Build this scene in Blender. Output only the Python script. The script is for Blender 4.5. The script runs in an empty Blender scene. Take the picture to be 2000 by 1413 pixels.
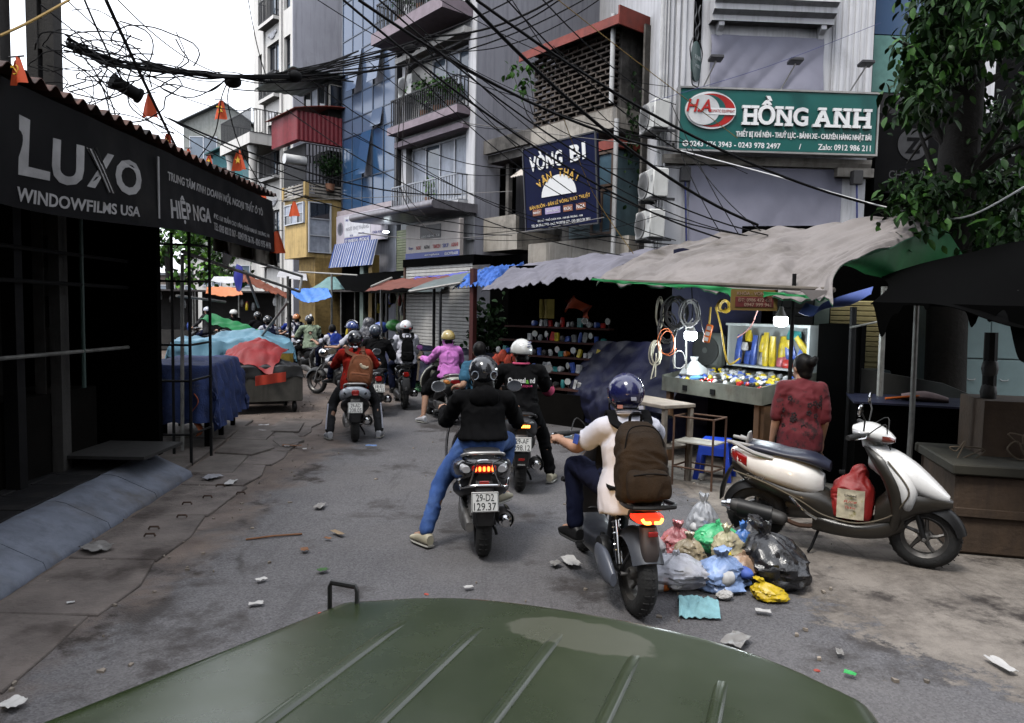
import bpy,bmesh,math,random
import numpy as np
from mathutils import Vector,Matrix,Euler,noise
random.seed(7)
sc=bpy.context.scene
COL=sc.collection
PI=math.pi
R=math.radians
# ------------------------------------------------------------------ camera
FPX,CAM_H=1420.0,1.8
PITCH,ROLL=math.atan(99.5/FPX),R(1.1)
_f=Vector((0,math.cos(PITCH),-math.sin(PITCH)))
_r0=Vector((1,0,0));_u0=Vector((0,math.sin(PITCH),math.cos(PITCH)))
_r=_r0*math.cos(ROLL)+_u0*math.sin(ROLL)
_u=-_r0*math.sin(ROLL)+_u0*math.cos(ROLL)
EYE=Vector((0,0,CAM_H))
cam=bpy.data.cameras.new('camera');cam_ob=bpy.data.objects.new('camera',cam);COL.objects.link(cam_ob)
cam.sensor_width=36.0;cam.lens=36.0*FPX/2000.0;cam.clip_start=0.05;cam.clip_end=2000
M=Matrix(((_r.x,_u.x,-_f.x,EYE.x),(_r.y,_u.y,-_f.y,EYE.y),(_r.z,_u.z,-_f.z,EYE.z),(0,0,0,1)))
cam_ob.matrix_world=M
sc.camera=cam_ob
# ------------------------------------------------------------------ world: overcast daylight
w=bpy.data.worlds.new('World');sc.world=w;w.use_nodes=True
nt=w.node_tree;nt.nodes.clear()
out=nt.nodes.new('ShaderNodeOutputWorld');bg=nt.nodes.new('ShaderNodeBackground')
sky=nt.nodes.new('ShaderNodeTexSky');sky.sky_type='NISHITA';sky.sun_disc=False
sky.sun_elevation=R(62);sky.sun_rotation=R(-40)
mixw=nt.nodes.new('ShaderNodeMix');mixw.data_type='RGBA';mixw.inputs[0].default_value=0.93
cl=nt.nodes.new('ShaderNodeTexNoise');cl.inputs['Scale'].default_value=1.6;cl.inputs['Detail'].default_value=5
cr=nt.nodes.new('ShaderNodeValToRGB')
cr.color_ramp.elements[0].position=.3;cr.color_ramp.elements[0].color=(9.0,9.5,10.5,1)
cr.color_ramp.elements[1].position=.7;cr.color_ramp.elements[1].color=(11.0,11.3,12.0,1)
nt.links.new(cl.outputs[0],cr.inputs[0])
nt.links.new(sky.outputs[0],mixw.inputs[6]);nt.links.new(cr.outputs[0],mixw.inputs[7])
nt.links.new(mixw.outputs[2],bg.inputs[0]);bg.inputs[1].default_value=0.10
nt.links.new(bg.outputs[0],out.inputs[0])
sun=bpy.data.lights.new('sun','SUN');sun.energy=1.45;sun.angle=R(16);sun.color=(1,.96,.9)
so=bpy.data.objects.new('sun',sun);COL.objects.link(so)
so.rotation_euler=Euler((R(28),0,R(-40)),'XYZ')
sc.view_settings.view_transform='Standard';sc.view_settings.look='None'
sc.view_settings.exposure=1.1;sc.view_settings.gamma=1.0;sc.view_settings.use_curve_mapping=False
sc.render.engine='CYCLES'
try:
    sc.cycles.use_denoising=True
    sc.cycles.max_bounces=6;sc.cycles.diffuse_bounces=0;sc.cycles.glossy_bounces=2
except Exception:pass
# ------------------------------------------------------------------ geometry of the view (used to stand things where they are)
def ray(px,py):return _f+_r*((px-1000)/FPX)-_u*((py-706.5)/FPX)
def P(px,py,Y):d=ray(px,py);return EYE+d*(Y/d.y)
def G(px,py,z=0.0):d=ray(px,py);return EYE+d*((z-CAM_H)/d.z)
def PX(px,py,X):d=ray(px,py);return EYE+d*(X/d.x)
def PV(px,py,p0,n):
    d=ray(px,py);return EYE+d*((Vector(p0)-EYE).dot(n)/d.dot(n))
# ------------------------------------------------------------------ materials
MATS={}
def hx(s,k=1.0):
    s=s.lstrip('#');v=[int(s[i:i+2],16)/255 for i in(0,2,4)]
    return tuple(k*(c/12.92 if c<=.04045 else((c+.055)/1.055)**2.4)for c in v)
def mat(name,col,rough=.6,metal=0.,var=.18,scale=5.,bump=0.,bscale=60.,dirt=None,streak=0.,spec=.5,alpha=1.,emit=None,estr=0.,trans=0.,coat=0.,weave=0.,two=None):
    if name in MATS:return MATS[name]
    m=bpy.data.materials.new(name);m.use_nodes=True
    n=m.node_tree.nodes;L=m.node_tree.links;b=n['Principled BSDF']
    if isinstance(col,str):col=hx(col)
    tc=n.new('ShaderNodeTexCoord')
    def tex(sc_,det=4,vec=None,rough_=.6):
        t=n.new('ShaderNodeTexNoise');t.inputs['Scale'].default_value=sc_;t.inputs['Detail'].default_value=det
        t.inputs['Roughness'].default_value=rough_
        L.new(vec or tc.outputs['Object'],t.inputs['Vector']);return t
    def ramp(src,p0,p1,c0=(0,0,0,1),c1=(1,1,1,1)):
        r=n.new('ShaderNodeValToRGB');r.color_ramp.elements[0].position=p0;r.color_ramp.elements[1].position=p1
        r.color_ramp.elements[0].color=c0;r.color_ramp.elements[1].color=c1
        L.new(src,r.inputs[0]);return r
    def mix(a,bb,fac,mode='MIX'):
        x=n.new('ShaderNodeMix');x.data_type='RGBA';x.blend_type=mode
        for s,v in((0,fac),(6,a),(7,bb)):
            if hasattr(v,'is_output'):L.new(v,x.inputs[s])
            elif isinstance(v,(int,float)):x.inputs[s].default_value=v
            else:x.inputs[s].default_value=(*v[:3],1)
        return x.outputs[2]
    cur=(*col,1)
    if var>0:
        t=tex(scale,6)
        lo=tuple(max(0,c*(1-var))for c in col);hi=tuple(c*(1+var)for c in col)
        cur=ramp(t.outputs[0],.3,.7,(*lo,1),(*hi,1)).outputs[0]
    if streak>0:
        mp=n.new('ShaderNodeMapping');mp.inputs['Scale'].default_value=(7,7,.5);L.new(tc.outputs['Object'],mp.inputs[0])
        t=tex(1.0,5,mp.outputs[0],.7);f=ramp(t.outputs[0],.48,.75)
        g=n.new('ShaderNodeMath');g.operation='MULTIPLY';g.inputs[1].default_value=streak;L.new(f.outputs[0],g.inputs[0])
        cur=mix(cur,tuple(c*.3 for c in col),g.outputs[0])
    if dirt:
        dc,p0,p1,ds=dirt
        t=tex(ds,8,None,.68);f=ramp(t.outputs[0],p0,p1)
        cur=mix(cur,dc,f.outputs[0])
    if hasattr(cur,'is_output'):L.new(cur,b.inputs['Base Color'])
    else:b.inputs['Base Color'].default_value=cur
    b.inputs['Roughness'].default_value=rough;b.inputs['Metallic'].default_value=metal
    b.inputs['Specular IOR Level'].default_value=spec
    if rough>.12 and var>0:
        t=tex(scale*3,4);rr=n.new('ShaderNodeMapRange');rr.inputs[3].default_value=max(.03,rough-.12);rr.inputs[4].default_value=min(1,rough+.12)
        L.new(t.outputs[0],rr.inputs[0]);L.new(rr.outputs[0],b.inputs['Roughness'])
    if bump>0:
        t=tex(bscale,5);bp=n.new('ShaderNodeBump');bp.inputs['Strength'].default_value=bump;bp.inputs['Distance'].default_value=.02
        L.new(t.outputs[0],bp.inputs['Height']);L.new(bp.outputs[0],b.inputs['Normal'])
    if alpha<1:b.inputs['Alpha'].default_value=alpha
    if trans>0:b.inputs['Transmission Weight'].default_value=trans
    if coat>0:b.inputs['Coat Weight'].default_value=coat;b.inputs['Coat Roughness'].default_value=.08
    if emit:b.inputs['Emission Color'].default_value=(*emit,1);b.inputs['Emission Strength'].default_value=estr
    MATS[name]=m
    return m
def paint(name,col,rough=.25,**k):return mat(name,col,rough,coat=.6,var=k.pop('var',.06),**k)
# ------------------------------------------------------------------ mesh building
class MB:
    def __init__(s):s.v=[];s.f=[]
    def add(s,vs,fs,T=None):
        o=len(s.v)
        s.v+=[tuple(T@Vector(p))if T else tuple(p)for p in vs]
        s.f+=[tuple(i+o for i in f)for f in fs]
        return s
    def box(s,a,b,T=None,c=0.0):
        x0,x1=sorted((a[0],b[0]));y0,y1=sorted((a[1],b[1]));z0,z1=sorted((a[2],b[2]))
        c=min(c,.45*min(x1-x0,y1-y0,z1-z0))
        if c<=0:
            vs=[(x0,y0,z0),(x1,y0,z0),(x1,y1,z0),(x0,y1,z0),(x0,y0,z1),(x1,y0,z1),(x1,y1,z1),(x0,y1,z1)]
            return s.add(vs,[(0,3,2,1),(4,5,6,7),(0,1,5,4),(1,2,6,5),(2,3,7,6),(3,0,4,7)],T)
        bm=bmesh.new();bmesh.ops.create_cube(bm,size=1)
        for v in bm.verts:v.co=Vector((x0+(v.co.x+.5)*(x1-x0),y0+(v.co.y+.5)*(y1-y0),z0+(v.co.z+.5)*(z1-z0)))
        bmesh.ops.bevel(bm,geom=bm.edges[:],offset=c,segments=1,affect='EDGES',profile=.5)
        bm.verts.index_update();vs=[v.co.copy()for v in bm.verts];fs=[tuple(v.index for v in f.verts)for f in bm.faces]
        bm.free();return s.add(vs,fs,T)
    def tube(s,pts,r,n=8,closed=False,T=None,smooth=0,cap=True):
        pts=[Vector(p)for p in pts];rs=list(r)if isinstance(r,(list,tuple))else[r]*len(pts)
        if smooth:pts,rs=crv(pts,rs,smooth)
        m=len(pts);vs=[];fs=[]
        up=Vector((0,0,1));prev=None
        for i,p in enumerate(pts):
            t=(pts[(i+1)%m]-pts[i-1])if closed else(pts[min(i+1,m-1)]-pts[max(i-1,0)])
            if t.length<1e-9:t=Vector((0,0,1))
            t.normalize()
            if prev is None:
                q=up if abs(t.z)<.9 else Vector((1,0,0));a=t.cross(q).normalized()
            else:
                a=prev-t*prev.dot(t)
                a=a.normalized()if a.length>1e-6 else t.orthogonal().normalized()
            prev=a;b=t.cross(a)
            for k in range(n):
                an=2*PI*k/n;vs.append(p+(a*math.cos(an)+b*math.sin(an))*rs[i])
        for i in range(m if closed else m-1):
            j=(i+1)%m
            for k in range(n):
                k2=(k+1)%n;fs.append((i*n+k,i*n+k2,j*n+k2,j*n+k))
        if not closed and cap:
            fs.append(tuple(range(n))[::-1]);fs.append(tuple((m-1)*n+k for k in range(n)))
        return s.add(vs,fs,T)
    def limb(s,pts,rs,n=12,T=None):
        """a closed round-ended tapering limb"""
        pts=[Vector(p)for p in pts]
        P2,R2=crv(pts,rs,4)
        d0=(P2[0]-P2[1]).normalized();d1=(P2[-1]-P2[-2]).normalized()
        A=[(P2[0]+d0*R2[0]*math.sin(a),R2[0]*math.cos(a))for a in(1.4,.9,.45)]
        B=[(P2[-1]+d1*R2[-1]*math.sin(a),R2[-1]*math.cos(a))for a in(.45,.9,1.4)]
        return s.tube([a[0]for a in A]+P2+[b[0]for b in B],[a[1]for a in A]+R2+[b[1]for b in B],n,T=T)
    def lathe(s,prof,n=24,axis='z',T=None,c=(0,0,0),close=True):
        """prof: (radius, height) list"""
        vs=[];fs=[];m=len(prof)
        for r,h in prof:
            for k in range(n):
                a=2*PI*k/n;x,y=r*math.cos(a),r*math.sin(a)
                p=(x,y,h)if axis=='z' else((h,x,y)if axis=='x' else(y,h,x))
                vs.append((p[0]+c[0],p[1]+c[1],p[2]+c[2]))
        for i in range(m-1):
            for k in range(n):
                k2=(k+1)%n;fs.append((i*n+k,i*n+k2,(i+1)*n+k2,(i+1)*n+k))
        if close:
            if prof[0][0]>1e-6:fs.append(tuple(range(n))[::-1])
            if prof[-1][0]>1e-6:fs.append(tuple((m-1)*n+k for k in range(n)))
        return s.add(vs,fs,T)
    def rings(s,rgs,cap=True,T=None):
        n=len(rgs[0]);vs=[p for r in rgs for p in r];fs=[]
        for i in range(len(rgs)-1):
            for k in range(n):
                k2=(k+1)%n;fs.append((i*n+k,i*n+k2,(i+1)*n+k2,(i+1)*n+k))
        if cap:
            fs.append(tuple(range(n))[::-1]);fs.append(tuple((len(rgs)-1)*n+k for k in range(n)))
        return s.add(vs,fs,T)
    def loft(s,st,axis='y',n=20,e=2.4,sub=4,T=None):
        """st: (pos along axis, half width x, low, high[, x centre]) for 'y'; (z, half x, y low, y high[, x centre]) for 'z'"""
        S=[tuple(q)+(0.,)*(5-len(q))for q in st]
        if sub>1 and len(S)>2:S=crv_t(S,sub)
        rg=[]
        for q in S:
            p,wv,lo,hi,xc=q;c=(lo+hi)/2;h=(hi-lo)/2;ring=[]
            for k in range(n):
                a=2*PI*k/n;ca,sa=math.cos(a),math.sin(a)
                x=xc+wv*math.copysign(abs(ca)**(2/e),ca);z=c+h*math.copysign(abs(sa)**(2/e),sa)
                ring.append((x,p,z)if axis=='y' else(x,z,p))
            rg.append(ring)
        return s.rings(rg,T=T)
    def ell(s,c,r,n=14,m=10,T=None):
        pr=[]
        vs=[];fs=[]
        for i in range(m+1):
            b=PI*i/m-PI/2
            for k in range(n):
                a=2*PI*k/n
                vs.append((c[0]+r[0]*math.cos(b)*math.cos(a),c[1]+r[1]*math.cos(b)*math.sin(a),c[2]+r[2]*math.sin(b)))
        for i in range(m):
            for k in range(n):
                k2=(k+1)%n;fs.append((i*n+k,i*n+k2,(i+1)*n+k2,(i+1)*n+k))
        return s.add(vs,fs,T)
    def prism(s,poly,h,T=None):
        """poly in xy, extruded 0..h along z"""
        n=len(poly);vs=[(x,y,0)for x,y in poly]+[(x,y,h)for x,y in poly]
        fs=[tuple(range(n))[::-1],tuple(range(n,2*n))]+[(i,(i+1)%n,n+(i+1)%n,n+i)for i in range(n)]
        return s.add(vs,fs,T)
    def grid(s,fn,nu,nv,thick=0.,T=None):
        vs=[Vector(fn(i/nu,j/nv))for j in range(nv+1)for i in range(nu+1)]
        fs=[(j*(nu+1)+i,j*(nu+1)+i+1,(j+1)*(nu+1)+i+1,(j+1)*(nu+1)+i)for j in range(nv)for i in range(nu)]
        if thick:
            N=[Vector()for _ in vs]
            for f in fs:
                nn=(vs[f[2]]-vs[f[0]]).cross(vs[f[3]]-vs[f[1]])
                for i in f:N[i]+=nn
            k=len(vs);vs2=[v-(q.normalized()if q.length>1e-12 else Vector((0,0,1)))*thick for v,q in zip(vs,N)]
            fs2=[tuple(i+k for i in f[::-1])for f in fs]
            edge=[i for i in range(nu+1)]+[j*(nu+1)+nu for j in range(1,nv+1)]+[nv*(nu+1)+i for i in range(nu-1,-1,-1)]+[j*(nu+1)for j in range(nv-1,0,-1)]
            fs3=[(edge[i-1],edge[i],edge[i]+k,edge[i-1]+k)[::-1]for i in range(len(edge))]
            vs=vs+vs2;fs=fs+fs2+fs3
        return s.add(vs,fs,T)
    def mesh(s,name,smooth=True,angle=40):
        me=bpy.data.meshes.new(name);me.from_pydata([tuple(v)for v in s.v],[],s.f);me.update()
        if smooth and len(me.polygons):
            me.polygons.foreach_set('use_smooth',[True]*len(me.polygons))
            try:me.set_sharp_from_angle(angle=R(angle))
            except Exception:pass
        return me
    def build(s,name,m,parent=None,smooth=True,loc=None,rot=None,angle=40,fix=True):
        me=s.mesh(name,smooth,angle)
        if fix:
            bm=bmesh.new();bm.from_mesh(me);bmesh.ops.recalc_face_normals(bm,faces=bm.faces[:]);bm.to_mesh(me);bm.free()
            if smooth:
                try:me.set_sharp_from_angle(angle=R(angle))
                except Exception:pass
        return link(name,me,m,parent,loc,rot)
def link(name,me,m,parent=None,loc=None,rot=None):
    o=bpy.data.objects.new(name,me);COL.objects.link(o)
    if m is not None and me.materials is not None and len(me.materials)==0:me.materials.append(m)
    if parent:o.parent=parent
    if loc is not None:o.location=loc
    if rot is not None:o.rotation_euler=rot
    return o
def _cr(p0,p1,p2,p3,t):return .5*((2*p1)+(p2-p0)*t+(2*p0-5*p1+4*p2-p3)*t*t+(3*p1-p0-3*p2+p3)*t**3)
def crv(pts,rs,k):
    o,q=[],[];m=len(pts)
    for i in range(m-1):
        a,b,c,d=pts[max(i-1,0)],pts[i],pts[i+1],pts[min(i+2,m-1)]
        ra,rb,rc,rd=rs[max(i-1,0)],rs[i],rs[i+1],rs[min(i+2,m-1)]
        for j in range(k):
            t=j/k;o.append(_cr(a,b,c,d,t));q.append(_cr(ra,rb,rc,rd,t))
    o.append(pts[-1].copy()if hasattr(pts[-1],'copy')else pts[-1]);q.append(rs[-1]);return o,q
def crv_t(S,k):
    m=len(S);o=[]
    for i in range(m-1):
        a,b,c,d=(np.array(S[max(i-1,0)]),np.array(S[i]),np.array(S[i+1]),np.array(S[min(i+2,m-1)]))
        for j in range(k):
            v=_cr(a,b,c,d,j/k);v[1]=max(v[1],.002);o.append(tuple(v))
    o.append(S[-1]);return o
def tag(o,label=None,cat=None,group=None,kind=None):
    if label:o['label']=label
    if cat:o['category']=cat
    if group:o['group']=group
    if kind:o['kind']=kind
    return o
def thing(name,label,cat,loc=(0,0,0),rz=0.,group=None):
    o=bpy.data.objects.new(name,None);COL.objects.link(o);o.empty_display_size=.1
    o.location=loc;o.rotation_euler=(0,0,rz);return tag(o,label,cat,group)
def place(o,parent):
    o.parent=parent;return o
def T(loc=(0,0,0),rx=0.,ry=0.,rz=0.,s=None):
    m=Matrix.Translation(loc)@Euler((rx,ry,rz),'XYZ').to_matrix().to_4x4()
    if s is not None:m=m@Matrix.Diagonal((*((s,)*3 if isinstance(s,(int,float))else s),1))
    return m
def nz(x,y,z=0.):return noise.noise(Vector((x,y,z)))
# text as real raised lettering ------------------------------------------------
_tc={}
def text_v(body,width=None,height=None,ext=.004,off=0.,shear=0.,space=1.0):
    """verts (x along the line, y up, z out) and faces, fitted to width x height, centred"""
    key=(body,ext,off,shear,space)
    if key not in _tc:
        c=bpy.data.curves.new('lettering','FONT');c.body=body;c.size=1;c.offset=off;c.shear=shear;c.space_character=space
        c.resolution_u=3
        o=bpy.data.objects.new('lettering',c);COL.objects.link(o)
        dg=bpy.context.evaluated_depsgraph_get();me=bpy.data.meshes.new_from_object(o.evaluated_get(dg))
        _tc[key]=([v.co.copy()for v in me.vertices],[tuple(p.vertices)for p in me.polygons])
        bpy.data.objects.remove(o);bpy.data.curves.remove(c);bpy.data.meshes.remove(me)
    vs,fs=_tc[key]
    x0,x1=min(v.x for v in vs),max(v.x for v in vs);y0,y1=min(v.y for v in vs),max(v.y for v in vs)
    sx=width/(x1-x0)if width else None;sy=height/(y1-y0)if height else None
    sx=sx or sy;sy=sy or sx
    f=[((v.x-(x0+x1)/2)*sx,(v.y-(y0+y1)/2)*sy)for v in vs]
    return f,fs
def solid_text(f,fs,ext,fn=None):
    """flat triangulated lettering to a raised solid; fn maps (x, y, h) to 3D"""
    fn=fn or(lambda x,y,h:(x,-h,y))
    n=len(f);vs=[fn(x,y,ext)for x,y in f]+[fn(x,y,0)for x,y in f]
    from collections import Counter
    ec=Counter()
    for q in fs:
        for i in range(len(q)):ec[(q[i],q[(i+1)%len(q)])]+=1
    faces=list(fs)
    for(a,b),k in ec.items():
        if(b,a)not in ec:faces.append((b,a,a+n,b+n))
    return vs,faces
def text(body,m,parent=None,loc=(0,0,0),rot=(0,0,0),width=None,height=None,ext=.004,off=0.,shear=0.,space=1.0,name='lettering'):
    """lettering in the parent's xz plane, facing -y"""
    f,fs=text_v(body,width,height,ext,off,shear,space);vs,faces=solid_text(f,fs,ext)
    b=MB();b.add(vs,faces);return b.build(name,m,parent,smooth=False,loc=loc,rot=rot,fix=False)
def remesh(mb,vox,name,m,parent=None,wr=0.,wf=(16,16,7),smooth_it=4,loc=None,seed=0,mi=None):
    """overlapping closed shells to ONE continuous skin; wr = fold depth"""
    me=mb.mesh('tmp',False);o=bpy.data.objects.new('tmp',me);COL.objects.link(o)
    md=o.modifiers.new('r','REMESH');md.mode='VOXEL';md.voxel_size=vox
    sm=o.modifiers.new('s','SMOOTH');sm.iterations=smooth_it;sm.factor=.5
    dg=bpy.context.evaluated_depsgraph_get();out=bpy.data.meshes.new_from_object(o.evaluated_get(dg))
    bpy.data.objects.remove(o);bpy.data.meshes.remove(me)
    if wr:
        n=len(out.vertices);co=np.empty(n*3,np.float32);out.vertices.foreach_get('co',co);co=co.reshape(-1,3)
        no=np.empty(n*3,np.float32);out.vertices.foreach_get('normal',no);no=no.reshape(-1,3)
        d=np.array([noise.noise((x*wf[0]+seed,y*wf[1],z*wf[2]+3*noise.noise((x*5,y*5,z*5+seed))))for x,y,z in co])
        d=(1-np.abs(d)*2.2)*.6+.4*d
        co+=no*(d[:,None]*wr);out.vertices.foreach_set('co',co.ravel())
    out.name=name
    if len(out.polygons):out.polygons.foreach_set('use_smooth',[True]*len(out.polygons))
    out.update()
    return link(name,out,m,parent,loc)
def copy_tree(o,parent=None):
    c=o.copy();COL.objects.link(c);c.parent=parent
    for ch in[x for x in bpy.data.objects if x.parent==o]:copy_tree(ch,c)
    return c
# ================================================================== GROUND, ROAD, PAVEMENTS
def road_material():
    m=bpy.data.materials.new('asphalt');m.use_nodes=True
    n=m.node_tree.nodes;L=m.node_tree.links;b=n['Principled BSDF']
    tc=n.new('ShaderNodeTexCoord').outputs['Object']
    def nd(t,**k):
        x=n.new(t)
        for a,v in k.items():setattr(x,a,v)
        return x
    def tex(s,d=6,r=.6,vec=None):
        t=nd('ShaderNodeTexNoise');t.inputs['Scale'].default_value=s;t.inputs['Detail'].default_value=d;t.inputs['Roughness'].default_value=r
        L.new(vec or tc,t.inputs['Vector']);return t.outputs[0]
    def ramp(src,p0,p1,c0=(0,0,0),c1=(1,1,1)):
        r=nd('ShaderNodeValToRGB');e=r.color_ramp.elements;e[0].position=p0;e[1].position=p1;e[0].color=(*c0,1);e[1].color=(*c1,1)
        L.new(src,r.inputs[0]);return r.outputs[0]
    def mix(a,c,f,mode='MIX'):
        x=nd('ShaderNodeMix',data_type='RGBA',blend_type=mode)
        for s,v in((0,f),(6,a),(7,c)):
            if hasattr(v,'is_output'):L.new(v,x.inputs[s])
            elif isinstance(v,(int,float)):x.inputs[s].default_value=v
            else:x.inputs[s].default_value=(*v,1)
        return x.outputs[2]
    def mth(op,a,c=None,clamp=False):
        x=nd('ShaderNodeMath',operation=op,use_clamp=clamp)
        for s,v in((0,a),(1,c)):
            if v is None:continue
            if hasattr(v,'is_output'):L.new(v,x.inputs[s])
            else:x.inputs[s].default_value=v
        return x.outputs[0]
    sep=nd('ShaderNodeSeparateXYZ');L.new(tc,sep.inputs[0]);X,Y=sep.outputs[0],sep.outputs[1]
    vo=nd('ShaderNodeTexVoronoi');vo.inputs['Scale'].default_value=95;L.new(tc,vo.inputs['Vector'])
    agg=ramp(vo.outputs['Color'],.1,.95,(.036,.035,.038),(.165,.16,.165))
    base=mix(agg,ramp(tex(.9,8,.65),.3,.72,(.078,.076,.082),(.14,.136,.142)),.48)
    base=mix(base,(.145,.132,.125),mth('MULTIPLY',ramp(tex(.35,8,.62),.47,.68),.5))          # dust
    base=mix(base,(.035,.03,.028),mth('MULTIPLY',ramp(tex(.62,9,.72),.535,.60),.85))      # oil
    # worn concrete apron along the right-hand stalls
    edge=mth('ADD',X,mth('MULTIPLY',Y,.13));edge=mth('SUBTRACT',edge,2.55)
    wob=mth('MULTIPLY',mth('SUBTRACT',tex(1.1,10,.78),.5),3.6)
    apr=ramp(mth('ADD',edge,wob),.0,.16)
    conc=mix((.215,.19,.165),(.10,.086,.075),ramp(tex(1.7,10,.8),.42,.60))
    conc=mix(conc,(.032,.026,.023),ramp(tex(1.05,9,.72),.55,.64))
    base=mix(base,conc,apr)
    # brown silt along the left gutter
    lf=mth('ADD',mth('MULTIPLY',X,-1.0),mth('MULTIPLY',mth('SUBTRACT',tex(1.2,8,.7),.5),1.7))
    base=mix(base,mix((.15,.118,.1),(.09,.07,.06),ramp(tex(3,8),.35,.65)),ramp(mth('SUBTRACT',lf,2.0),.1,.45))
    base=mix(base,(.028,.022,.019),mth('MULTIPLY',ramp(mth('SUBTRACT',1.0,mth('ABSOLUTE',mth('SUBTRACT',lf,2.2))),.82,.97),ramp(tex(1.7,8,.7),.5,.58)))
    # cracks
    dis=nd('ShaderNodeMapping');L.new(tc,dis.inputs[0])
    dv=nd('ShaderNodeMix',data_type='RGBA',blend_type='ADD');dv.inputs[0].default_value=.35
    nt_=nd('ShaderNodeTexNoise');nt_.inputs['Scale'].default_value=2.2;nt_.inputs['Detail'].default_value=8;L.new(tc,nt_.inputs['Vector'])
    L.new(tc,dv.inputs[6]);L.new(nt_.outputs['Color'],dv.inputs[7])
    ck=nd('ShaderNodeTexVoronoi',feature='DISTANCE_TO_EDGE');ck.inputs['Scale'].default_value=.42;L.new(dv.outputs[2],ck.inputs['Vector'])
    crack=mth('MULTIPLY',ramp(ck.outputs['Distance'],.0,.012,(1,1,1),(0,0,0)),ramp(tex(.5,3),.53,.66))
    base=mix(base,(.02,.017,.015),crack)
    # scratches and drag marks running with the traffic
    mp=nd('ShaderNodeMapping');mp.inputs['Rotation'].default_value=(0,0,R(24));mp.inputs['Scale'].default_value=(9,.55,1);L.new(tc,mp.inputs[0])
    base=mix(base,(.04,.038,.038),mth('MULTIPLY',ramp(tex(1,5,.7,mp.outputs[0]),.58,.7),.5))
    L.new(base,b.inputs['Base Color'])
    ro=ramp(tex(.62,9,.7),.5,.68,(.85,.85,.85),(.42,.42,.42));L.new(ro,b.inputs['Roughness'])
    b.inputs['Specular IOR Level'].default_value=.35
    h=mth('ADD',mth('MULTIPLY',vo.outputs['Distance'],.5),mth('MULTIPLY',tex(9,8,.7),1.2));h=mth('SUBTRACT',h,mth('MULTIPLY',crack,1.5))
    h=mth('ADD',h,mth('MULTIPLY',apr,.35))
    bp=nd('ShaderNodeBump');bp.inputs['Strength'].default_value=.55;bp.inputs['Distance'].default_value=.02
    L.new(h,bp.inputs['Height']);L.new(bp.outputs[0],b.inputs['Normal'])
    return m
ASPH=road_material()
CONC=mat('old_concrete',(.125,.105,.094),.85,var=.3,scale=3,bump=.6,bscale=30,dirt=((.04,.03,.025),.49,.66,1.7))
KERBM=mat('kerb_concrete',(.125,.14,.175),.6,var=.2,scale=5,bump=.12,bscale=40,dirt=((.07,.06,.05),.5,.75,1.6),streak=.6)
TILE=mat('dark_tile',(.012,.012,.013),.6,var=.3,scale=3,bump=.15,bscale=30,dirt=((.03,.026,.022),.55,.8,3),spec=.2)
b=MB().box((-260,-60,-.4),(260,340,-.06));tag(b.build('ground',mat('bare_earth',(.10,.085,.07),.9)),kind='structure')
b=MB();b.grid(lambda u,v:(-45+80*u,-10+80*v,.012*nz((-45+80*u)*.8,(-10+80*v)*.8)),200,200)
road=tag(b.build('road',ASPH),kind='structure')
# sunken concrete gutter slabs between kerb and asphalt, each slab on its own
gut=tag(bpy.data.objects.new('gutter',None),kind='structure');COL.objects.link(gut)
rg=random.Random(3)
def slab(poly,z,th,parent,name,m):
    mb=MB();n=len(poly);c=[sum(p[i]for p in poly)/n for i in(0,1)]
    ins=[(c[0]+(p[0]-c[0])*.985,c[1]+(p[1]-c[1])*.985)for p in poly]
    zz=[z+rg.uniform(-.006,.006)for _ in poly]
    lo=[(p[0],p[1],z-th)for p in poly];mi=[(p[0],p[1],q-.008)for p,q in zip(poly,zz)];hi=[(p[0],p[1],q)for p,q in zip(ins,zz)]
    mb.rings([lo,mi,hi]);return mb.build(name,m,parent,smooth=False)
y=3.2
while y<11.2:
    ln=rg.uniform(.75,1.15);x0=-3.02-(y-4.25)*.085;x1=x0+.62+rg.uniform(-.05,.05)
    x0b=-3.02-(y+ln-4.25)*.085;x1b=x0b+.62+rg.uniform(-.06,.06)
    k=(rg.uniform(-.03,.03),rg.uniform(-.03,.03))
    slab([(x0,y+.006),(x1,y+.006+k[0]),(x1+rg.uniform(-.04,.04),y+ln*.5),(x1b,y+ln-.006+k[1]),(x0b,y+ln-.006)],.016,.05,gut,'slab',CONC)
    y+=ln
for(px,py)in((430,950),(470,965),(365,985),(355,1010),(300,1033),(292,1047),(405,972)):
    p=G(px,py,.035);MB().tube([(p.x-.04,p.y,.03),(p.x-.03,p.y,.05),(p.x+.03,p.y+.01,.05),(p.x+.04,p.y+.01,.03)],.008,6).build('lifting_ring',mat('rust',(.05,.028,.018),.9),gut)
# sloped kerb
b=MB();prof=[(0,.0),(-.02,.05),(-.36,.2),(-.44,.215),(-.52,.21),(-.52,-.05)]
def kp(s):Y=2.0+s*5.55;return(-2.86-(Y-2.0)*.087-(.02*nz(Y*3,1)),Y)
kerb=tag(bpy.data.objects.new('kerb',None),kind='structure');COL.objects.link(kerb)
for q in range(6):
    b=MB();rgs=[];dz=rg.uniform(-.006,.004)
    for i in range(12):
        s=(q+.004+.992*i/11)/6;x,Y=kp(s);rgs.append([(x+a+.006*nz(Y*5,a*4),Y,max(c+dz,-.05)+.004*nz(Y*6,a*6+3)-(.012*max(0,nz(Y*9,a*9)-.25)))for a,c in prof]+[(x,Y,-.05)])
    b.rings(rgs);b.build('kerb_stone',KERBM,kerb,angle=50)
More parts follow.
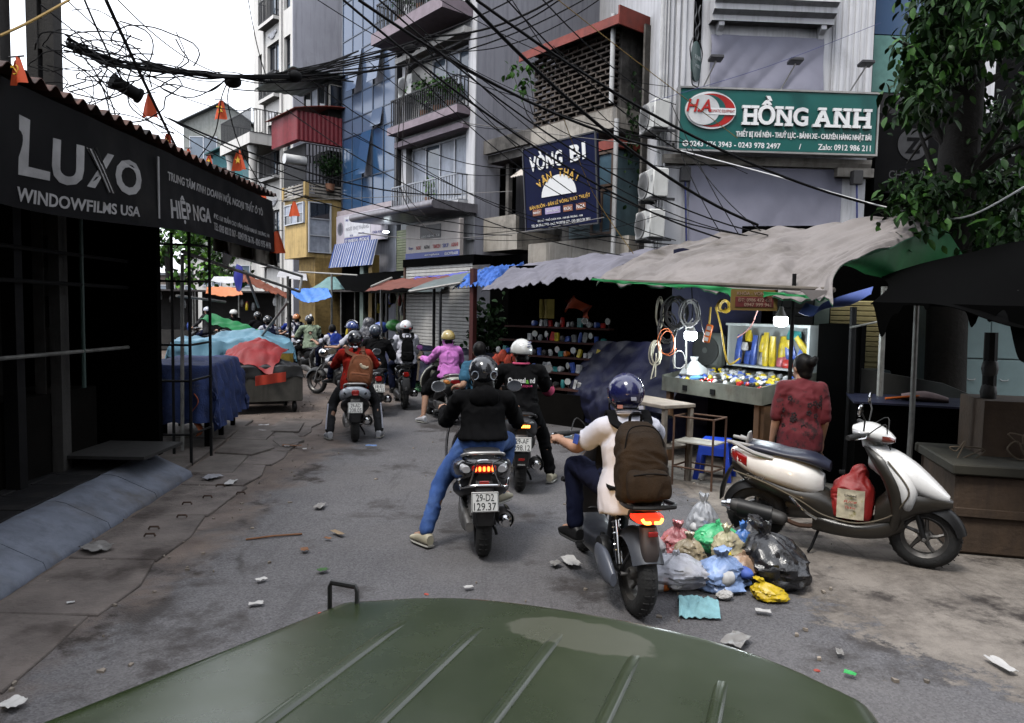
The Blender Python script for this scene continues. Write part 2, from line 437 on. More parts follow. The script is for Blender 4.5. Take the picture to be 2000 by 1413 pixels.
# raised pavement of dark tiles
pav=tag(bpy.data.objects.new('pavement',None),kind='structure');COL.objects.link(pav)
b=MB();b.prism([(-3.3,2.0),(-3.9,7.55),(-9,7.55),(-9,2.0)],.195,T((0,0,0)));b.build('bed',mat('mortar',(.02,.018,.016),.9,spec=.1),pav)
ts=.40;tm={}
base_t=MB().box((-ts/2+.006,-ts/2+.006,0),(ts/2-.006,ts/2-.006,.03),c=.004).mesh('tile',False)
for i in range(14):
    for j in range(13):
        x,Y=-3.62-i*ts-.085*(j*ts),2.4+j*ts
        if Y>7.3 or x<-7.5:continue
        o=link('tile',base_t,TILE,pav,(x,Y,.188+rg.uniform(0,.004)),(rg.uniform(-.006,.006),rg.uniform(-.006,.006),R(5)))
# broken pavement slabs past the kerb
fp=tag(bpy.data.objects.new('footpath',None),kind='structure');COL.objects.link(fp)
SL=mat('broken_slab',(.105,.09,.08),.85,var=.3,scale=3,bump=.5,bscale=25,dirt=((.05,.04,.032),.5,.7,2))
for poly in([(-3.45,7.6),(-2.95,7.65),(-3.1,8.5),(-3.55,8.6)],[(-3.56,8.65),(-3.08,8.55),(-2.95,9.0),(-3.2,9.5),(-3.7,9.5)],[(-3.15,9.53),(-2.9,9.1),(-2.75,9.6),(-3.05,10.1),(-3.3,10.1)],[(-3.75,9.6),(-3.25,9.55),(-3.4,10.6),(-3.95,10.6)],
             [(-3.38,10.15),(-3.0,10.2),(-3.15,11.0),(-3.5,11.0)],[(-4.7,7.62),(-3.5,7.62),(-3.75,9.5),(-4.9,9.5)],[(-5,9.6),(-3.8,9.6),(-4.0,11.2),(-5.2,11.2)]):
    slab(poly,.04+rg.uniform(-.012,.012),.08,fp,'slab',SL)
# ------------------------------------------------------------------ litter: each scrap a thing
PAPER=mat('waste_paper',(.42,.41,.40),.8,var=.15);LEAF=mat('dry_leaf',(.16,.07,.03),.8,var=.3);PLAS=mat('clear_plastic',(.20,.19,.18),.35,var=.2)
def scrap(px,py,w_,h_,m,name,label,cat,seed,amp=.4,group=None,z=.02):
    rr=random.Random(seed);p=G(px,py,z);a0=rr.uniform(0,6)
    def fn(u,v):
        uu,vv=u*2-1,v*2-1
        e=1-.25*abs(nz(uu*2+seed,vv*2))
        return(uu*w_*.36*e,vv*h_*.36*e,.008+amp*min(w_,h_)*(.5+.5*nz(uu*1.7+seed,vv*1.7,seed*.3))*.6)
    o=MB().grid(fn,8,8,.002).build(name,m,None,loc=(p.x,p.y,z-.006),rot=(0,0,a0))
    return tag(o,label,cat,group)
SC=[(510,1133,.10,.06,PAPER,'paper_scrap','small white paper scrap on bare asphalt near the road middle','litter'),
      (25,1378,.12,.13,PAPER,'paper_scrap','crumpled white paper near the bottom left corner of the road','litter'),
      (138,1178,.06,.04,PAPER,'paper_scrap','tiny white paper bit on the gutter slabs beside the sloped kerb','litter'),
      (500,1180,.12,.06,PAPER,'paper_scrap','folded white leaf of paper just ahead of the green bonnet','litter'),
      (915,1148,.09,.05,PAPER,'paper_scrap','white tissue on asphalt behind the black step-through scooter','litter'),
      (1490,1195,.13,.06,PAPER,'tissue','crumpled white tissue below the yellow plastic bag','litter'),
      (1438,1255,.26,.16,PLAS,'plastic_sheet','torn translucent plastic sheet lying ahead of the bonnet','litter'),
      (1115,1100,.26,.15,PAPER,'paper_bag','flattened dirty white paper beside the electric scooter rear wheel','litter'),
      (1085,1103,.12,.1,PLAS,'plastic_scrap','shredded clear wrapper next to the flattened dirty paper','litter'),
      (660,1042,.2,.07,mat('card',(.22,.16,.1),.9),'card_scrap','flat tan cardboard strip on the asphalt','litter'),
      (640,1052,.04,.09,LEAF,'twig','short red brown stick beside the tan cardboard strip','litter'),
      (595,1075,.1,.08,LEAF,'dry_leaf','curled brown leaf on asphalt near the road middle','litter'),
      (1240,1265,.05,.04,LEAF,'dry_leaf','brown leaf by the front edge of the bonnet','litter'),
      (1660,1317,.08,.05,mat('green_wrap',(.03,.35,.08),.5),'green_wrapper','bright green wrapper scrap on the wet asphalt','litter'),
      (1285,1345,.05,.04,LEAF,'leaf_scrap','small leaf scrap under the bonnet side','litter'),
      (515,832,.22,.12,PAPER,'paper_scrap','white and orange wrapper beside the low rusty cart','litter'),
      (512,842,.2,.1,PLAS,'plastic_scrap','pale plastic scrap just in front of the orange wrapper','litter'),
      (570,872,.35,.1,LEAF,'leaf_scrap','patch of wet brown leaves by the broken kerb corner','litter'),
      (595,878,.1,.07,PAPER,'paper_scrap','white cup lid on the broken road edge','litter'),
      (560,873,.1,.1,PLAS,'plastic_scrap','crushed clear cup in the dark kerb hollow','litter'),
      (725,872,.2,.08,mat('blue_wrap',(.12,.22,.45),.5),'blue_wrapper','blue wrapper lying behind the grey round-tailed scooter','litter'),
      (450,945,.3,.12,PAPER,'plastic_scrap','shredded white bag on the gutter slabs under the table','litter'),
      (415,936,.3,.2,mat('grey_plastic',(.2,.2,.22),.5),'plastic_sheet','grey plastic sheet bunched at the end of the sloped kerb','litter'),
      (190,1075,.3,.25,PLAS,'plastic_bag','empty clear plastic bag leaning against the sloped kerb','bag'),
      (1292,912,.2,.1,PAPER,'paper_scrap','white paper on the ground behind the student','litter'),
      (630,1115,.1,.08,mat('green_leaf',(.03,.09,.02),.7),'leaf_scrap','green leaf scrap on the asphalt','litter'),
      (625,990,.22,.12,PLAS,'plastic_scrap','flat dusty plastic bag on the asphalt left of the black scooter','litter'),
      (1640,1275,.1,.05,PLAS,'plastic_scrap','thin grey wrapper near the green wrapper scrap','litter'),
      (1955,1300,.25,.08,PAPER,'paper_scrap','pale paper strip at the far right of the road','litter'),
      (1105,860,.3,.07,PLAS,'plastic_bottle','crushed clear plastic film on the concrete ahead of the student','litter')]
for i,a in enumerate(SC):scrap(*a,seed=i*1.7+1)
p0,p1=G(480,1057),G(590,1046)
tag(MB().tube([(p0.x,p0.y,.012),((p0.x+p1.x)/2,(p0.y+p1.y)/2,.018),(p1.x,p1.y,.012)],.008,6).build('stick',LEAF),'long thin red brown stick lying across the asphalt','stick')
rr=random.Random(11);b=MB()
for i in range(420):
    Y=rr.uniform(3,16)**1.0;X=rr.uniform(-3.4,4.0)
    if rr.random()<.5:X=-2.6-.085*(Y-4)+rr.gauss(0,.35)
    elif rr.random()<.5:X=2.3-.1*Y+rr.gauss(0,.5)
    s_=rr.uniform(.005,.020);q=[(X+s_*math.cos(k*1.57+rr.random())*rr.uniform(.5,1.4),Y+s_*math.sin(k*1.57+rr.random()),.012+rr.uniform(0,.005))for k in range(4)]
    b.rings([[(v[0],v[1],.0)for v in q],q])
tag(b.build('litter',mat('crumb',(.2,.17,.14),.9,var=.7,scale=1.1),smooth=False),'scattered crumbs of paper and dry leaf over the road','litter',kind='stuff')
# ================================================================== BUILDINGS of the street on the right, running away to the far left
UX,UY=-.636,.772
ROT=math.atan2(-.772,.636)
def bpos(t,off=0.):return(2.2+UX*t-.772*off,15.0+UY*t-.636*off,0)
def fac(px,py,off=0.):
    n=Vector((-.772,-.636,0));b0=Vector((2.2,15,0))+n*off
    p=PV(px,py,b0,n);return(p-b0).dot(Vector((UX,UY,0))),p.z
WHITE=mat('white_render',(.60,.60,.625),.8,var=.12,scale=.8,bump=.1,bscale=20,streak=.6,dirt=((.30,.29,.28),.56,.85,1.1))
CREAM=mat('cream_render',(.62,.60,.57),.8,var=.10,scale=.8,streak=.4)
GREYW=mat('grey_flank_render',(.37,.37,.42),.85,var=.12,scale=.5,bump=.15,bscale=12,streak=.5,dirt=((.2,.2,.21),.58,.85,.8))
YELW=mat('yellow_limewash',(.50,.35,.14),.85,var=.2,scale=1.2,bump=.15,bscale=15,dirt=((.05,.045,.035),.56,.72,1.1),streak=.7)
OLD=mat('mouldy_concrete',(.13,.12,.11),.9,var=.45,scale=1.6,bump=.4,bscale=15,dirt=((.02,.018,.016),.42,.62,1.3),streak=.8)
PALEC=mat('stained_pale_concrete',(.36,.33,.29),.9,var=.3,scale=1.6,bump=.3,bscale=15,dirt=((.05,.045,.04),.52,.75,1.4),streak=.8)
FRAMEW=mat('white_frame',(.55,.57,.62),.45,var=.05)
FRAMED=mat('dark_frame',(.03,.03,.035),.4,var=.1)
GLASS=mat('window_glass',(.10,.13,.17),.06,var=.4,scale=.7,spec=.8)
GLASSD=mat('dark_glass',(.015,.018,.025),.06,var=.3,scale=.8,spec=.7)
CURT=mat('net_curtain',(.34,.37,.44),.5,var=.3,scale=3,streak=.5)
BLUEG=mat('sky_pale_glass',(.095,.13,.205),.15,var=.06,scale=.5,spec=.4)  # upper panes: sky reflection put into the colour, paler than the lower ones
BLUEG2=mat('deep_blue_glass',(.03,.075,.16),.12,var=.08,scale=.4,spec=.7)
IRON=mat('dark_iron',(.02,.02,.023),.6,var=.2)
RAILW=mat('pale_rail',(.30,.32,.36),.5,var=.1)
BLACK=mat('deep_black',(.0015,.0015,.0015),.95,var=0,spec=.02)  # near-black, also stands for deep shade inside stalls and under canopies
RUST=mat('rusty_iron',(.07,.035,.02),.85,var=.4,scale=6,bump=.3)
def shell(W,H,D,holes,rev=.22,z0=0.):
    """front wall with real openings, flanks and roof; local x to the right, y inwards"""
    mb=MB()
    xs=sorted({0,W,*[h[0]for h in holes],*[h[1]for h in holes]});zs=sorted({z0,H,*[h[2]for h in holes],*[h[3]for h in holes]})
    idx={}
    def v(x,y,z):
        k=(round(x,4),round(y,4),round(z,4))
        if k not in idx:idx[k]=len(mb.v);mb.v.append(k)
        return idx[k]
    hole=lambda x,z:any(h[0]<x<h[1]and h[2]<z<h[3]for h in holes)
    for i in range(len(xs)-1):
        for j in range(len(zs)-1):
            if not hole((xs[i]+xs[i+1])/2,(zs[j]+zs[j+1])/2):
                mb.f.append((v(xs[i],0,zs[j]),v(xs[i+1],0,zs[j]),v(xs[i+1],0,zs[j+1]),v(xs[i],0,zs[j+1])))
    for a,b_,c,d in holes:
        for p,q in(((a,c),(b_,c)),((b_,c),(b_,d)),((b_,d),(a,d)),((a,d),(a,c))):
            mb.f.append((v(p[0],0,p[1]),v(p[0],rev,p[1]),v(q[0],rev,q[1]),v(q[0],0,q[1])))
    mb.f.append((v(0,0,z0),v(0,0,H),v(0,D,H),v(0,D,z0)));mb.f.append((v(W,0,z0),v(W,D,z0),v(W,D,H),v(W,0,H)))
    mb.f.append((v(0,0,H),v(W,0,H),v(W,D,H),v(0,D,H)));mb.f.append((v(0,D,z0),v(0,D,H),v(W,D,H),v(W,D,z0)))
    return mb
def window(root,x0,x1,z0,z1,cols=2,rows=1,fm=None,gm=None,y=.12,fw=.05,th=.06,backing=True):
    fm=fm or FRAMEW;gm=gm or GLASS
    b=MB()
    b.box((x0,y,z0),(x1,y+th,z0+fw));b.box((x0,y,z1-fw),(x1,y+th,z1))
    cw=(x1-x0-fw)/cols;rh=(z1-z0-fw)/rows
    for i in range(cols+1):b.box((x0+cw*i,y-.004,z0+.001),(x0+cw*i+fw,y+th-.004,z1-.001))
    for j in range(1,rows):b.box((x0+.001,y+.004,z0+rh*j),(x1-.001,y+th-.01,z0+rh*j+fw*.8))
    f=b.build('window',fm,root,smooth=False)
    for i in range(cols):
        for j in range(rows):
            g=gm[(i+j)%len(gm)]if isinstance(gm,list)else gm
            MB().box((x0+cw*i+fw,y+th*.5,z0+rh*j+fw*.6),(x0+cw*(i+1),y+th*.5+.012,z0+rh*(j+1)+fw*.2)).build('pane',g,f,smooth=False)
    return f
def railing(root,x0,x1,z0,z1,y,m=None,n=None,returns=.0,r=.012,name='railing'):
    m=m or IRON;b=MB();n=n or max(3,int((x1-x0)/.11))
    b.box((x0,y-.02,z1-.035),(x1,y+.02,z1));b.box((x0,y-.015,z0),(x1,y+.015,z0+.03))
    for i in range(n+1):
        x=x0+.02+(x1-x0-.04)*i/n;b.box((x-r,y-r,z0+.02),(x+r,y+r,z1-.02))
    if returns:
        for x in(x0,x1):
            b.box((x-.02,y+.021,z1-.034),(x+.02,y+returns,z1-.001));b.box((x-.015,y+.016,z0+.001),(x+.015,y+returns,z0+.029))
            k=max(2,int(returns/.12))
            for i in range(1,k+1):yy=y+returns*i/(k+.5);b.box((x-r,yy-r,z0+.02),(x+r,yy+r,z1-.02))
    return b.build(name,m,root,smooth=False)
# leaf clusters for balcony plants and trees -------------------------------------------------
def leaf_mesh(L=.1,W_=.045,bend=.2):
    pr=[(0,.0),(.25,.8),(.55,1.),(.8,.6),(1,0.02)]
    vs=[];fs=[]
    for s_,ww in pr:
        z=-bend*L*s_*s_
        vs+=[(-W_*ww,L*s_,z+.25*W_*ww),(0,L*s_,z),(W_*ww,L*s_,z+.25*W_*ww)]
    for i in range(len(pr)-1):
        a=i*3;fs+=[(a,a+1,a+4,a+3),(a+1,a+2,a+5,a+4)]
    return vs,fs
def leaves(mb,pts,L=.1,W_=.05,seed=0,droop=.5):
    rr=random.Random(seed)
    for p in pts:
        s_=rr.uniform(.65,1.25);vs,fs=leaf_mesh(L*s_,W_*s_)
        mb.add(vs,fs,T(p,rr.uniform(-.9,.5)-droop,rr.uniform(-.6,.6),rr.uniform(0,6.28)))
    return mb
LEAFM=mat('fresh_leaf',(.03,.085,.012),.45,var=.55,scale=2.5,spec=.2)
LEAFD=mat('dark_leaf',(.009,.028,.006),.5,var=.5,scale=2.0,spec=.12)
LEAFB=mat('bright_leaf',(.10,.24,.02),.5,var=.4,scale=2.5,spec=.4)
BARK=mat('bark',(.008,.0065,.005),.95,var=.4,scale=5,bump=.6,bscale=18)
def pot_plant(loc,h,w_,label,seed,m=None,n=220,L=.09,group=None,rz=0):
    t=thing('pot_plant',label,'plant',loc,rz,group);rr=random.Random(seed)
    MB().lathe([(.09,0),(.13,.02),(.16,.24),(.15,.24)],14).build('pot',mat('clay_pot',(.25,.12,.07),.8),t)
    st=MB()
    tips=[]
    for k in range(7):
        a=rr.uniform(0,6.28);e=(w_*rr.uniform(.2,.8)*math.cos(a),w_*rr.uniform(.2,.8)*math.sin(a),.24+h*rr.uniform(.5,.95))
        st.tube([(0,0,.2),(e[0]*.4,e[1]*.4,e[2]*.6),e],[.014,.01,.005],5);tips.append(e)
    st.build('stem',BARK,t)
    pts=[(q[0]+rr.gauss(0,w_*.28),q[1]+rr.gauss(0,w_*.28),q[2]+rr.gauss(0,h*.2))for q in(rr.choice(tips)for _ in range(n))]
    leaves(MB(),pts,L,L*.42,seed).build('foliage',m or LEAFM,t,smooth=False)
    return t
def aircon(loc,rz,label,w_=.78,h=.54,d=.28,m=None):
    t=thing('air_conditioner',label,'air conditioner',loc,rz,'outdoor air conditioning units');m=m or mat('aircon_white',(.52,.52,.5),.5,var=.1,streak=.4)
    MB().box((-w_/2,-d/2,0),(w_/2,d/2,h),c=.02).build('casing',m,t)
    g=MB()
    for r_ in(.06,.11,.16,.2,.235):
        g.lathe([(r_,-d/2-.02),(r_+.012,-d/2-.02),(r_+.012,-d/2-.005),(r_,-d/2-.005)],24,'y',c=(-.1,0,h/2))
    for k in range(6):a=k*PI/6;g.box((-.235,-d/2-.016,-.006),(.235,-d/2-.006,.006),T((-.1,0,h/2),0,a,0))
    g.build('fan_grille',mat('grille_grey',(.2,.2,.2),.5),t)
    MB().box((.12+.12,-d/2-.008,h*.55),(.12+.2,-d/2+.002,h*.75)).build('panel',mat('aircon_grey',(.3,.3,.3),.5),t)
    MB().box((-w_/2+.05,-d/2-.02,-.05),(-w_/2+.09,d/2+.15,-.002)).box((w_/2-.09,-d/2-.02,-.05),(w_/2-.05,d/2+.15,-.002)).build('bracket',IRON,t)
    return t
# ---------------------------------------------------------------- white narrow house (third from the right)
t0,t1=5.1,8.75;W3=t1-t0
B3=thing('narrow_house','tall pale narrow house with plant balconies between blue glass tower and old mouldy house','building',bpos(t1),ROT)
X3=lambda t:t1-t
holes=[(.25,3.25,4.75,6.45),(.2,3.3,7.25,8.75),(.2,3.3,10.0,11.5)]
shell(W3,19,9,holes+[(.6,3.4,0.1,3.2)],.3).build('wall',WHITE,B3,smooth=False)
MB().box((W3+.002,-.02,0.2),(W3+.05,9,19.2)).build('flank_wall',GREYW,B3,smooth=False)
MB().box((W3-.22,-.06,3.6),(W3+.06,-.021,19)).build('pilaster',WHITE,B3,smooth=False)
window(B3,.3,3.2,4.78,6.42,4,1,FRAMEW,[CURT,GLASS,CURT,CURT],.18)
window(B3,1.3,3.25,7.28,8.72,3,2,FRAMEW,[CURT,GLASS],.2);MB().box((.2,.2,7.25),(1.28,.26,8.75)).build('balcony_back',CREAM,B3,smooth=False)
window(B3,.25,3.25,10.05,11.45,4,2,FRAMEW,[GLASSD,CURT],.2)
railing(B3,.05,3.4,4.62,5.3,-.35,RAILW,26,.34)
MB().box((-.02,-.38,4.5),(3.45,-.001,4.6)).build('balcony_slab',WHITE,B3,smooth=False)
railing(B3,.1,3.4,7.0,7.75,-.42,IRON,30,.41)
MB().box((-.02,-.48,6.78),(3.5,-.001,6.98)).build('balcony_slab',mat('mauve_trim',(.25,.2,.23),.7),B3,smooth=False)
MB().box((.0,-.25,6.45),(3.45,-.001,6.6)).build('window_hood',mat('mauve_trim',(.25,.2,.23),.7),B3,smooth=False)
railing(B3,.1,3.4,9.55,10.3,-.9,IRON,30,.89)
MB().box((-.05,-1.0,9.2),(3.55,-.001,9.5)).build('balcony_slab',mat('mauve_trim',(.25,.2,.23),.7),B3,smooth=False)
MB().box((.1,-.3,8.8),(3.5,-.001,8.95)).build('window_hood',CREAM,B3,smooth=False)
# rounded canopy over the shop
pr=[]
for k in range(9):a=-PI/2+PI*k/8;pr.append((-1.3-.11*math.cos(a),4.38+.11*math.sin(a)))
b=MB();ring=lambda x:[(x,yy,zz)for yy,zz in[(-.002,4.27)]+pr[0:]+[(-.002,4.49)]]
b.rings([ring(-.55),ring(W3+.15)]);b.build('shop_canopy',mat('canopy_metal',(.20,.19,.21),.4,metal=.3,var=.25,streak=.5),B3,angle=60)
lw=lambda px,py,off:tuple(bpos(fac(px,py,off)[0],off)[:2])+(fac(px,py,off)[1],)
# ground-floor shutters
def shutter(root,x0,x1,z0,z1,y,m,name='roller_shutter',pitch=.075,depth=.02):
    b=MB();n=int((z1-z0)/pitch);vs=[]
    rows=[]
    for i in range(n):
        za=z0+(z1-z0)*i/n;zb=z0+(z1-z0)*(i+1)/n
        rows+=[(za,y),(za+.012,y-depth),(zb-.012,y-depth)]
    rows.append((z1,y))
    b.v=[(x0,yy,zz)for zz,yy in rows]+[(x1,yy,zz)for zz,yy in rows];k=len(rows)
    b.f=[(i,i+k,i+k+1,i+1)for i in range(k-1)]
    o=b.build(name,m,root,smooth=False);return o
SHUTG=mat('green_yellow_shutter',(.36,.38,.24),.5,var=.12,streak=.3);SHUTW=mat('grey_white_shutter',(.42,.41,.39),.5,var=.12,streak=.4)
shutter(B3,-.4,1.9,.05,4.1,-.06,SHUTG);MB().box((-.75,-.05,0),(-.45,.2,4.1)).build('door_post',mat('ochre_post',(.32,.21,.06),.7),B3,smooth=False)
lampb=MB();lampb.ell((0.0,-.5,4.02),(.09,.09,.03));lampb.build('ceiling_lamp',mat('lamp_glow',(.9,.95,1),emit=(.85,.95,1),estr=12),B3)
# shop sign of the house (curved underside)
def signboard(name,label,t_a,t_b,z0,z1,off,m,frame=None,th=.12,group=None):
    r_=thing(name,label,'sign',bpos(t_b,off),ROT,group);Wd=t_b-t_a
    r_.location.z=z0
    MB().box((0,0,0),(Wd,th,z1-z0),c=.01).build('board',m,r_,smooth=False)
    if frame:
        b=MB();H_=z1-z0
        b.box((-.03,-.015,-.03),(Wd+.03,.02,.0));b.box((-.03,-.015,H_),(Wd+.03,.02,H_+.03));b.box((-.03,-.014,.001),(.0,.02,H_-.001));b.box((Wd,-.014,.001),(Wd+.03,.02,H_-.001))
        b.build('frame',frame,r_,smooth=False)
    return r_,Wd
INKB=mat('blue_ink',(.03,.05,.25),.5,var=.05);INKR=mat('red_ink',(.35,.02,.02),.5,var=.05);INKK=mat('black_ink',(.015,.015,.02),.5,var=0);INKW=mat('white_ink',(.8,.8,.8),.5,var=.03)
s3,w3=signboard('shop_sign','cream shop sign with blue bottom band under a rounded canopy',4.95,7.55,3.15,4.1,.55,mat('sign_cream',(.42,.38,.36),.5,var=.08,streak=.3))
MB().box((0,-.012,.0),(w3,-.002,.17)).build('blue_band',INKB,s3,smooth=False)
MB().box((.75,-.012,.52),(1.75,-.002,.88)).build('dark_panel',INKK,s3,smooth=False)
text('CUNG CẤP VÒNG BI',INKW,s3,(1.25,-.014,.60),width=.9,height=.07)
for tx,xx,wd,mm in(('Koyo',.28,.22,INKB),('NSK',.68,.25,INKR),('NTN',1.08,.25,INKK),('TIMKEN',1.55,.36,INKR),('SKF',1.98,.28,INKB),('ASAHI',2.38,.3,INKR)):text(tx,mm,s3,(xx,-.006,.30),width=wd,height=.1,off=.01)
text('www.vongbihanoi.vn',INKW,s3,(1.35,-.014,.085),width=.7,height=.06);text('024.3978.6655',INKW,s3,(2.25,-.014,.085),width=.6,height=.07)
b=MB();arc=[(-.002-.0,0)]+[(.0+.30*(1-math.cos(a)),-.30*math.sin(a))for a in(0.2,.5,.8,1.1,1.4)]+[(.6,-.3),(.6,-.002)]
b.rings([[(0,yy,zz)for yy,zz in arc],[(w3,yy,zz)for yy,zz in arc]]);b.build('curved_underside',mat('sign_cream',(.42,.38,.36)),s3,angle=60)
# corrugated dark green lean-to under it
b=MB()
def cg(u,v):return(w3*u*1.05,-.35-.7*v,-.45-.55*v+.03*math.sin(v*45))
b.grid(cg,4,90,.01);lt=thing('lean_to_roof','dark green corrugated lean-to roof below the cream shop sign','roof',bpos(7.4,.3),ROT);lt.location.z=3.2
b.build('corrugated_sheet',mat('green_sheet',(.03,.055,.05),.5,var=.3),lt)
MB().box((.0,-.95,-1.0),(.05,-.9,-3.2)).box((w3,-.95,-1.0),(w3+.05,-.9,-3.2)).build('post',IRON,lt,smooth=False)
p=bpos(8.0,-.0)
aircon((*bpos(8.2,.1)[:2],7.8),ROT,'boxed white air conditioner on the leafy second balcony of the pale house',.75,.6,.3)
for q,(tt,zz,hh,sd)in enumerate(((7.2,7.0,.75,1),(6.5,7.0,.65,2),(5.9,7.0,.5,3))):
    pot_plant((*bpos(tt,.2)[:2],zz-.02),hh,.38,('bushy green plant filling the middle of the second balcony','leafy green plant beside the bushy one on the second balcony','small spindly plant near the right end of the second balcony')[q],sd,LEAFM,320)
for q,(tt,sd)in enumerate(((7.6,5),(6.6,6),(5.8,7))):
    pot_plant((*bpos(tt,.7)[:2],9.5),.7,.4,('flowering plant behind the top balcony rail, nearest the blue glass','leafy plant in the middle of the top balcony','leafy plant at the near end of the top balcony')[q],sd,LEAFM,260)
pot_plant((*bpos(6.9,.2)[:2],4.6),.45,.15,'single slim plant on the first floor balcony rail',9,LEAFB,50)
# ---------------------------------------------------------------- blue glass tower
t0,t1=8.8,12.35;W2=t1-t0
B2=thing('glass_tower','narrow blue glass office tower with tilted open window panes','building',bpos(t1,.15),ROT)
MB().box((0.06,.06,0),(W2-.06,9,19)).build('wall',GREYW,B2,smooth=False)
MB().box((0,.0,4.95),(.07,.3,19)).box((W2-.09,0,4.95),(W2,.3,19)).build('edge_trim',FRAMED,B2,smooth=False)
MB().box((-.02,-.14,4.8),(W2+.02,.059,4.95)).build('cornice',mat('pink_grey_trim',(.36,.31,.33),.6),B2,smooth=False)
cols=5;zs=[4.98,5.9,7.3,7.85,8.6,9.9,10.4,11.6,12.9,14.2,15.5,17,18.9]
rr=random.Random(4)
mull=MB();cw=(W2-.18)/cols
for i in range(cols+1):mull.box((.08+cw*i-.015,-.004,4.97),(.08+cw*i+.015,.05,18.95))
for z in zs:mull.box((.08,.0,z-.015),(W2-.1,.045,z+.015))
mull.build('mullion',mat('mullion_blue',(.05,.07,.11),.4),B2,smooth=False)
for j in range(len(zs)-1):
    for i in range(cols):
        x0,x1=.08+cw*i+.017,.08+cw*(i+1)-.017;z0,z1=zs[j]+.017,zs[j+1]-.017
        o=MB().box((x0,-.012,z0-z1),(x1,.0,0)).build('pane',BLUEG2 if j<2 else BLUEG,B2,smooth=False,loc=(0,.03,z1))
        if(j,i)in((4,3),(4,1),(2,3),(1,2),(7,3)):o.rotation_euler=(-.17,0,0);o.location.y=-.01
        else:o.rotation_euler=(rr.uniform(-.002,.002),0,rr.uniform(-.002,.002))
s2,w2=signboard('shop_sign','pale pink shop sign with blue phone strip over striped awning',9.1,12.3,3.85,4.78,.35,mat('sign_pink',(.50,.46,.52),.5,var=.06,streak=.2))
MB().box((.62,-.012,.0),(2.35,-.002,.17)).build('blue_strip',INKB,s2,smooth=False)
MB().box((.6,-.008,.2),(2.35,-.001,.86)).build('white_panel',mat('sign_white',(.6,.6,.64),.5),s2,smooth=False)
text('PHỤ TÙNG XE MÁY CHÍNH HÃNG',INKB,s2,(1.48,-.009,.74),width=1.55,height=.12,off=.006)
text('NGÔ THỊ THẮNG',mat('grey_ink',(.2,.2,.24),.5),s2,(1.48,-.009,.47),width=1.5,height=.2,off=.004)
text('Số 28',INKB,s2,(1.1,-.009,.25),height=.07,width=.2);text('Thịnh Yên',INKB,s2,(1.75,-.009,.27),height=.07,width=.4)
text('ĐT: 024.38215142 - 0912.262.162',INKW,s2,(1.48,-.014,.085),width=1.6,height=.1,off=.006)
text('CHÙA VUA',INKB,s2,(2.75,-.004,.25),width=.55,height=.09)
gm=MB()
for k in range(3):gm.lathe([(.08+k*.06,-.006),(.095+k*.06,-.006),(.095+k*.06,0),(.08+k*.06,0)],20,'y',c=(.3,0,.5))
gm.build('round_mark',mat('grey_ink',(.2,.2,.24)),s2)
aw=thing('striped_awning','blue and white striped drop awning hanging below the pink sign','awning',bpos(12.1,.45),ROT);aw.location.z=3.85
ns=40;WA=2.9
for k in range(ns):
    def fn(u,v,k=k):x=WA*(k+u)/ns;return(x,-.05-.22*v+.03*math.sin(x*9)*v,-.78*v)
    wide=k%2==0
    MB().grid((lambda u,v,k=k:((lambda x:(x,-.05-.22*v+.03*math.sin(x*9)*v,-.78*v))(WA*((k//2)*2+(u*1.45 if k%2==0 else 1.45+u*.55))/ns))),2,6,.004).build('stripe',mat('awning_blue',(.035,.07,.22),.7)if wide else mat('awning_white',(.5,.5,.55),.7),aw)
# green-white post, dark doorway under glass tower
for x,mm in((2.0,mat('mint_post',(.3,.38,.33),.7)),(2.55,mat('ochre_post',(.32,.21,.06)))):MB().box((x,-.35,0),(x+.22,-.1,3.4)).build('post',mm,B2,smooth=False)
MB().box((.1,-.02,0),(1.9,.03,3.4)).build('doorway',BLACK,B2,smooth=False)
# ---------------------------------------------------------------- old mouldy house with brick lattice
t1=4.95;W4=t1+.2
B4=thing('old_house','old mouldy two storey house with brick lattice box under a red tin roof','building',bpos(t1),ROT)
X4=lambda t:t1-t
MB().box((0,1.6,0),(W4-.05,9,6.6)).build('wall',OLD,B4,smooth=False)
MB().box((W4-.049,.3,0),(W4,9,7.6)).build('flank_wall',OLD,B4,smooth=False)
MB().box((0,.3,5.55),(2.3,1.59,5.75)).build('terrace_slab',OLD,B4,smooth=False)
MB().box((0,.15,5.76),(2.25,.3,6.1)).build('parapet',OLD,B4,smooth=False)
MB().box((0,.2,3.3),(1.35,1.59,3.75)).build('balcony_slab',PALEC,B4,smooth=False)
MB().box((0.0,.19,3.76),(1.3,.3,4.15)).build('parapet',PALEC,B4,smooth=False)
MB().box((.0,.7,3.76),(.55,.8,5.5)).build('dark_grille',BLACK,B4,smooth=False)
MB().box((.5,.5,3.3),(.62,.62,5.5)).build('post',OLD,B4,smooth=False)
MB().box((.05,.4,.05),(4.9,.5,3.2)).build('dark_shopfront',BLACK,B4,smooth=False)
MB().box((2.2,.9,3.2),(W4-.06,1.58,5.55)).build('bay_wall',OLD,B4,smooth=False)
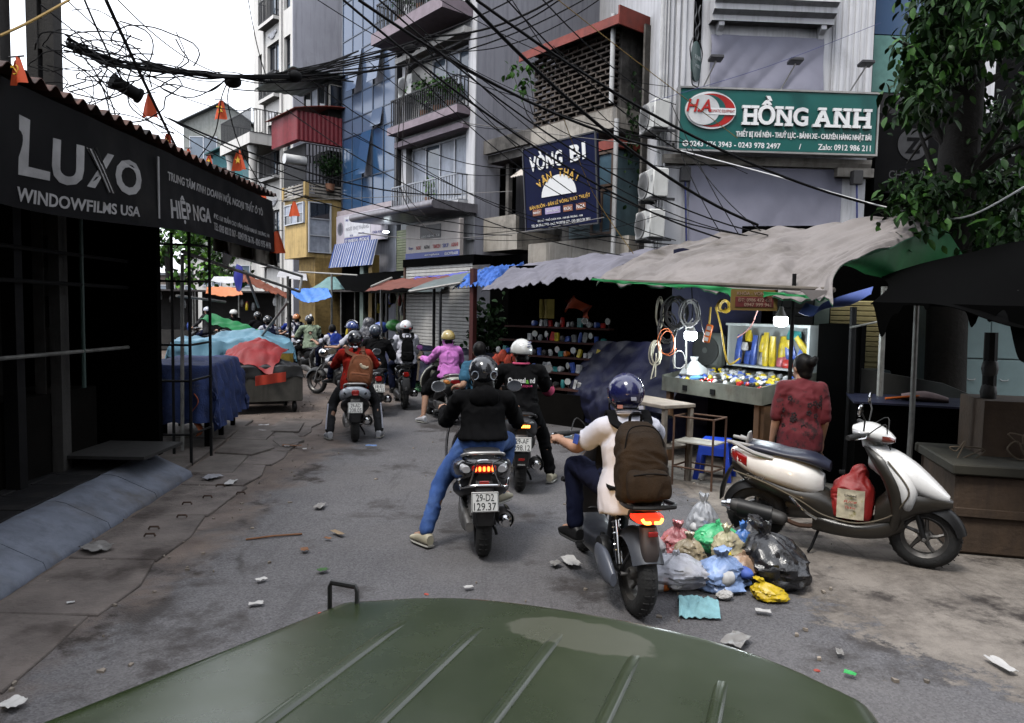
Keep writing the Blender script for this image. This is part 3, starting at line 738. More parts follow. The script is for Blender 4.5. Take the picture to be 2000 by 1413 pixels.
# projecting lattice box
xa,xb=X4(2.72),X4(.22);ya=-.05
MB().box((xa-.06,ya-.08,5.55),(xb+.1,1.58,5.96)).build('lattice_sill',PALEC,B4,smooth=False)
b=MB();b.rings([[(xa-.05,ya-.05,5.54),(xb+.08,ya-.05,5.54),(xb+.08,1.5,5.1),(xa-.05,1.5,5.1)],[(xa-.05,ya-.05,5.549),(xb+.08,ya-.05,5.549),(xb+.08,1.5,5.549),(xa-.05,1.5,5.549)]]);b.build('bracket_slab',OLD,B4,smooth=False)
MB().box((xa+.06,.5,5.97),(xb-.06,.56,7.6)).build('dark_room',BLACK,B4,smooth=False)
BRK=mat('lattice_brick',(.075,.06,.05),.9,var=.4,scale=4,bump=.3)
rows=15;hgt=1.72/rows;nb=9;bw=(xb-xa)/nb
bmesh_h=MB().box((-bw*.5,-.06,-.016),(bw*.5,.06,.016)).mesh('brick',False)
for j in range(rows+1):
    for i in range(nb):
        link('brick',bmesh_h,BRK,B4,(xa+bw*(i+.5),ya+rr.uniform(-.006,.006),5.98+hgt*j),(0,rr.uniform(-.01,.01),0))
vb=MB().box((-.012,-.055,-.5*hgt+.017),(.012,.055,.5*hgt-.017)).mesh('brick',False)
for j in range(rows):
    for i in range(nb):
        x=xa+bw*(i+(.5 if j%2 else 0.02));link('brick',vb,BRK,B4,(x,ya,5.98+hgt*(j+.5)))
bside=MB()   # side face of the box: open blockwork, dark and overgrown
MB().box((xb-.04,ya+.07,5.97),(xb+.06,1.57,7.7)).build('side_wall',OLD,B4,smooth=False)
rf=MB();rf.grid(lambda u,v:(xa-.18+(xb-xa+.5)*u,ya-.35+2.1*v,7.62+.28*v+.02*math.sin(u*90)),90,4,.03)
roof4=rf.build('roof',mat('red_tin',(.21,.035,.022),.6,var=.25,streak=.5),B4)
MB().box((xa-.2,ya-.36,7.45),(xb+.34,ya-.32,7.63)).build('fascia',mat('red_tin',(.21,.035,.022)),B4,smooth=False)
MB().box((xb+.31,ya-.35,7.44),(xb+.35,1.6,7.8)).build('fascia',mat('red_tin',(.21,.035,.022)),B4,smooth=False)
for(x,y,z0,z1)in((xb+.05,ya-.2,6.0,7.75),(xb+.12,ya-.1,3.0,5.7)):MB().tube([(x,y,z0),(x,y,z1)],.05,10).build('drain_pipe',mat('pvc_pipe',(.5,.5,.5),.5,streak=.5),B4)
# blue-grey louvred window box below, right of the sign
TEALW=mat('blue_grey_boards',(.10,.16,.18),.6,var=.2,streak=.4)
wx0,wx1=X4(1.55),X4(.2)
MB().box((wx0,-.02,3.4),(wx1,.89,5.15)).build('window_box',TEALW,B4,smooth=False)
MB().box((wx0+.1,-.06,5.16),(wx1+.1,.9,5.35)).build('window_box_roof',mat('red_tin',(.21,.035,.022)),B4,smooth=False)
for k in range(7):MB().box((wx0+.05,-.06,3.45+k*.12),(wx0+.7,-.03,3.53+k*.12),T((0,0,0))).build('louvre',TEALW,B4,smooth=False)
window(B4,wx0+.04,wx1-.02,4.4,5.12,3,1,mat('brown_frame',(.08,.05,.035),.6),mat('dusty_blue_glass',(.07,.12,.16),.2),y=-.09)
window(B4,wx0+.72,wx1-.02,3.42,4.36,2,1,mat('brown_frame',(.08,.05,.035)),mat('dusty_blue_glass',(.07,.12,.16)),y=-.09)
MB().box((1.9,.1,2.2),(W4-.1,.38,3.38)).build('lower_wall',PALEC,B4,smooth=False)
# tin awning over the sign, sapling on the roof
aw2=MB();aw2.grid(lambda u,v:(X4(3.0)+1.1*u,-.55+.9*v,4.85+.62*v+.012*math.sin(u*75)),60,3,.006);aw2.build('tin_awning',mat('pale_tin',(.5,.45,.4),.5,var=.1,streak=.4),B4)
# VONG BI sign
sv,wv=signboard('shop_sign','tilted navy bearing shop sign with white half disc on old house',.08,2.13,3.55,5.30,.75,mat('sign_navy',(.008,.011,.04),.5,var=.1,spec=.06),mat('dark_frame',(.03,.03,.035)))
sv.rotation_euler=(R(4),R(-1),ROT+R(3))
YEL=mat('gold_ink',(.65,.38,.06),.5,var=.05)
text('VÒNG',INKW,sv,(.68,-.012,1.44),(0,R(-1),0),width=.98,height=.40,off=.03,ext=.012,space=1.1);text('BI',INKW,sv,(1.60,-.012,1.44),(0,R(-2),0),width=.42,height=.33,off=.035,ext=.012,space=1.15)
for k,ch in enumerate('VÂN THÁI'):
    if ch!=' ':
        a=(k-3.5)*.17;text(ch,YEL,sv,(1.02+.98*math.sin(a),-.012,.14+.98*math.cos(a)),(0,a,0),height=.15 if ch not in 'ÂÁ' else .2,off=.018,ext=.012)
d=MB();n_=24;d.prism([(.50*math.cos(PI*i/n_),.42*math.sin(PI*i/n_))for i in range(n_+1)],.012,T((1.02,-.001,.66),PI/2));d.build('half_disc',INKW,sv,smooth=False)
text('BÁN BUÔN - BÁN LẺ VÒNG BI KỸ THUẬT',YEL,sv,(1.02,-.012,.52),(0,R(-3),0),width=1.75,height=.12,off=.012)
for k,tx in enumerate(('NHẬT','TRUNG QUỐC','ĐỨC','NGA')):
    xx=(.36,.83,1.27,1.63)[k];ww=(.26,.44,.26,.26)[k]
    MB().box((xx-ww/2,-.012,.30),(xx+ww/2,-.002,.43)).build('label_box',mat('sign_brown',(.28,.1,.05),.5)if k!=1 else mat('sign_lilac',(.4,.33,.55),.5),sv,smooth=False)
    text(tx,INKW,sv,(xx,-.013,.365),width=ww*.85,height=.075,off=.01)
text('ĐC: SỐ 4 PHỐ CHÙA VUA - HAI BÀ TRƯNG - HN',INKW,sv,(1.02,-.008,.19),width=1.3,height=.06,off=.004)
text('TEL: 04 3978 1033 - FAX: 04 39718 527 - DĐ: 0912 39 7831',INKW,sv,(1.02,-.008,.09),width=1.7,height=.06,off=.004)
sap=thing('sapling','wild sapling sprouting from the old house ledge beside the brick lattice','tree',bpos(3.1,-.4),ROT);sap.location.z=6.3
rs_=random.Random(8);tr=MB();pts=[]
for k in range(6):
    e=(-.75+.32*k,rs_.uniform(-.4,.2),.6+rs_.uniform(.1,.75));tr.tube([(.2,0,-.4),(e[0]*.4,e[1]*.5,.2),e],[.02,.012,.005],5)
    pts+=[(e[0]+rs_.gauss(0,.16),e[1]+rs_.gauss(0,.14),e[2]+rs_.gauss(0,.12))for _ in range(16)]
tr.build('trunk',BARK,sap);leaves(MB(),pts,.16,.06,4).build('crown',LEAFM,sap,smooth=False)
cr=MB();rr2=random.Random(5)
leaves(cr,[(xb+.1+rr2.uniform(0,.15),rr2.uniform(.1,1.5),5.6+rr2.gauss(0,.55))for _ in range(260)],.1,.035,6,1.0)
tag(cr.build('creeper',LEAFD,None,smooth=False,loc=bpos(t1),rot=(0,0,ROT)),'dark creeper growing down the side of the brick lattice box','plant')
# ---------------------------------------------------------------- yellow house with red tin box (projects toward the street)
t0,t1=12.6,14.4;W5=t1-t0;off5=1.25
B5=thing('yellow_house','stained yellow house with caged balcony and red corrugated box on top','building',bpos(t1,off5),ROT)
B5.scale=(1,1,.62);B5.location.z=1.5
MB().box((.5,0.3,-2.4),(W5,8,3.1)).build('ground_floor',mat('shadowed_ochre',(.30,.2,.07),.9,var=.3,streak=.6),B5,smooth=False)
MB().box((0,0,3.1),(W5,8,6.25)).build('wall',YELW,B5,smooth=False)
window(B5,.1,W5-.1,4.9,6.0,3,2,FRAMEW,[GLASSD,CURT],y=-.07)
fw=MB()   # flank window strip near the corner
f5=thing('x',None,None)
bpy.data.objects.remove(f5)
def flank_window(root,Wd,y0,y1,z0,z1,cols,rows,fm,gms):
    f=MB();f.box((Wd+.002,y0,z0),(Wd+.06,y1,z0+.05));f.box((Wd+.002,y0,z1-.05),(Wd+.06,y1,z1))
    for i in range(cols+1):yy=y0+(y1-y0-.05)*i/cols;f.box((Wd+.003,yy,z0+.051),(Wd+.055,yy+.05,z1-.051))
    for j in range(1,rows):zz=z0+(z1-z0)*j/rows;f.box((Wd+.004,y0+.051,zz),(Wd+.05,y1-.051,zz+.04))
    o=f.build('window',fm,root,smooth=False)
    for i in range(cols):
        for j in range(rows):
            MB().box((Wd+.005,y0+(y1-y0)*i/cols+.04,z0+(z1-z0)*j/rows+.03),(Wd+.02,y0+(y1-y0)*(i+1)/cols-.02,z0+(z1-z0)*(j+1)/rows-.01)).build('pane',gms[(i+j)%len(gms)],o,smooth=False)
flank_window(B5,W5,.05,.85,3.35,6.0,1,3,FRAMEW,[CURT,CURT,GLASSD])
# slatted parapet
for z in(6.33,6.5,6.67,6.84):MB().box((-.03,-.06,z),(W5+.06,.0,z+.09)).box((W5,.002,z),(W5+.06,3.2,z+.09)).build('slat',PALEC,B5,smooth=False)
for(x,y)in((0,-.05),(W5-.02,-.05),(W5-.02,1.3),(W5-.02,2.6)):MB().box((x-.06,y-.03,6.25),(x+.1,y+.1,7.0)).build('post',YELW,B5,smooth=False)
MB().box((-.05,-.08,6.25),(W5+.08,3.4,6.32)).build('cornice',PALEC,B5,smooth=False)
railing(B5,.0,W5,7.0,9.0,-.02,IRON,26,2.8,.016,'cage')
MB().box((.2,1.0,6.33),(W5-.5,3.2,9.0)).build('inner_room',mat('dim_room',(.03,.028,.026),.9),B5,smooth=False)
MB().box((W5-.3,.05,7.0),(W5-.05,.8,8.0)).build('tiled_wall',mat('pale_tiles',(.4,.4,.44),.4),B5,smooth=False)
tank=MB().tube([(0,-.35,0),(0,.35,0)],.16,16);tag(tank.build('water_heater',mat('tank_white',(.6,.6,.6),.4),None,loc=(*bpos(12.7,1.6)[:2],6.5),rot=(0,0,ROT)),'white cylinder tank on the caged balcony of the yellow house','tank')
REDC=mat('red_corrugated',(.21,.022,.03),.5,var=.15,streak=.3)
b=MB();n_=200
def corr(L,k):return[(L*i/k,.02*math.sin(i*1.6))for i in range(k+1)]
front=[(x,-.45+d)for x,d in corr(W5+.3,90)];side=[(W5+.3+d,-.45+y)for y,d in corr(3.4,90)]
prof=front+side[1:]+[(W5+.1,2.95),(W5+.1,-.25),(0,-.25)]
b.rings([[(x,y,9.0)for x,y in prof],[(x,y,10.45)for x,y in prof]],cap=True);b.build('red_tin_box',REDC,B5,angle=80)
r5=MB();r5.grid(lambda u,v:(-.2+(W5+.7)*u,-.6+1.9*v,10.5+.5*math.sin(PI*v*.5)),20,6,.03);r5.build('roof',mat('red_tile_roof',(.25,.05,.03),.7),B5)
window(B5,.2,W5+.1,10.95,12.2,3,1,FRAMED,[GLASSD,CURT],y=.6)
flank_window(B5,W5+.12,.7,3.6,10.95,12.2,3,1,mat('pale_frame',(.4,.38,.35),.6),[GLASSD,BLUEG2])
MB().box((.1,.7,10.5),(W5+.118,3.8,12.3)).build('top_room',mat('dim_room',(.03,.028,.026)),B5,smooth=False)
r6=MB();r6.grid(lambda u,v:(-.9+(W5+1.4)*u,-.7+5.0*v,12.45+.5*v+.02*math.sin(v*110)),6,110,.03);r6.build('roof',mat('green_tin_roof',(.10,.15,.14),.5,var=.2),B5)
cage=pot_plant((*bpos(12.45,.5)[:2],5.6),.9,.5,'dark climbing plant on the yellow house balcony',21,LEAFD,420)
# ---------------------------------------------------------------- tall ornate white house with blank flank
t0,t1=16.7,20.7;W6=t1-t0;off6=0.0
B6=thing('ornate_house','tall ornate white house with iron balconies and blank grey side wall','building',bpos(t1,off6),ROT)
hs=[]
for z in(3.6,7.0,10.1,13.0,15.9,18.8,21.7):hs+=[(.5,.95,z,z+1.9),(1.5,2.7,z-.1,z+2.0),(3.2,3.8,z,z+1.9)]
shell(W6,27,11,hs,.25).build('wall',CREAM,B6,smooth=False)
MB().box((W6+.002,.0,0),(W6+.06,11,27.2)).build('flank_wall',GREYW,B6,smooth=False)
for k,(a,b_,c,d)in enumerate(hs):window(B6,a,b_,c,d,2 if b_-a>1 else 1,2,FRAMED,[GLASS,GLASSD],.12)
for z in(3.6,7.0,10.1,13.0,15.9,18.8,21.7):
    railing(B6,1.35,2.85,z-.1,z+.75,-.28,IRON,14,.27);MB().box((1.3,-.3,z-.25),(2.9,-.001,z-.12)).build('balcony_slab',CREAM,B6,smooth=False)
    MB().ell((0,0,0),(.28,.05,.15)).ell((.3,0,.06),(.14,.04,.08)).ell((-.3,0,.06),(.14,.04,.08)).build('scroll_ornament',WHITE,B6,loc=(2.1,-.02,z+2.3))
for x in(1.12,2.92):MB().box((x,-.08,0),(x+.18,-.001,27)).build('pilaster',CREAM,B6,smooth=False)
MB().box((-.3,-1.3,7.9),(3.1,-.001,8.3)).build('bay_floor',CREAM,B6,smooth=False);railing(B6,-.3,3.1,8.3,9.2,-1.25,IRON,30,1.2)
for x in(.1,2.6):MB().lathe([(.2,0),(.16,.3),(.15,3.4),(.22,3.7)],14,c=(x,-1.0,4.19)).build('column',CREAM,B6)
# ---------------------------------------------------------------- far gabled shed house and teal box
def gable(name,label,px0,px1,pyb,pyt,pyr,Y,m,rm,D=6):
    a,b_=P(px0,pyb,Y),P(px1,pyb,Y);zt=P((px0+px1)/2,pyt,Y).z;zr=P((px0+px1)/2,pyr,Y).z;Wd=b_.x-a.x
    t=thing(name,label,'building',(a.x,Y,0))
    b=MB();b.rings([[(0,0,0),(Wd,0,0),(Wd,0,zt),(Wd*.62,0,zr-.1),(0,0,zt)],[(0,D,0),(Wd,D,0),(Wd,D,zt),(Wd*.62,D,zr-.1),(0,D,zt)]]);b.build('wall',m,t,smooth=False)
    for s_ in(0,1):
        e=MB();x0,x1=((-.35,Wd*.62),(Wd*.62,Wd+.35))[s_];za,zb=((zt-.15,zr),(zr,zt-.15))[s_]
        e.grid(lambda u,v:(x0+(x1-x0)*u,-.4+(D+.4)*v,za+(zb-za)*u+.02),30,2,.06);e.build('roof',rm,t)
    return t,Wd,zt
g1,wd,zt=gable('gabled_house','far grey tin clad house with shallow gabled roof',362,492,560,240,200,48,mat('tin_cladding',(.26,.27,.25),.6,streak=.5),mat('roof_grey',(.12,.13,.14),.6))
window(g1,.4,2.2,zt-3.2,zt-.9,2,1,FRAMEW,[GLASS],-.05)
b=MB()
for k in range(40):b.box((2.5+k*.05*(wd-2.6)/2.0,-.012,zt-5),(2.5+k*.05*(wd-2.6)/2.0+.02,-.001,zt-.1))
b.build('cladding_rib',mat('tin_cladding',(.26,.27,.25)),g1,smooth=False)
g2,wd,zt=gable('teal_shed','small teal tin shed on a far rooftop',418,475,560,300,282,42,mat('teal_tin',(.04,.17,.19),.6,streak=.4),mat('teal_roof',(.05,.14,.15),.6),4)
window(g2,.6,1.1,zt-1.6,zt-.8,1,1,FRAMED,[GLASSD],-.05)
# ================================================================== WHITE HOUSE WITH THE GREEN SIGN
HA=thing('white_house','white classical house with fluted pilasters, cloth screens and a big green sign','building',(2.78,14,0),R(3))
WH=3.96
shell(WH,16,9,[(.95,2.95,7.75,9.6),(.55,3.4,3.0,4.6),(.85,2.95,5.9,6.9)],.2).build('wall',WHITE,HA,smooth=False)
MB().box((-.04,-.03,0),(-.002,9,16.1)).build('flank_wall',WHITE,HA,smooth=False)
fl=MB()
for k in range(6):fl.box((3.2+k*.125,-.05,5.0),(3.2+k*.125+.075,-.001,16),c=.012)
fl.box((3.17,-.03,5.0),(3.96,-.0005,16));fl.build('fluted_pilaster',WHITE,HA,smooth=False)
fl=MB()
for k in range(3):fl.box((.04+k*.12,-.05,5.0),(.04+k*.12+.08,-.001,16),c=.012)
fl.build('fluted_pilaster',WHITE,HA,smooth=False)
MB().box((.50,-.035,6.2),(.64,-.002,7.72)).build('dark_slot',BLACK,HA,smooth=False)
cn=MB();cp=[(-.002,7.22),(-.22,7.22),(-.22,7.32),(-.34,7.38),(-.34,7.48),(-.44,7.54),(-.44,7.62),(-.002,7.62)]
cn.rings([[(.78,a,b_)for a,b_ in cp],[(3.08,a,b_)for a,b_ in cp]]);cn.build('cornice',WHITE,HA,smooth=False)
for x in(.92,2.86):
    c_=MB();q=[(-.002,7.0),(-.08,7.0),(-.1,7.06),(-.2,7.14),(-.2,7.219),(-.002,7.219)];c_.rings([[(x,a,b_)for a,b_ in q],[(x+.1,a,b_)for a,b_ in q]]);c_.build('corbel',WHITE,HA,smooth=False)
railing(HA,.85,3.05,7.63,8.3,-.38,IRON,16,.36)
window(HA,.95,2.95,7.76,9.58,2,2,FRAMED,[GLASSD],.1)
cn=MB();cp=[(-.002,4.62),(-.12,4.62),(-.16,4.7),(-.16,4.78),(-.002,4.78)]
cn.rings([[(-.02,a,b_)for a,b_ in cp],[(WH+.02,a,b_)for a,b_ in cp]]);cn.build('cornice',PALEC,HA,smooth=False)
MB().box((3.3,-.2,4.45),(WH+.05,-.001,4.615)).build('capital',PALEC,HA,smooth=False)
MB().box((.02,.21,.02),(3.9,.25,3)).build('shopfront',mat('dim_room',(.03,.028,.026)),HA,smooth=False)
SHADE=mat('grey_cloth',(.21,.21,.265),.9,var=.06,scale=2,bump=.05,bscale=200)
def cloth(name,label,cat,fn,nu,nv,m,parent=None,thick=.006,under=None,group=None,loc=None,rot=None,part=False):
    o=MB().grid(fn,nu,nv,thick).build(name,m,parent,loc=loc,rot=rot,angle=70,fix=False)
    if under:
        U_=MB().grid(lambda u,v:Vector(fn(u,v))-Vector((0,0,thick+.008)),nu,nv,.003).build('underside',under,o,angle=70,fix=False)
        U_.matrix_parent_inverse=Matrix.Identity(4)
    return o if part else tag(o,label,cat,group)
def sheet_fn(x0,x1,z0,z1,seed,amp=.05):
    def fn(u,v):
        x=x0+(x1-x0)*u;z=z1+(z0-z1)*v;pull=.10*amp/.05*math.sin(PI*u)*v*.3
        f=amp*(2.4*abs(nz(u*3.6+v*1.5+seed,v*.4))+.35*abs(nz(u*6-v*3.2,v*.8+seed))+.35*abs(nz(u*15+v,v*2)))*(.35+.75*v)
        return(x+.02*nz(v*3,seed),-.05-f-pull,z+.03*math.sin(u*PI*3)*v)
    return fn
cloth('cloth_screen','grey cloth screen covering the upper window above the green sign','cloth',sheet_fn(.82,2.98,5.9,7.02,1),60,40,SHADE,loc=HA.location,rot=HA.rotation_euler)
cloth('cloth_screen','wide grey cloth screen below the green sign','cloth',sheet_fn(.5,3.46,2.6,4.6,5,.06),80,50,SHADE,loc=HA.location,rot=HA.rotation_euler)
for x,lb in((.40,'black wall box at the near end of the lower grey cloth'),(3.62,'black wall box at the far end of the lower grey cloth')):
    o=thing('wall_lamp',lb,'lamp',Vector(HA.location)+Vector((x,-.05,4.28)),R(3));MB().box((-.09,-.16,0),(.09,.0,.26),c=.01).build('housing',IRON,o,smooth=False)
    MB().tube([(0,-.1,0),(.05,-.12,-1.0),(.12,-.05,-2.0)],.018,6).build('cord',mat('blue_cord',(.03,.04,.15),.7),o)
for x in(-.12,-.06,.0):MB().tube([(x,-.1,.3),(x,-.1,16)],.035 if x<-.1 else .018,8).build('drain_pipe',mat('pvc_pipe',(.5,.5,.5),.5,streak=.5),HA)
for z,lb,dx in((5.15,'topmost of the three air conditioners on the white house side',0),(3.92,'middle of the three air conditioners on the white house side',.02),(3.18,'lowest of the three air conditioners on the white house side',-.02)):
    aircon((2.55+dx,13.75,z),R(-78),lb,.72,.52,.3)
# green sign
SG=thing('shop_sign','big green shop sign with white raised letters and red white oval emblem','sign',(2.99,13.62,4.83),R(2.6));WS,HS=3.70,1.09
GRN=mat('sign_green',(.012,.11,.10),.35,var=.06)
MB().box((0,0,0),(WS,.16,HS),c=.01).build('board',GRN,SG,smooth=False)
ALU=mat('aluminium',(.4,.4,.4),.4,metal=.7)
b=MB();b.box((-.035,-.02,-.035),(WS+.035,.17,-.002));b.box((-.035,-.02,HS+.002),(WS+.035,.17,HS+.035));b.box((-.035,-.019,-.001),(-.002,.17,HS+.001));b.box((WS+.002,-.019,-.001),(WS+.035,.17,HS+.001));b.build('frame',ALU,SG,smooth=False)
def ellp(cx,cz,rx,rz_,a0=0,a1=2*PI,n=40):return[(cx+rx*math.cos(a0+(a1-a0)*i/n),cz+rz_*math.sin(a0+(a1-a0)*i/n))for i in range(n+1 if a1-a0<6.2 else n)]
def plate2d(poly,y,h,name,m,root):return MB().prism(poly,h,Matrix(((1,0,0,0),(0,0,-1,y),(0,1,0,0),(0,0,0,1)))).build(name,m,root,smooth=False)
plate2d(ellp(.56,.70,.47,.335),-.002,.03,'emblem_rim',INKW,SG)
REDS=mat('sign_red',(.45,.015,.012),.4,var=.04)
plate2d(ellp(.585,.70,.43,.30),-.033,.006,'emblem_field',REDS,SG)
plate2d(ellp(.50,.70,.34,.275),-.040,.006,'emblem_ring',GRN,SG)
plate2d(ellp(.42,.70,.30,.27),-.047,.006,'emblem_centre',mat('emblem_pale',(.6,.6,.6),.4),SG)
plate2d([(.48,.62),(1.02,.62),(1.02,.74),(.48,.74)],-.054,.004,'emblem_band',INKW,SG)
text('H.A',REDS,SG,(.33,-.056,.77),width=.46,height=.23,shear=.25,off=.02,ext=.012)
text('PNEUMATIC EQUIPMENT',REDS,SG,(.75,-.060,.68),width=.5,height=.06,ext=.003)
# slab-serif raised capitals
def big(ch,x,z,wd,hh,serif=()):
    text(ch,INKW,SG,(x,-.002,z),width=wd,height=hh,off=.03,ext=.05)
letters=[('H',1.30,.25,.33),('Ồ',1.60,.32,.52),('N',1.93,.28,.33),('G',2.24,.28,.34),('A',2.66,.32,.33),('N',3.02,.28,.33),('H',3.40,.30,.33)]
for ch,x,wd,hh in letters:
    zc=.63+(.095 if ch=='Ồ' else 0);big(ch,x,zc,wd,hh)
    if ch in 'HNA':
        sb=MB()
        for sx in(-1,1):
            xx=x+sx*(wd/2-.045)
            sb=MB();sb.box((xx-.075,-.056,.63-.176),(xx+.075,-.003,.63-.125))
            if ch!='A':sb.box((xx-.075,-.056,.63+.125),(xx+.075,-.003,.63+.176))
            sb.build('serif',INKW,SG,smooth=False)
        if ch=='A':MB().box((x-.09,-.056,.63+.13),(x+.06,-.003,.63+.176)).build('serif',INKW,SG,smooth=False)
text('THIẾT BỊ KHÍ NÉN - THUỶ LỰC - BÁNH XE - CHUYÊN HÀNG NHẬT BÃI',INKW,SG,(2.33,-.002,.31),width=2.55,height=.18,off=.022,ext=.015)
text('0243 976 3943 - 0243 978 2497',INKW,SG,(1.05,-.002,.10),width=1.70,height=.10,off=.016)
text('/',INKW,SG,(2.27,-.002,.10),height=.10,off=.016);text('Zalo: 0912 986 211',INKW,SG,(3.11,-.002,.105),width=1.0,height=.11,off=.016)
plate2d(ellp(.12,.10,.055,.055),-.002,.008,'phone_mark',INKW,SG)
hs_=MB().tube([(.095,-.014,.125),(.10,-.014,.09),(.145,-.014,.07)],.009,6);hs_.build('phone_mark',GRN,SG)
for k,(x,lb)in enumerate(((.55,'sign spotlight nearest the oval emblem'),(2.0,'sign spotlight over the middle of the green sign'),(3.3,'sign spotlight nearest the tree on the green sign'))):
    o=thing('spotlight',lb,'lamp',(2.99+x,13.6+x*.045,5.95),R(2.6),'spotlights on arms above the green sign')
    MB().tube([(-.12,.1,0),(0,-.25,.38)],.014,6).build('arm',ALU,o);MB().box((-.12,-.40,.36),(.12,-.2,.42),T((0,0,0),R(-8)),c=.01).build('head',FRAMED,o,smooth=False)
hang=thing('hanging_sign','oval dark green sign on a wrought iron bracket beside the pilaster','sign',(3.15,13.2,6.25),R(50))
o=MB().lathe([(.0,-.03),(.20,-.03),(.24,-.015),(.24,.015),(.20,.03),(0,.03)],28,'y');o.v=[(x*.75,y,z*1.45)for x,y,z in o.v];o.build('oval_plate',mat('oval_green',(.015,.045,.04),.4),hang)
text('H.ANH',mat('pale_ink',(.35,.4,.4),.5),hang,(0,-.032,.06),width=.22,height=.08);text('1982',mat('pale_ink',(.35,.4,.4)),hang,(0,-.032,-.08),width=.16,height=.05)
sc_=MB()
for s_ in(-1,1):
    sc_.tube([(s_*.0,0,.36),(s_*.06,0,.5),(s_*.02,0,.6),(s_*.1,0,.7),(s_*.04,0,.85),(s_*.1,0,1.0)],.012,6,smooth=4)
    sc_.tube([(s_*.19,0,0),(s_*.24,0,.2),(s_*.12,0,.4)],.012,6,smooth=4);sc_.tube([(s_*.16,0,-.2),(s_*.12,0,-.4),(0,0,-.42)],.012,6,smooth=4)
sc_.build('bracket',IRON,hang)
# ------------------------------------------------------------------ dark glass corner building behind the tree
GB=thing('glass_building','dark glass building with teal spandrel behind the big tree','building',(6.85,14.6,0),R(4))
MB().box((0,.06,0),(4.2,9,15)).build('wall',mat('dim_wall',(.006,.006,.0065),.9,spec=.05),GB,smooth=False)
for i in range(3):
    for z0,z1,m_ in((5.0,6.2,GLASSD),(6.22,7.3,mat('teal_spandrel',(.10,.22,.20),.15,var=.15)),(7.32,9.0,BLUEG2),(9.02,12,GLASSD)):
        MB().box((.1+i*.72,.0,z0),(.1+i*.72+.69,.03,z1)).build('pane',m_,GB,smooth=False)
MB().box((2.3,-.1,3.0),(2.55,.2,15)).build('column',WHITE,GB,smooth=False)
MB().box((-.05,-.08,4.7),(2.3,.05,4.98)).build('sign_rail',IRON,GB,smooth=False)
CV=thing('shop_sign','unlit black board with grey round mark behind the tree','sign',(6.9,14.2,4.55),R(3));GREYI=mat('dull_grey_ink',(.05,.05,.053),.6,spec=.1)
MB().box((0,0,-.35),(2.5,.12,1.15)).build('board',mat('board_black',(.004,.004,.0045),.6,var=.2,spec=.05),CV,smooth=False)
text('CHÙA VUA',GREYI,CV,(.75,-.002,.02),width=.95,height=.2,off=.01);plate2d(ellp(.72,.58,.3,.3),-.002,.01,'round_mark',GREYI,CV)
text('Z',mat('board_black',(.012,.012,.013)),CV,(.72,-.013,.56),height=.3,off=.04);plate2d(ellp(1.75,.6,.3,.3,2.2,4.3),-.002,.01,'round_mark',GREYI,CV)
# ------------------------------------------------------------------ TREE on the right
def tree_crown(root,pts_near,pts_rest,mlist,L,seed,name='leaf'):
    rr=random.Random(seed);shared=[]
    for k in range(3):
        vs,fs=leaf_mesh(L*(.85+.2*k),L*.25,.25+.1*k);shared.append(MB().add(vs,fs).mesh(name,True))
    cop=[(me,m)for me in shared for m in mlist];meshes=[]
    for me,m in cop:
        c=me.copy();c.materials.append(m);meshes.append(c)
    for p in pts_near:
        o=bpy.data.objects.new(name,rr.choice(meshes));COL.objects.link(o);o.parent=root;o.location=p
        o.rotation_euler=(rr.uniform(-1.3,.2),rr.uniform(-.7,.7),rr.uniform(0,6.28));s_=rr.uniform(.7,1.25);o.scale=(s_,s_,s_)
    for i,m in enumerate(mlist):
        o=leaves(MB(),pts_rest[i::len(mlist)],L,L*.25,seed+i).build('crown',m,root,smooth=True,fix=False);o['kind']='stuff'
TR=thing('street_tree','big dark trunked tree with broad leaves beside the green sign','tree',(5.55,9.3,0))
rt=random.Random(12)
MB().tube([(0,0,-.2),(.02,.0,.6),(-.02,0,2.5),(.05,.05,4.5),(.0,.1,6.3),(-.1,.1,9.5)],[.36,.25,.235,.23,.22,.16],16,smooth=4).build('trunk',BARK,TR)
br=MB();tips=[]
for k in range(15):
    z=rt.uniform(3.2,6.8);a=rt.uniform(0,6.28);ln=rt.uniform(.8,1.9)
    ln*=.55 if math.cos(a)<0 else 1;e=(ln*math.cos(a),ln*math.sin(a)*.8,z+rt.uniform(-.1,1.6));m_=(e[0]*.5,e[1]*.5,z+.5)
    br.tube([(0,0,z),m_,e],[.06,.035,.01],7,smooth=3);tips+=[e,m_]
br.build('limb',BARK,TR)
loc0=Vector((5.55,9.3,0))
def px_pts(boxes,seed):
    r_=random.Random(seed);o=[]
    for(x0,y0,x1,y1,Ya,Yb,n)in boxes:
        cl=[(r_.uniform(x0,x1),r_.uniform(y0,y1),r_.uniform(Ya,Yb))for _ in range(max(1,n//14))]
        for _ in range(n):
            c=r_.choice(cl);p=P(c[0]+r_.gauss(0,20),c[1]+r_.gauss(0,15),c[2]+r_.gauss(0,.25));o.append(tuple(p-loc0))
    return o
near=px_pts([(1790,30,1850,200,7.2,8.4,90),(1750,170,1810,250,7.4,8,36),(1890,340,2000,480,7,8,40),(1900,0,2000,90,6.5,7.6,50),(1760,350,1830,420,7.8,8.6,44)],3)
rest=px_pts([(1795,-150,1900,160,8,10,2000),(1768,100,1835,235,8,9.0,600),(1900,-150,2080,90,7,10,3200),(1975,100,2150,330,7,10,1000),(1880,340,2120,500,8.5,10.5,1900),(1750,350,1860,460,8.2,9.2,800),(1905,200,1975,400,9,11,400)],5)
tree_crown(TR,near,rest,[LEAFD,LEAFM,LEAFD],.128,4)
BT=thing('young_tree','fresh bright green young tree peeping over the grey canopy','tree',(6.3,11.2,0));loc0=Vector((6.3,11.2,0))
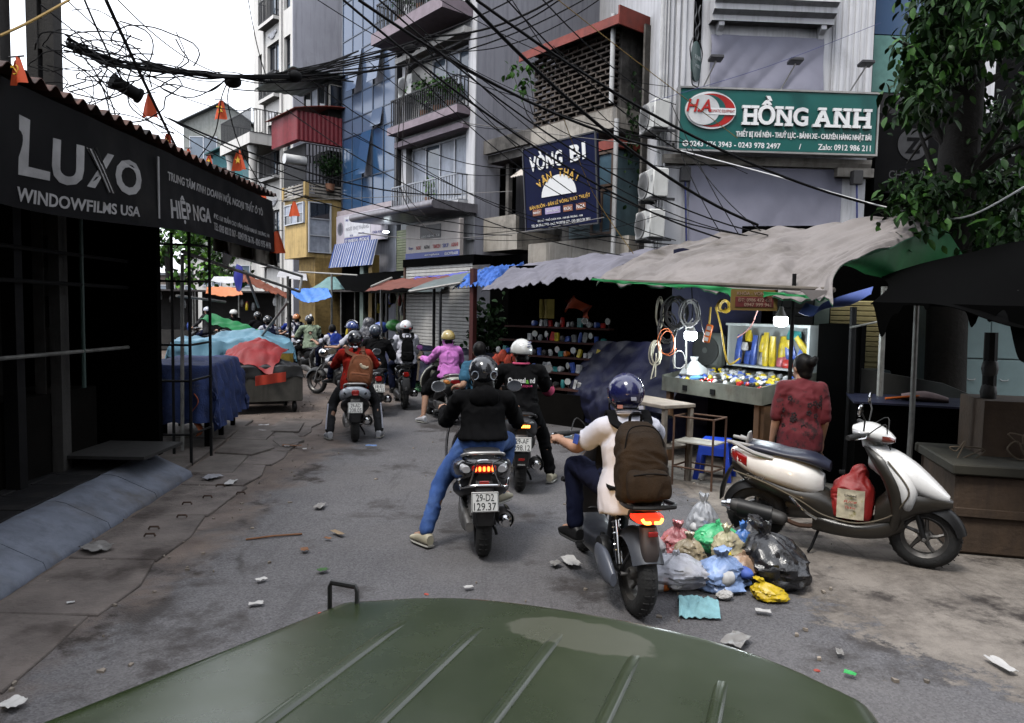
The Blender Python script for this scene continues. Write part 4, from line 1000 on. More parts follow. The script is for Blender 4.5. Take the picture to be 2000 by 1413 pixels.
MB().tube([(0,0,0),(.05,0,1.8),(0,.1,3.6)],[.08,.06,.02],8,smooth=3).build('trunk',BARK,BT)
tree_crown(BT,[],px_pts([(1800,320,1900,400,10.5,11.5,240),(1840,400,1960,490,10.5,11.5,240)],8),[LEAFB,LEAFM],.17,9)
# ------------------------------------------------------------------ far buildings that close the view on the right and the left
for nm,lb,x,Y,wd,dp,h,m_ in(('apartment_block','pale block glimpsed through the leaves beyond the big tree',13,26,8,6,6.5,CREAM),('apartment_block','far pale block above the market seen through the steel frame',-17.5,40,6,5,4.6,CREAM),('apartment_block','far brownish block at the end of the market lane',-26,46,16,5,3.6,mat('far_brown',(.16,.13,.11),.9,streak=.5))):
    t=thing(nm,lb,'building',(x,Y,0));MB().box((0,0,0),(wd,dp,h)).build('wall',m_,t,smooth=False)
    k=0
    while .5+k*1.6+1.0<wd:
        for z in([h-1.8]if h<5 else[h-1.9,h-4.5]):window(t,.5+k*1.6,1.5+k*1.6,z,z+1.2,2,1,FRAMEW,[GLASS],-.05)
        k+=1
    MB().box((-.2,-.2,h),(wd+.2,dp+.2,h+.15)).build('roof',mat('roof_grey',(.12,.13,.14)),t,smooth=False)
FT=thing('street_tree','leafy tree at the far end of the market seen below the black banner','tree',(-15.2,32,0));loc0=Vector((-15.2,32,0))
MB().tube([(0,0,0),(.2,0,2),(0,0,4.5)],[.25,.2,.1],8).build('trunk',BARK,FT)
rt=random.Random(3);cl=[(rt.uniform(-2.2,3.4),rt.uniform(-1.5,1.5),rt.uniform(3.0,5.4))for _ in range(26)]
ps=[tuple(Vector(rt.choice(cl))+Vector((rt.gauss(0,.35),rt.gauss(0,.35),rt.gauss(0,.25))))for _ in range(1900)]
for i,m_ in enumerate((LEAFM,LEAFB,LEAFD)):o=leaves(MB(),ps[i::3],.26,.1,i).build('crown',m_,FT,fix=False);o['kind']='stuff'
# ------------------------------------------------------------------ street behind the viewer: unseen plain houses added to block low sky light
def unseen_house(x,y,wd,dp,h,rz,m,label,seed):
    t=thing('unseen_house',label,'building',(x,y,0),rz);r_=random.Random(seed)
    MB().box((0,0,0),(wd,dp,h)).build('wall',m,t,smooth=False)
    for z in range(1,int(h/3.3)):
        window(t,wd*.15,wd*.85,z*3.3+.8,z*3.3+2.6,3,1,FRAMED,[GLASS,GLASSD],-.06)
        MB().box((.1,-.5,z*3.3+.3),(wd-.1,-.001,z*3.3+.42)).build('balcony_slab',m,t,smooth=False)
    MB().box((.3,-.03,.05),(wd-.3,-.001,2.8)).build('shopfront',mat('dim_room',(.03,.028,.026)),t,smooth=False)
    return t
TH=[mat('dull_ochre_render',(.32,.25,.15),.85,streak=.5),mat('dull_grey_render',(.25,.25,.26),.85,streak=.5),mat('dull_cream_render',(.40,.37,.32),.85,streak=.5)]
for k in range(5):unseen_house(-7.6,-26+k*4.8,4.7,8,13+(k*5)%7,R(90),TH[k%3],'narrow house on the left behind the viewer, '+('at the far end','second from the far end','in the middle','second from the jeep','nearest the jeep')[k],k)
for k in range(6):unseen_house(8.6,-21+k*4.6,4.5,8,12+(k*3)%8,R(-90),TH[(k+1)%3],'narrow house on the right behind the viewer, '+('at the far end','second from the far end','third from the far end','third from the big tree','second from the big tree','nearest the big tree')[k],k+9)
for k in range(3):unseen_house(8-k*5.2,-29,5.1,7,15-k,R(180),TH[k],'narrow house closing the street behind, '+('at one end','in the middle','at the other end')[k],k+20)
# ================================================================== LEFT SIDE: stall with shade-black interior and the black banner
DARKW=mat('dark_wood',(.005,.0045,.004),.9,var=.3,spec=.05);DKST=mat('dark_steel',(.006,.006,.0065),.6,var=.3,spec=.15);STEEL=mat('worn_steel',(.16,.16,.15),.5,metal=.4,var=.4,scale=8)
LS=thing('market_stall','dark closed market stall with rusty corrugated roof behind the black banner','stall',(-3.3,4,0))
MB().box((-3.6,-3.0,.2),(-3.5,4.2,3.4)).build('back_wall',BLACK,LS,smooth=False)  # interior shade is put into the near-black wall colour
MB().box((-3.5,3.62,.2),(-.42,3.70,3.1)).build('side_wall',BLACK,LS,smooth=False);MB().box((-3.5,-3.0,.2),(-.3,-2.9,3.2)).build('side_wall',BLACK,LS,smooth=False);MB().box((-3.4,-2.8,3.12),(-.1,5.6,3.16)).build('added_ceiling',BLACK,LS,smooth=False)  # unseen near end wall and ceiling added to keep light out
rf=MB();rf.grid(lambda u,v:(.16+.02*nz(v*8,2)-4.0*u,-2.6+8.3*v,3.24+.02*nz(v*6,0)+.35*u+.028*math.sin(v*330)),6,420,.006)
rf.build('corrugated_roof',mat('rusty_tin',(.10,.045,.032),.8,var=.5,scale=2.2,dirt=((.015,.012,.012),.45,.6,2.5)),LS)
for k in range(4):MB().box((-.9-.02,-1.5+k*1.75,.1),(-.8,-1.4+k*1.75,3.3)).build('post',DKST,LS,smooth=False)
MB().box((-1.5,-2,.2),(-.95,3.4,.95)).build('counter',DARKW,LS,smooth=False)
MB().box((-2.8,-2,.2),(-2.3,1.0,1.7)).build('cupboard',DARKW,LS,smooth=False)
for z,m_ in((1.36,STEEL),(1.98,DKST),(2.25,DKST)):MB().tube([(-.72,-2.4,z),(-.72,3.6,z-.02)],.018,8).build('rail',m_,LS)
for k in range(3):MB().tube([(-.72,-1.0+k*1.9,1.0),(-.72,-1.0+k*1.9,2.6)],.02,8).build('upright',mat('green_steel',(.01,.03,.025),.6),LS)
MB().box((-.9,2.75,.33),(-.14,3.55,.36)).build('low_shelf',mat('grey_board',(.010,.0095,.009),.8),LS,smooth=False)
# banner on its frame
BAN=mat('black_vinyl',(.006,.006,.0065),.5,var=.35,scale=1.6,spec=.06,dirt=((.018,.017,.016),.56,.8,1.4))
def ban(Y,z,h=0.):
    k=min(1,max(0,(3.2-z)/.85))
    x=-3.19+.045*nz(Y*1.1,z*.8)*(.3+k)+.03*k*math.sin(Y*2.1)+.012*nz(Y*4,z*3+4)+h
    return Vector((x,Y,z-.03*k*math.sin((Y-4)*1.4)))
bn=MB().grid(lambda u,v:ban(2.6+7.05*u,3.19-(.81-.17*u)*v+(-.02)*u),150,26,.004).build('banner',BAN,None,angle=70,fix=False)
tag(bn,'long black vinyl banner with grey lettering along the stall roof edge','banner')
LETM=mat('banner_grey',(.24,.235,.235),.5,var=.25,scale=5,dirt=((.12,.10,.08),.55,.75,4))
def btext(body,tl,bl,tr,br,m=LETM,off=.0,ext=.004,**k):
    q=[PX(*p,-3.19)for p in(tl,bl,tr,br)]
    f,fs=text_v(body,1,1,ext,off)
    # subdivide so the lettering lies on the waves of the cloth
    def fn(x,y,h):
        u,v=x+.5,.5-y
        a=q[0].lerp(q[2],u);c=q[1].lerp(q[3],u);p=a.lerp(c,v)
        return ban(p.y,p.z,.006+h)
    vs,faces=solid_text(f,fs,.003,fn);MB().add(vs,faces).build('lettering',m,bn,smooth=False,fix=False)
btext('L',(36,222),(38,336),(104,255),(104,348),off=.02)
btext('U',(106,267),(107,352),(166,284),(166,362),off=.03);btext('X',(168,286),(172,360),(222,303),(222,376),off=.03);btext('O',(224,306),(224,374),(272,318),(272,386),off=.035)
for k in range(3): # the stripes across the X
    a,c=PX(172+k*7,288,-3.19),PX(210+k*6,374,-3.19);MB().tube([ban(a.y,a.z,.014),ban((a.y+c.y)/2,(a.z+c.z)/2,.014),ban(c.y,c.z,.014)],.006,4).build('stripe',mat('banner_black',(.02,.02,.02),.5),bn)
btext('WINDOWFILMS USA',(38,358),(38,386),(270,405),(270,424),off=.022)
a,c=PX(300,308,-3.19),PX(299,428,-3.19);MB().box((-.004,-.012,0),(.004,.012,a.z-c.z)).build('divider',LETM,bn,smooth=False,loc=ban(a.y,c.z,.012))
btext('TRUNG TÂM KINH DOANH NỘI, NGOẠI THẤT Ô TÔ',(324,326),(324,358),(511,402),(511,424),off=.02)
btext('HIỆP NGA',(326,378),(326,440),(416,402),(416,447),off=.028)
btext('Đ/C: 11A TRẦN CAO VÂN, QUẬN HAI BÀ TRƯNG, HN',(421,414),(421,432),(521,452),(521,464),off=.012);btext('TEL: 0243 8212 067 - 0243 976 36 76 - 0243 975 44 98',(421,437),(421,452),(523,472),(523,484),off=.012)
cloth('cloth_flap','stained pale cloth flap bunched at the far end of the black banner','cloth',lambda u,v:(-3.2-.75*u,9.66+.10*math.sin(u*16)*(.4+v)+.25*v*(1-u),3.05-.12*u-(.72-.3*u)*v),40,20,mat('stained_canvas',(.27,.24,.21),.9,var=.35,scale=3,streak=.7))
cloth('tarpaulin','ragged black tarpaulin hanging behind the pale cloth flap','tarpaulin',lambda u,v:(-3.25-.9*u,9.9+.5*u+.06*math.sin(u*9),3.1-.02*u-(.55+.2*math.sin(u*8))*v),30,12,mat('black_tarp',(.008,.008,.009),.6,var=.3))
# little red flags on a string
FLAG=mat('flag_red',(.60,.075,.015),.7,var=.1);STAR=mat('flag_yellow',(.75,.45,.03),.6,var=.05)
def flag(px,py,Y,s,em,label,tilt,seed):
    p=P(px,py,Y);t=thing('flag',label,'flag',p,R(-20),'little red flags on strings')
    def fn(u,v):return(s*(u-.5)*(.30+.95*v-.15*v*v)+.30*s*v*tilt,.07*s*math.sin(u*7+seed)*(1+v),s*(.62-1.25*v+.18*(u-.5)*tilt-.22*max(0,.5-v)*(1-u)))
    MB().grid(fn,10,12,.002).build('cloth',FLAG,t,fix=False)
    if em=='star':
        st=[(s*.26*(1 if k%2==0 else .4)*math.sin(k*PI/5),s*.26*(1 if k%2==0 else .4)*math.cos(k*PI/5))for k in range(10)]
        plate2d([(x+.12*s*tilt,z)for x,z in st[::-1]],-.09*s-.002,.004,'star',STAR,t)
    elif em=='tools':
        MB().tube([(s*(.2*math.sin(a)+.1*tilt),-.1*s,s*.22*math.cos(a))for a in(.3,.9,1.5,2.1,2.7,3.3,3.8)],.03*s,6).build('sickle',STAR,t)
        MB().tube([(s*.22,-.1*s,-.2*s),(-.14*s,-.1*s,.16*s)],.03*s,6).box((-.24*s,-.13*s,.1*s),(-.06*s,-.07*s,.2*s),T((0,0,0))).build('hammer',STAR,t)
    MB().tube([(-.5*s,.0,.66*s),(.5*s,0,.62*s)],.006,5).build('stick',IRON,t)
for i,a in enumerate([(33,138,4.6,.13,'tools','red flag with yellow tools emblem at the roof corner by the concrete pole',.25),(290,206,7.6,.19,'','plain red flag hanging above the roof under the black cable joint',-.1),(431,214,9.2,.19,'tools','red flag with yellow hammer and sickle below the cable knot',-.2),(328,278,7.9,.16,'star','red flag with yellow star half hidden by the roof edge',-.1),
     (409,315,9.6,.13,'star','small red flag with star between two larger flags',.1),(466,314,9.0,.19,'star','red flag with bright yellow star above the banner end',.3),(512,378,10.4,.12,'','red pennant tip behind the roof end',.1),(573,408,10.6,.17,'','narrow red flag hanging past the roof corner',.05),(538,473,9.75,.24,'','long red flag drooping over the pale cloth flap',.2),(368,300,9,.1,'','sliver of red flag over the corrugated roof edge',.1)]):flag(*a,seed=i)
# concrete poles
PC=mat('pole_concrete',(.03,.028,.026),.9,var=.3,streak=.5,bump=.3)
def hpole(x,Y,label,wd,h=11):
    t=thing('utility_pole',label,'pole',(x,Y,0),R(12));b=MB()
    b.box((-wd/2,-.1,0),(-wd/2+.09,.1,h));b.box((wd/2-.09,-.1,0),(wd/2,.1,h))
    for k in range(int(h/.55)):b.box((-wd/2+.0901,-.09,.2+k*.55),(wd/2-.0901,.09,.2+k*.55+.26))
    b.build('pole_shaft',PC,t,smooth=False);return t
hpole(-4.72,6.6,'concrete utility pole draped in cables behind the stall roof',.34)
hpole(-4.28,6.75,'second dark concrete pole close beside the cable draped one',.22)
# house behind, at the very left
LB=thing('house','pale house with purple curtains behind the utility poles','building',(-12.2,8.9,0),R(20));MB().box((0,0,0),(4.0,4,12)).build('wall',CREAM,LB,smooth=False)
for x in(2.5,3.2):MB().grid(lambda u,v:(x+.45*u,-.1-.05*math.sin(u*18),9-5*v),20,4,.01).build('curtain',mat('purple_curtain',(.10,.09,.25),.8),LB)
# ------------------------------------------------------------------ covered tables and carts along the left edge
def drape(x0,x1,y0,y1,zt,dx,dy,seed,amp=.03,hump=.1,nu=60,nv=60):
    W_,D_=x1-x0,y1-y0
    def fn(u,v):
        a=-dx+(W_+2*dx)*u;b_=-dy+(D_+2*dy)*v
        ex=max(0,-a,a-W_);ey=max(0,-b_,b_-D_);dr=max(ex,ey)
        x=x0+min(max(a,0),W_);y=y0+min(max(b_,0),D_)
        fl=amp*(1+nz(a*5+seed,b_*5))*min(1,dr*4)+.08*dr
        if ex>0:x+=math.copysign(fl+amp*math.sin(b_*17+seed)*min(1,ex*3),a)
        if ey>0:y+=math.copysign(fl+amp*math.sin(a*17+seed)*min(1,ey*3),b_)
        t_=math.sin(PI*min(1,max(0,a/W_)))*math.sin(PI*min(1,max(0,b_/D_)))
        z=zt-dr+hump*(nz(a*1.3+seed,b_*1.3)+.5)*t_+.25*hump*nz(a*5,b_*5+seed)+.5*amp*abs(nz(a*9+b_*4,seed))
        return(x,y,max(.03,z+(.05*nz(a*6,b_*6)if dr>.2 else 0)))
    return MB().grid(fn,nu,nv,.006)
DENIM=mat('blue_patched_tarp',(.018,.035,.12),.8,var=.5,scale=5,bump=.5,bscale=50,dirt=((.10,.10,.12),.6,.72,9),streak=.4)
TB=thing('covered_table','wooden table wrapped in worn blue sacking at the end of the sloped kerb','table',(-4.30,9.75,0),R(11))
drape(-.42,.42,-.95,.95,1.05,.78,.7,2,.035,.06,60,70).build('sacking',DENIM,TB,angle=70,fix=False)
MB().box((-.40,-.93,.98),(.40,.93,1.03)).build('tabletop',DARKW,TB,smooth=False)
for x in(-.36,.36):
    for y in(-.85,0,.85):MB().box((x-.03,y-.03,0),(x+.03,y+.03,.979)).build('leg',DARKW,TB,smooth=False)
cloth('sack_cloth','orange strip of sacking hanging under the blue covered table','cloth',lambda u,v:(-3.85+.05*math.sin(v*9),8.75+.14*u,.72-.52*v),6,16,mat('orange_sack',(.30,.07,.02),.9,var=.4,scale=9))
FR=thing('rack_frame','tall black ladder like steel frame standing before the blue covered table','rack',(-3.62,8.0,0),R(5));b=MB()
for(x,y)in((-.32,0),(.06,.02),(.14,.45),(-.30,.5)):b.tube([(x,y,0),(x,y,2.62)],.017,6)
for z in(.35,.95,1.35,2.05,2.45):b.tube([(-.32,0,z),(.06,.02,z)],.014,6);b.tube([(.06,.02,z),(.14,.45,z+.02)],.014,6)
b.build('frame',DKST,FR)
SPH=thing('steel_framework','bare steel tube awning frame reaching over the road edge beyond the banner','frame',(0,0,0));b=MB()
for a,c in(((356,492,8.8),(585,570,12.5)),((436,492,9.6),(590,540,13)),((356,498,8.8),(356,880,8.6)),((585,570,12.5),(590,540,13)),((480,530,11),(505,600,13)),((562,540,12.4),(563,640,12.6)),((562,590,12.4),(505,665,13.5)),((345,578,12),(440,590,14))):b.tube([P(*a),P(*c)],.022,7)
b.build('tube',STEEL,SPH)
RC=thing('rusty_cart','low rusty metal cart heaped with goods under black and red sheets','cart',(-4.33,12.45,0),R(28))
MB().box((-.62,-.5,.2),(.62,.5,.62),c=.01).build('cart_body',mat('grimy_metal',(.065,.06,.05),.7,var=.4,scale=4,streak=.7),RC,smooth=False)
for x in(-.5,.5):
    for y in(-.4,.4):MB().lathe([(.05,-.025),(.09,-.025),(.10,0),(.09,.025),(.05,.025)],14,'x',c=(x,y,.1)).build('wheel',DKST,RC)
drape(-.6,.6,-.48,.48,.80,.2,.2,5,.03,.12).build('black_sheet',mat('black_plastic',(.004,.004,.0045),.35,var=.2),RC,angle=70,fix=False)
cloth('tarpaulin','faded red tarpaulin tented over the rusty cart','tarpaulin',lambda u,v:(-4.95+1.0*u+.05*nz(u*3,v*3),11.95+.9*v,1.22-.40*abs(u-.45)**1.2-.36*(1-v)**2+.07*nz(u*5,v*4)+.05*abs(nz(u*9,v*2))-.25*max(0,.25-u)),40,26,mat('red_tarp',(.20,.008,.009),.6,var=.2,bump=.2,bscale=20))
cloth('tarpaulin','strip of orange red tarpaulin at the lower corner of the rusty cart','tarpaulin',lambda u,v:(-4.15+.42*u,11.72+.25*u+.03*math.sin(u*12),.66+.06*u-.16*v),12,6,mat('red_tarp2',(.40,.035,.015),.6))
LBT=thing('covered_stall','stall heap covered by a big pale blue tarpaulin','stall',(-5.15,13.6,0),R(18))
drape(-1.05,.95,-.6,.6,1.16,.32,.3,9,.04,.28,80,60).build('tarpaulin',mat('pale_blue_tarp',(.12,.26,.35),.55,var=.16,scale=3,bump=.15,bscale=30),LBT,angle=70,fix=False)
MB().box((-1.0,-.55,.1),(.9,.55,1.05)).build('table',DARKW,LBT,smooth=False)
cloth('tarpaulin','bright green tarpaulin ridge behind the pale blue heap','tarpaulin',lambda u,v:(-6.45+1.0*u,15.0+.6*v,1.50-.32*u+.12*v+.06*nz(u*6,v*3)),30,10,mat('green_tarp',(.01,.22,.06),.6,var=.2))
cloth('sack','yellow and green woven sack slumped beside the pale blue heap','sack',lambda u,v:(-4.35+.35*math.sin(u*PI),13.0+.5*u,.95-.75*v),12,12,mat('yellow_sack',(.30,.20,.03),.8,var=.5,scale=6))
# ================================================================== MARKET: canopies, stalls and goods on the right and in the middle
def bic(rows):
    def cr(L,t):
        m=len(L)-1;x=min(max(t,0),1)*m;i=min(int(x),m-1);f=x-i
        return _cr(L[max(i-1,0)],L[i],L[i+1],L[min(i+2,m)],f)
    return lambda u,v:cr([cr(r_,u)for r_ in rows],v)
def canopy(name,label,rows,m,under=None,nu=90,nv=50,wr=.05,seed=0,cat='tarpaulin',ws=1.0,edge=.014):
    R3=[[P(*p)for p in r_]for r_ in rows];f=bic(R3)
    def fn(u,v):
        p=f(u,v)
        w_=wr*(1.0*abs(nz(u*6*ws+v*2.2+seed,v*1.0))+.55*abs(nz(u*13*ws-v*3.5,v*2+seed))+.35*abs(nz(u*24*ws-v*6,v*5+seed))+.08*nz(u*40*ws,v*12,seed)-.4)
        w_+=.004*math.sin(u*60)*(1-v)*(v<.2)
        return(p.x,p.y,p.z+w_-.3*wr+edge*nz(u*14,seed)*max(0,1-v*6))
    return cloth(name,label,cat,fn,nu,nv,m,under=under)
GREYC=mat('grey_canvas',(.205,.185,.178),.85,var=.10,scale=2.0,bump=.12,bscale=90,dirt=((.075,.063,.05),.48,.70,.9))
GREYB=mat('blue_grey_canvas',(.15,.145,.175),.8,var=.18,scale=2,bump=.12,bscale=80,dirt=((.06,.055,.05),.55,.8,1.2))
GREENC=mat('green_canvas',(.008,.10,.04),.7,var=.25,scale=3)
BLUET=mat('bright_blue_tarp',(.045,.13,.45),.5,var=.25,scale=4,bump=.2,bscale=25)
NAVY=mat('navy_tarp',(.006,.008,.036),.5,var=.3,scale=2.5,bump=.25,bscale=20)
NAVYD=mat('dark_navy_tarp',(.006,.008,.026),.5,var=.3,scale=2.5,bump=.25,bscale=20)
REDB=mat('red_brown_canvas',(.13,.035,.022),.8,var=.25,scale=3)
canopy('canopy','large grey canvas canopy with green lining over the lit counter',[
    [(1165,541,8.9),(1250,547,8.3),(1400,553,7.5),(1520,566,6.9),(1628,572,6.3)],
    [(1205,512,9.3),(1310,510,8.7),(1476,505,7.8),(1560,528,7.2),(1637,522,6.7)],
    [(1265,492,10),(1400,478,9.4),(1530,470,8.7),(1640,474,8.0),(1722,478,7.6)],
    [(1335,472,11),(1450,455,10.4),(1590,436,9.6),(1800,407,8.9),(1840,430,8.6)],
    [(1345,500,12.5),(1450,495,12.0),(1600,480,11),(1760,460,10.4),(1850,470,9.8)]],GREYC,GREENC,130,80,.15,3)
canopy('canopy','dark blue grey canvas canopy over the parts stall',[
    [(940,558,11.5),(1030,551,11),(1110,538,10.4),(1185,536,9.6)],
    [(985,530,12.5),(1075,516,12),(1165,508,11),(1240,505,10.4)],
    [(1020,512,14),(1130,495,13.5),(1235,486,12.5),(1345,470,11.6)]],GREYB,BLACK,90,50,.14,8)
canopy('tarpaulin','crumpled bright blue tarpaulin at the end of the blue grey canopy',[[(884,558,12.9),(920,552,12.3),(962,556,11.7)],[(905,540,13.8),(945,530,13.2),(990,530,12.7)],[(930,525,14.8),(975,515,14.4),(1025,511,14)]],BLUET,None,50,30,.12,2,ws=2.5)
canopy('awning','grey green sheet awning before the cream shop sign',[[(795,568,13.6),(850,560,13),(890,556,12.6)],[(850,545,15.5),(900,533,15),(960,520,14.5)]],mat('grey_green_sheet',(.10,.12,.12),.7,var=.3,scale=4),None,30,12,.04,5,'awning')
canopy('awning','red brown canvas awning slung from a steel pole in the mid market',[[(712,567,16.5),(800,560,15.5),(868,546,15)],[(758,546,18),(830,540,17),(895,536,16.5)]],REDB,None,40,14,.05,6,'awning')
canopy('tarpaulin','violet blue tarpaulin strip above the red brown awning',[[(790,546,17.2),(850,541,16.5),(902,537,16)],[(815,540,18.2),(870,535,17.6),(925,528,17)]],mat('violet_tarp',(.08,.09,.40),.6,var=.25),None,30,10,.06,9)
canopy('tarpaulin','sky blue tarpaulin roof slung over the queue of riders',[[(572,575,20),(602,590,19.6),(648,579,19.2)],[(562,563,21.3),(605,562,21.2),(640,562,20.8)]],mat('sky_blue_tarp',(.06,.19,.55),.5,var=.2,scale=3),None,30,14,.05,12)
canopy('umbrella','faded teal umbrella canopy behind the sky blue tarpaulin',[[(596,568,22),(640,566,21.4),(684,563,21.6)],[(622,555,22.6),(648,552,22.3),(668,552,22.4)],[(640,541,23),(648,540,23),(656,541,23)]],mat('faded_teal',(.12,.22,.22),.7,var=.2),None,30,14,.03,13,'umbrella')
canopy('tarpaulin','dark red brown tarpaulin hung from the steel awning frame',[[(473,548,13.0),(520,566,13.3),(563,581,13.6)],[(472,531,13.6),(520,552,13.8),(566,573,14.0)]],mat('brick_tarp',(.17,.045,.02),.7,var=.3,scale=3),None,40,12,.05,14)
canopy('tarpaulin','orange tarpaulin stretched over a far stall on the left',[[(402,572,19),(440,578,18.6),(474,574,18.2)],[(404,560,21),(440,560,20.6),(468,562,20)]],mat('orange_tarp',(.50,.13,.02),.6,var=.15),None,30,10,.04,15)
canopy('tarpaulin','vivid blue cloth dangling from the steel awning frame',[[(462,566,11.2),(467,568,11.1),(471,564,11)],[(456,540,11.2),(463,543,11.1),(474,540,11)],[(462,516,11.2),(467,517,11.1),(473,521,11)]],mat('vivid_blue',(.01,.015,.28),.6,var=.3,scale=6),None,14,14,.03,16)
canopy('awning','dark awning sheet between the umbrella and the red brown awning',[[(675,566,19.5),(740,572,19),(805,566,18.5)],[(655,540,22),(720,533,21.5),(790,528,21)]],BLACK,None,20,10,.03,17,'awning')
canopy('awning','pale tin awning at the far left lane',[[(540,540,24),(575,545,23.5),(600,548,23)],[(545,530,26),(575,530,25.5),(598,532,25)]],mat('pale_tin2',(.4,.4,.42),.6),None,10,6,.02,18,'awning')
canopy('awning','small white awning in the far lane behind the steel frame',[[(412,548,24),(440,553,23.5),(470,550,23)],[(418,540,26),(440,540,25.5),(462,541,25)]],mat('pale_tin2',(.4,.4,.42),.6),None,10,6,.02,19,'awning')
# green fringe under the main canopy
def fringe(u,v):
    a=[P(1160,541,8.85),P(1250,548,8.25),P(1400,556,7.45),P(1520,568,6.9),P(1600,575,6.5)];x=u*4;i=min(3,int(x));p=a[i].lerp(a[i+1],x-i)
    return(p.x-.03+.02*math.sin(u*50),p.y-.03+.02*nz(u*20,v),p.z-.02-v*(.02+.05*abs(nz(u*9,3))+.16*max(0,nz(u*4+2,7))))
cloth('canopy_fringe','ragged green edge of lining hanging under the grey canvas','canopy',fringe,120,6,mat('green_tarp',(.01,.22,.06),.6))
cloth('tarpaulin','green tarpaulin flap hanging at the open end of the grey canopy','tarpaulin',bic([[P(1640,516,7.0),P(1725,482,7.9),P(1838,432,8.7)],[P(1665,522,7.6),P(1760,520,8.3),P(1862,470,8.6)],[P(1690,535,8.2),P(1790,548,8.6),P(1885,505,8.4)]]),30,16,mat('green_lining',(.008,.13,.035),.6,var=.35,scale=2.5))
CPL=thing('canopy_pole','crooked wooden pole holding the front edge of the grey canopy','pole');MB().tube([P(1180,549,8.7),P(1400,556,7.5),P(1630,567,6.5)],.022,8).build('pole',mat('grey_wood',(.10,.085,.07),.9,var=.3),CPL)
cloth('tarpaulin','triangular grey canvas corner drooping by the blue cloth strip','tarpaulin',lambda u,v:P(1562+62*u*(1-v)+22*v,566+20*v+2*u,6.45),10,8,GREYC)
cloth('tarpaulin','blue cloth strip with orange band hung beside the dark canopy','tarpaulin',bic([[P(1575,592,6.9),P(1600,600,6.8),P(1655,598,6.5),P(1700,575,6.2)],[P(1560,612,6.9),P(1588,618,6.7),P(1612,590,6.6),P(1705,560,6.3)]]),30,8,mat('soft_blue',(.07,.11,.33),.7,var=.2,scale=4))
# ------------------------------------------------------------------ lit counter stall
WOODB=mat('brown_ply',(.10,.05,.022),.7,var=.3,scale=4,streak=.6);OLDTIN=mat('old_green_tin',(.11,.115,.095),.6,var=.35,scale=4,dirt=((.06,.04,.025),.5,.7,5),streak=.5)
STH=thing('market_counter','lit market counter with sloped trays of small parts and a glass fronted case','stall',(1.86,8.87,0),R(-61))
SW,SD=1.51,1.07
sl=lambda y:1.02+.16*y/SD
b=MB();b.rings([[(0,0,.86),(SW,0,.86),(SW,0,1.035),(0,0,1.035)],[(0,.03,.86),(SW,.03,.86),(SW,.03,1.035),(0,.03,1.035)]]);b.build('tray_front',OLDTIN,STH,smooth=False)
for x in(-.03,SW):b=MB();b.rings([[(x,0,.86),(x+.03,0,.86),(x+.03,0,1.05),(x,0,1.05)],[(x,SD,1.0),(x+.03,SD,1.0),(x+.03,SD,1.22),(x,SD,1.22)]]);b.build('tray_side',OLDTIN,STH,smooth=False)
b=MB();b.rings([[(0,.031,.93),(SW,.031,.93),(SW,.031,.98),(0,.031,.98)],[(0,SD,1.08),(SW,SD,1.08),(SW,SD,1.14),(0,SD,1.14)]]);b.build('tray',OLDTIN,STH,smooth=False)
for x in(.5,.98):b=MB();b.rings([[(x,.04,.981),(x+.02,.04,.981),(x+.02,.04,1.03),(x,.04,1.03)],[(x,SD-.3,1.11),(x+.02,SD-.3,1.11),(x+.02,SD-.3,1.16),(x,SD-.3,1.16)]]);b.build('divider',OLDTIN,STH,smooth=False)
MB().box((SW-.02,.05,.0),(SW+.025,SD,.85)).build('side_panel',WOODB,STH,smooth=False)
for x in(.02,SW-.1):MB().box((x,.03,0),(x+.07,.1,.859),c=.005).build('leg',WOODB,STH,smooth=False)
MB().box((.05,.7,.05),(SW-.1,SD,.8)).build('dark_store',BLACK,STH,smooth=False)
for k in range(2):MB().box((.35+k*.45,-.012,.9),(.42+k*.45,-.001,.96)).build('latch',DKST,STH,smooth=False)
DC=thing('display_case','white framed open case packed with yellow and blue packets on the lit counter','cabinet',(1.86,8.87,1.2),R(-61));WF=mat('white_case',(.42,.46,.46),.5,var=.1,streak=.3)
c0,c1,cy0,cy1,chh=.3,1.5,.74,1.06,.47
MB().box((c0,cy0,-.02),(c1,cy1,.0)).build('base',WF,DC,smooth=False);MB().box((c0-.02,cy0-.02,chh),(c1+.02,cy1,chh+.03)).build('top',WF,DC,smooth=False)
for x in(c0,c1-.03):MB().box((x,cy0,.001),(x+.03,cy1,chh-.001)).build('side_panel',WF,DC,smooth=False)
MB().box((c0+.031,cy1-.02,.001),(c1-.031,cy1,chh-.001)).build('back_panel',mat('case_back',(.3,.33,.33),.6),DC,smooth=False)
SM=Matrix.Translation((1.86,8.87,0))@Euler((0,0,R(-61))).to_matrix().to_4x4()
def S2W(x,y,z):return SM@Vector((x,y,z))
PKC=dict(yellow=(.55,.42,.02),blue=(.05,.10,.38),white=(.5,.5,.5),pink=(.45,.12,.15),teal=(.03,.22,.22),grey=(.22,.23,.24),red=(.45,.02,.015),orange=(.5,.13,.02),black=(.02,.02,.02),green=(.05,.25,.05))
def pm(c):return mat('packet_'+c,PKC[c],.35,var=.45,scale=14,spec=.6)
rk=random.Random(31)
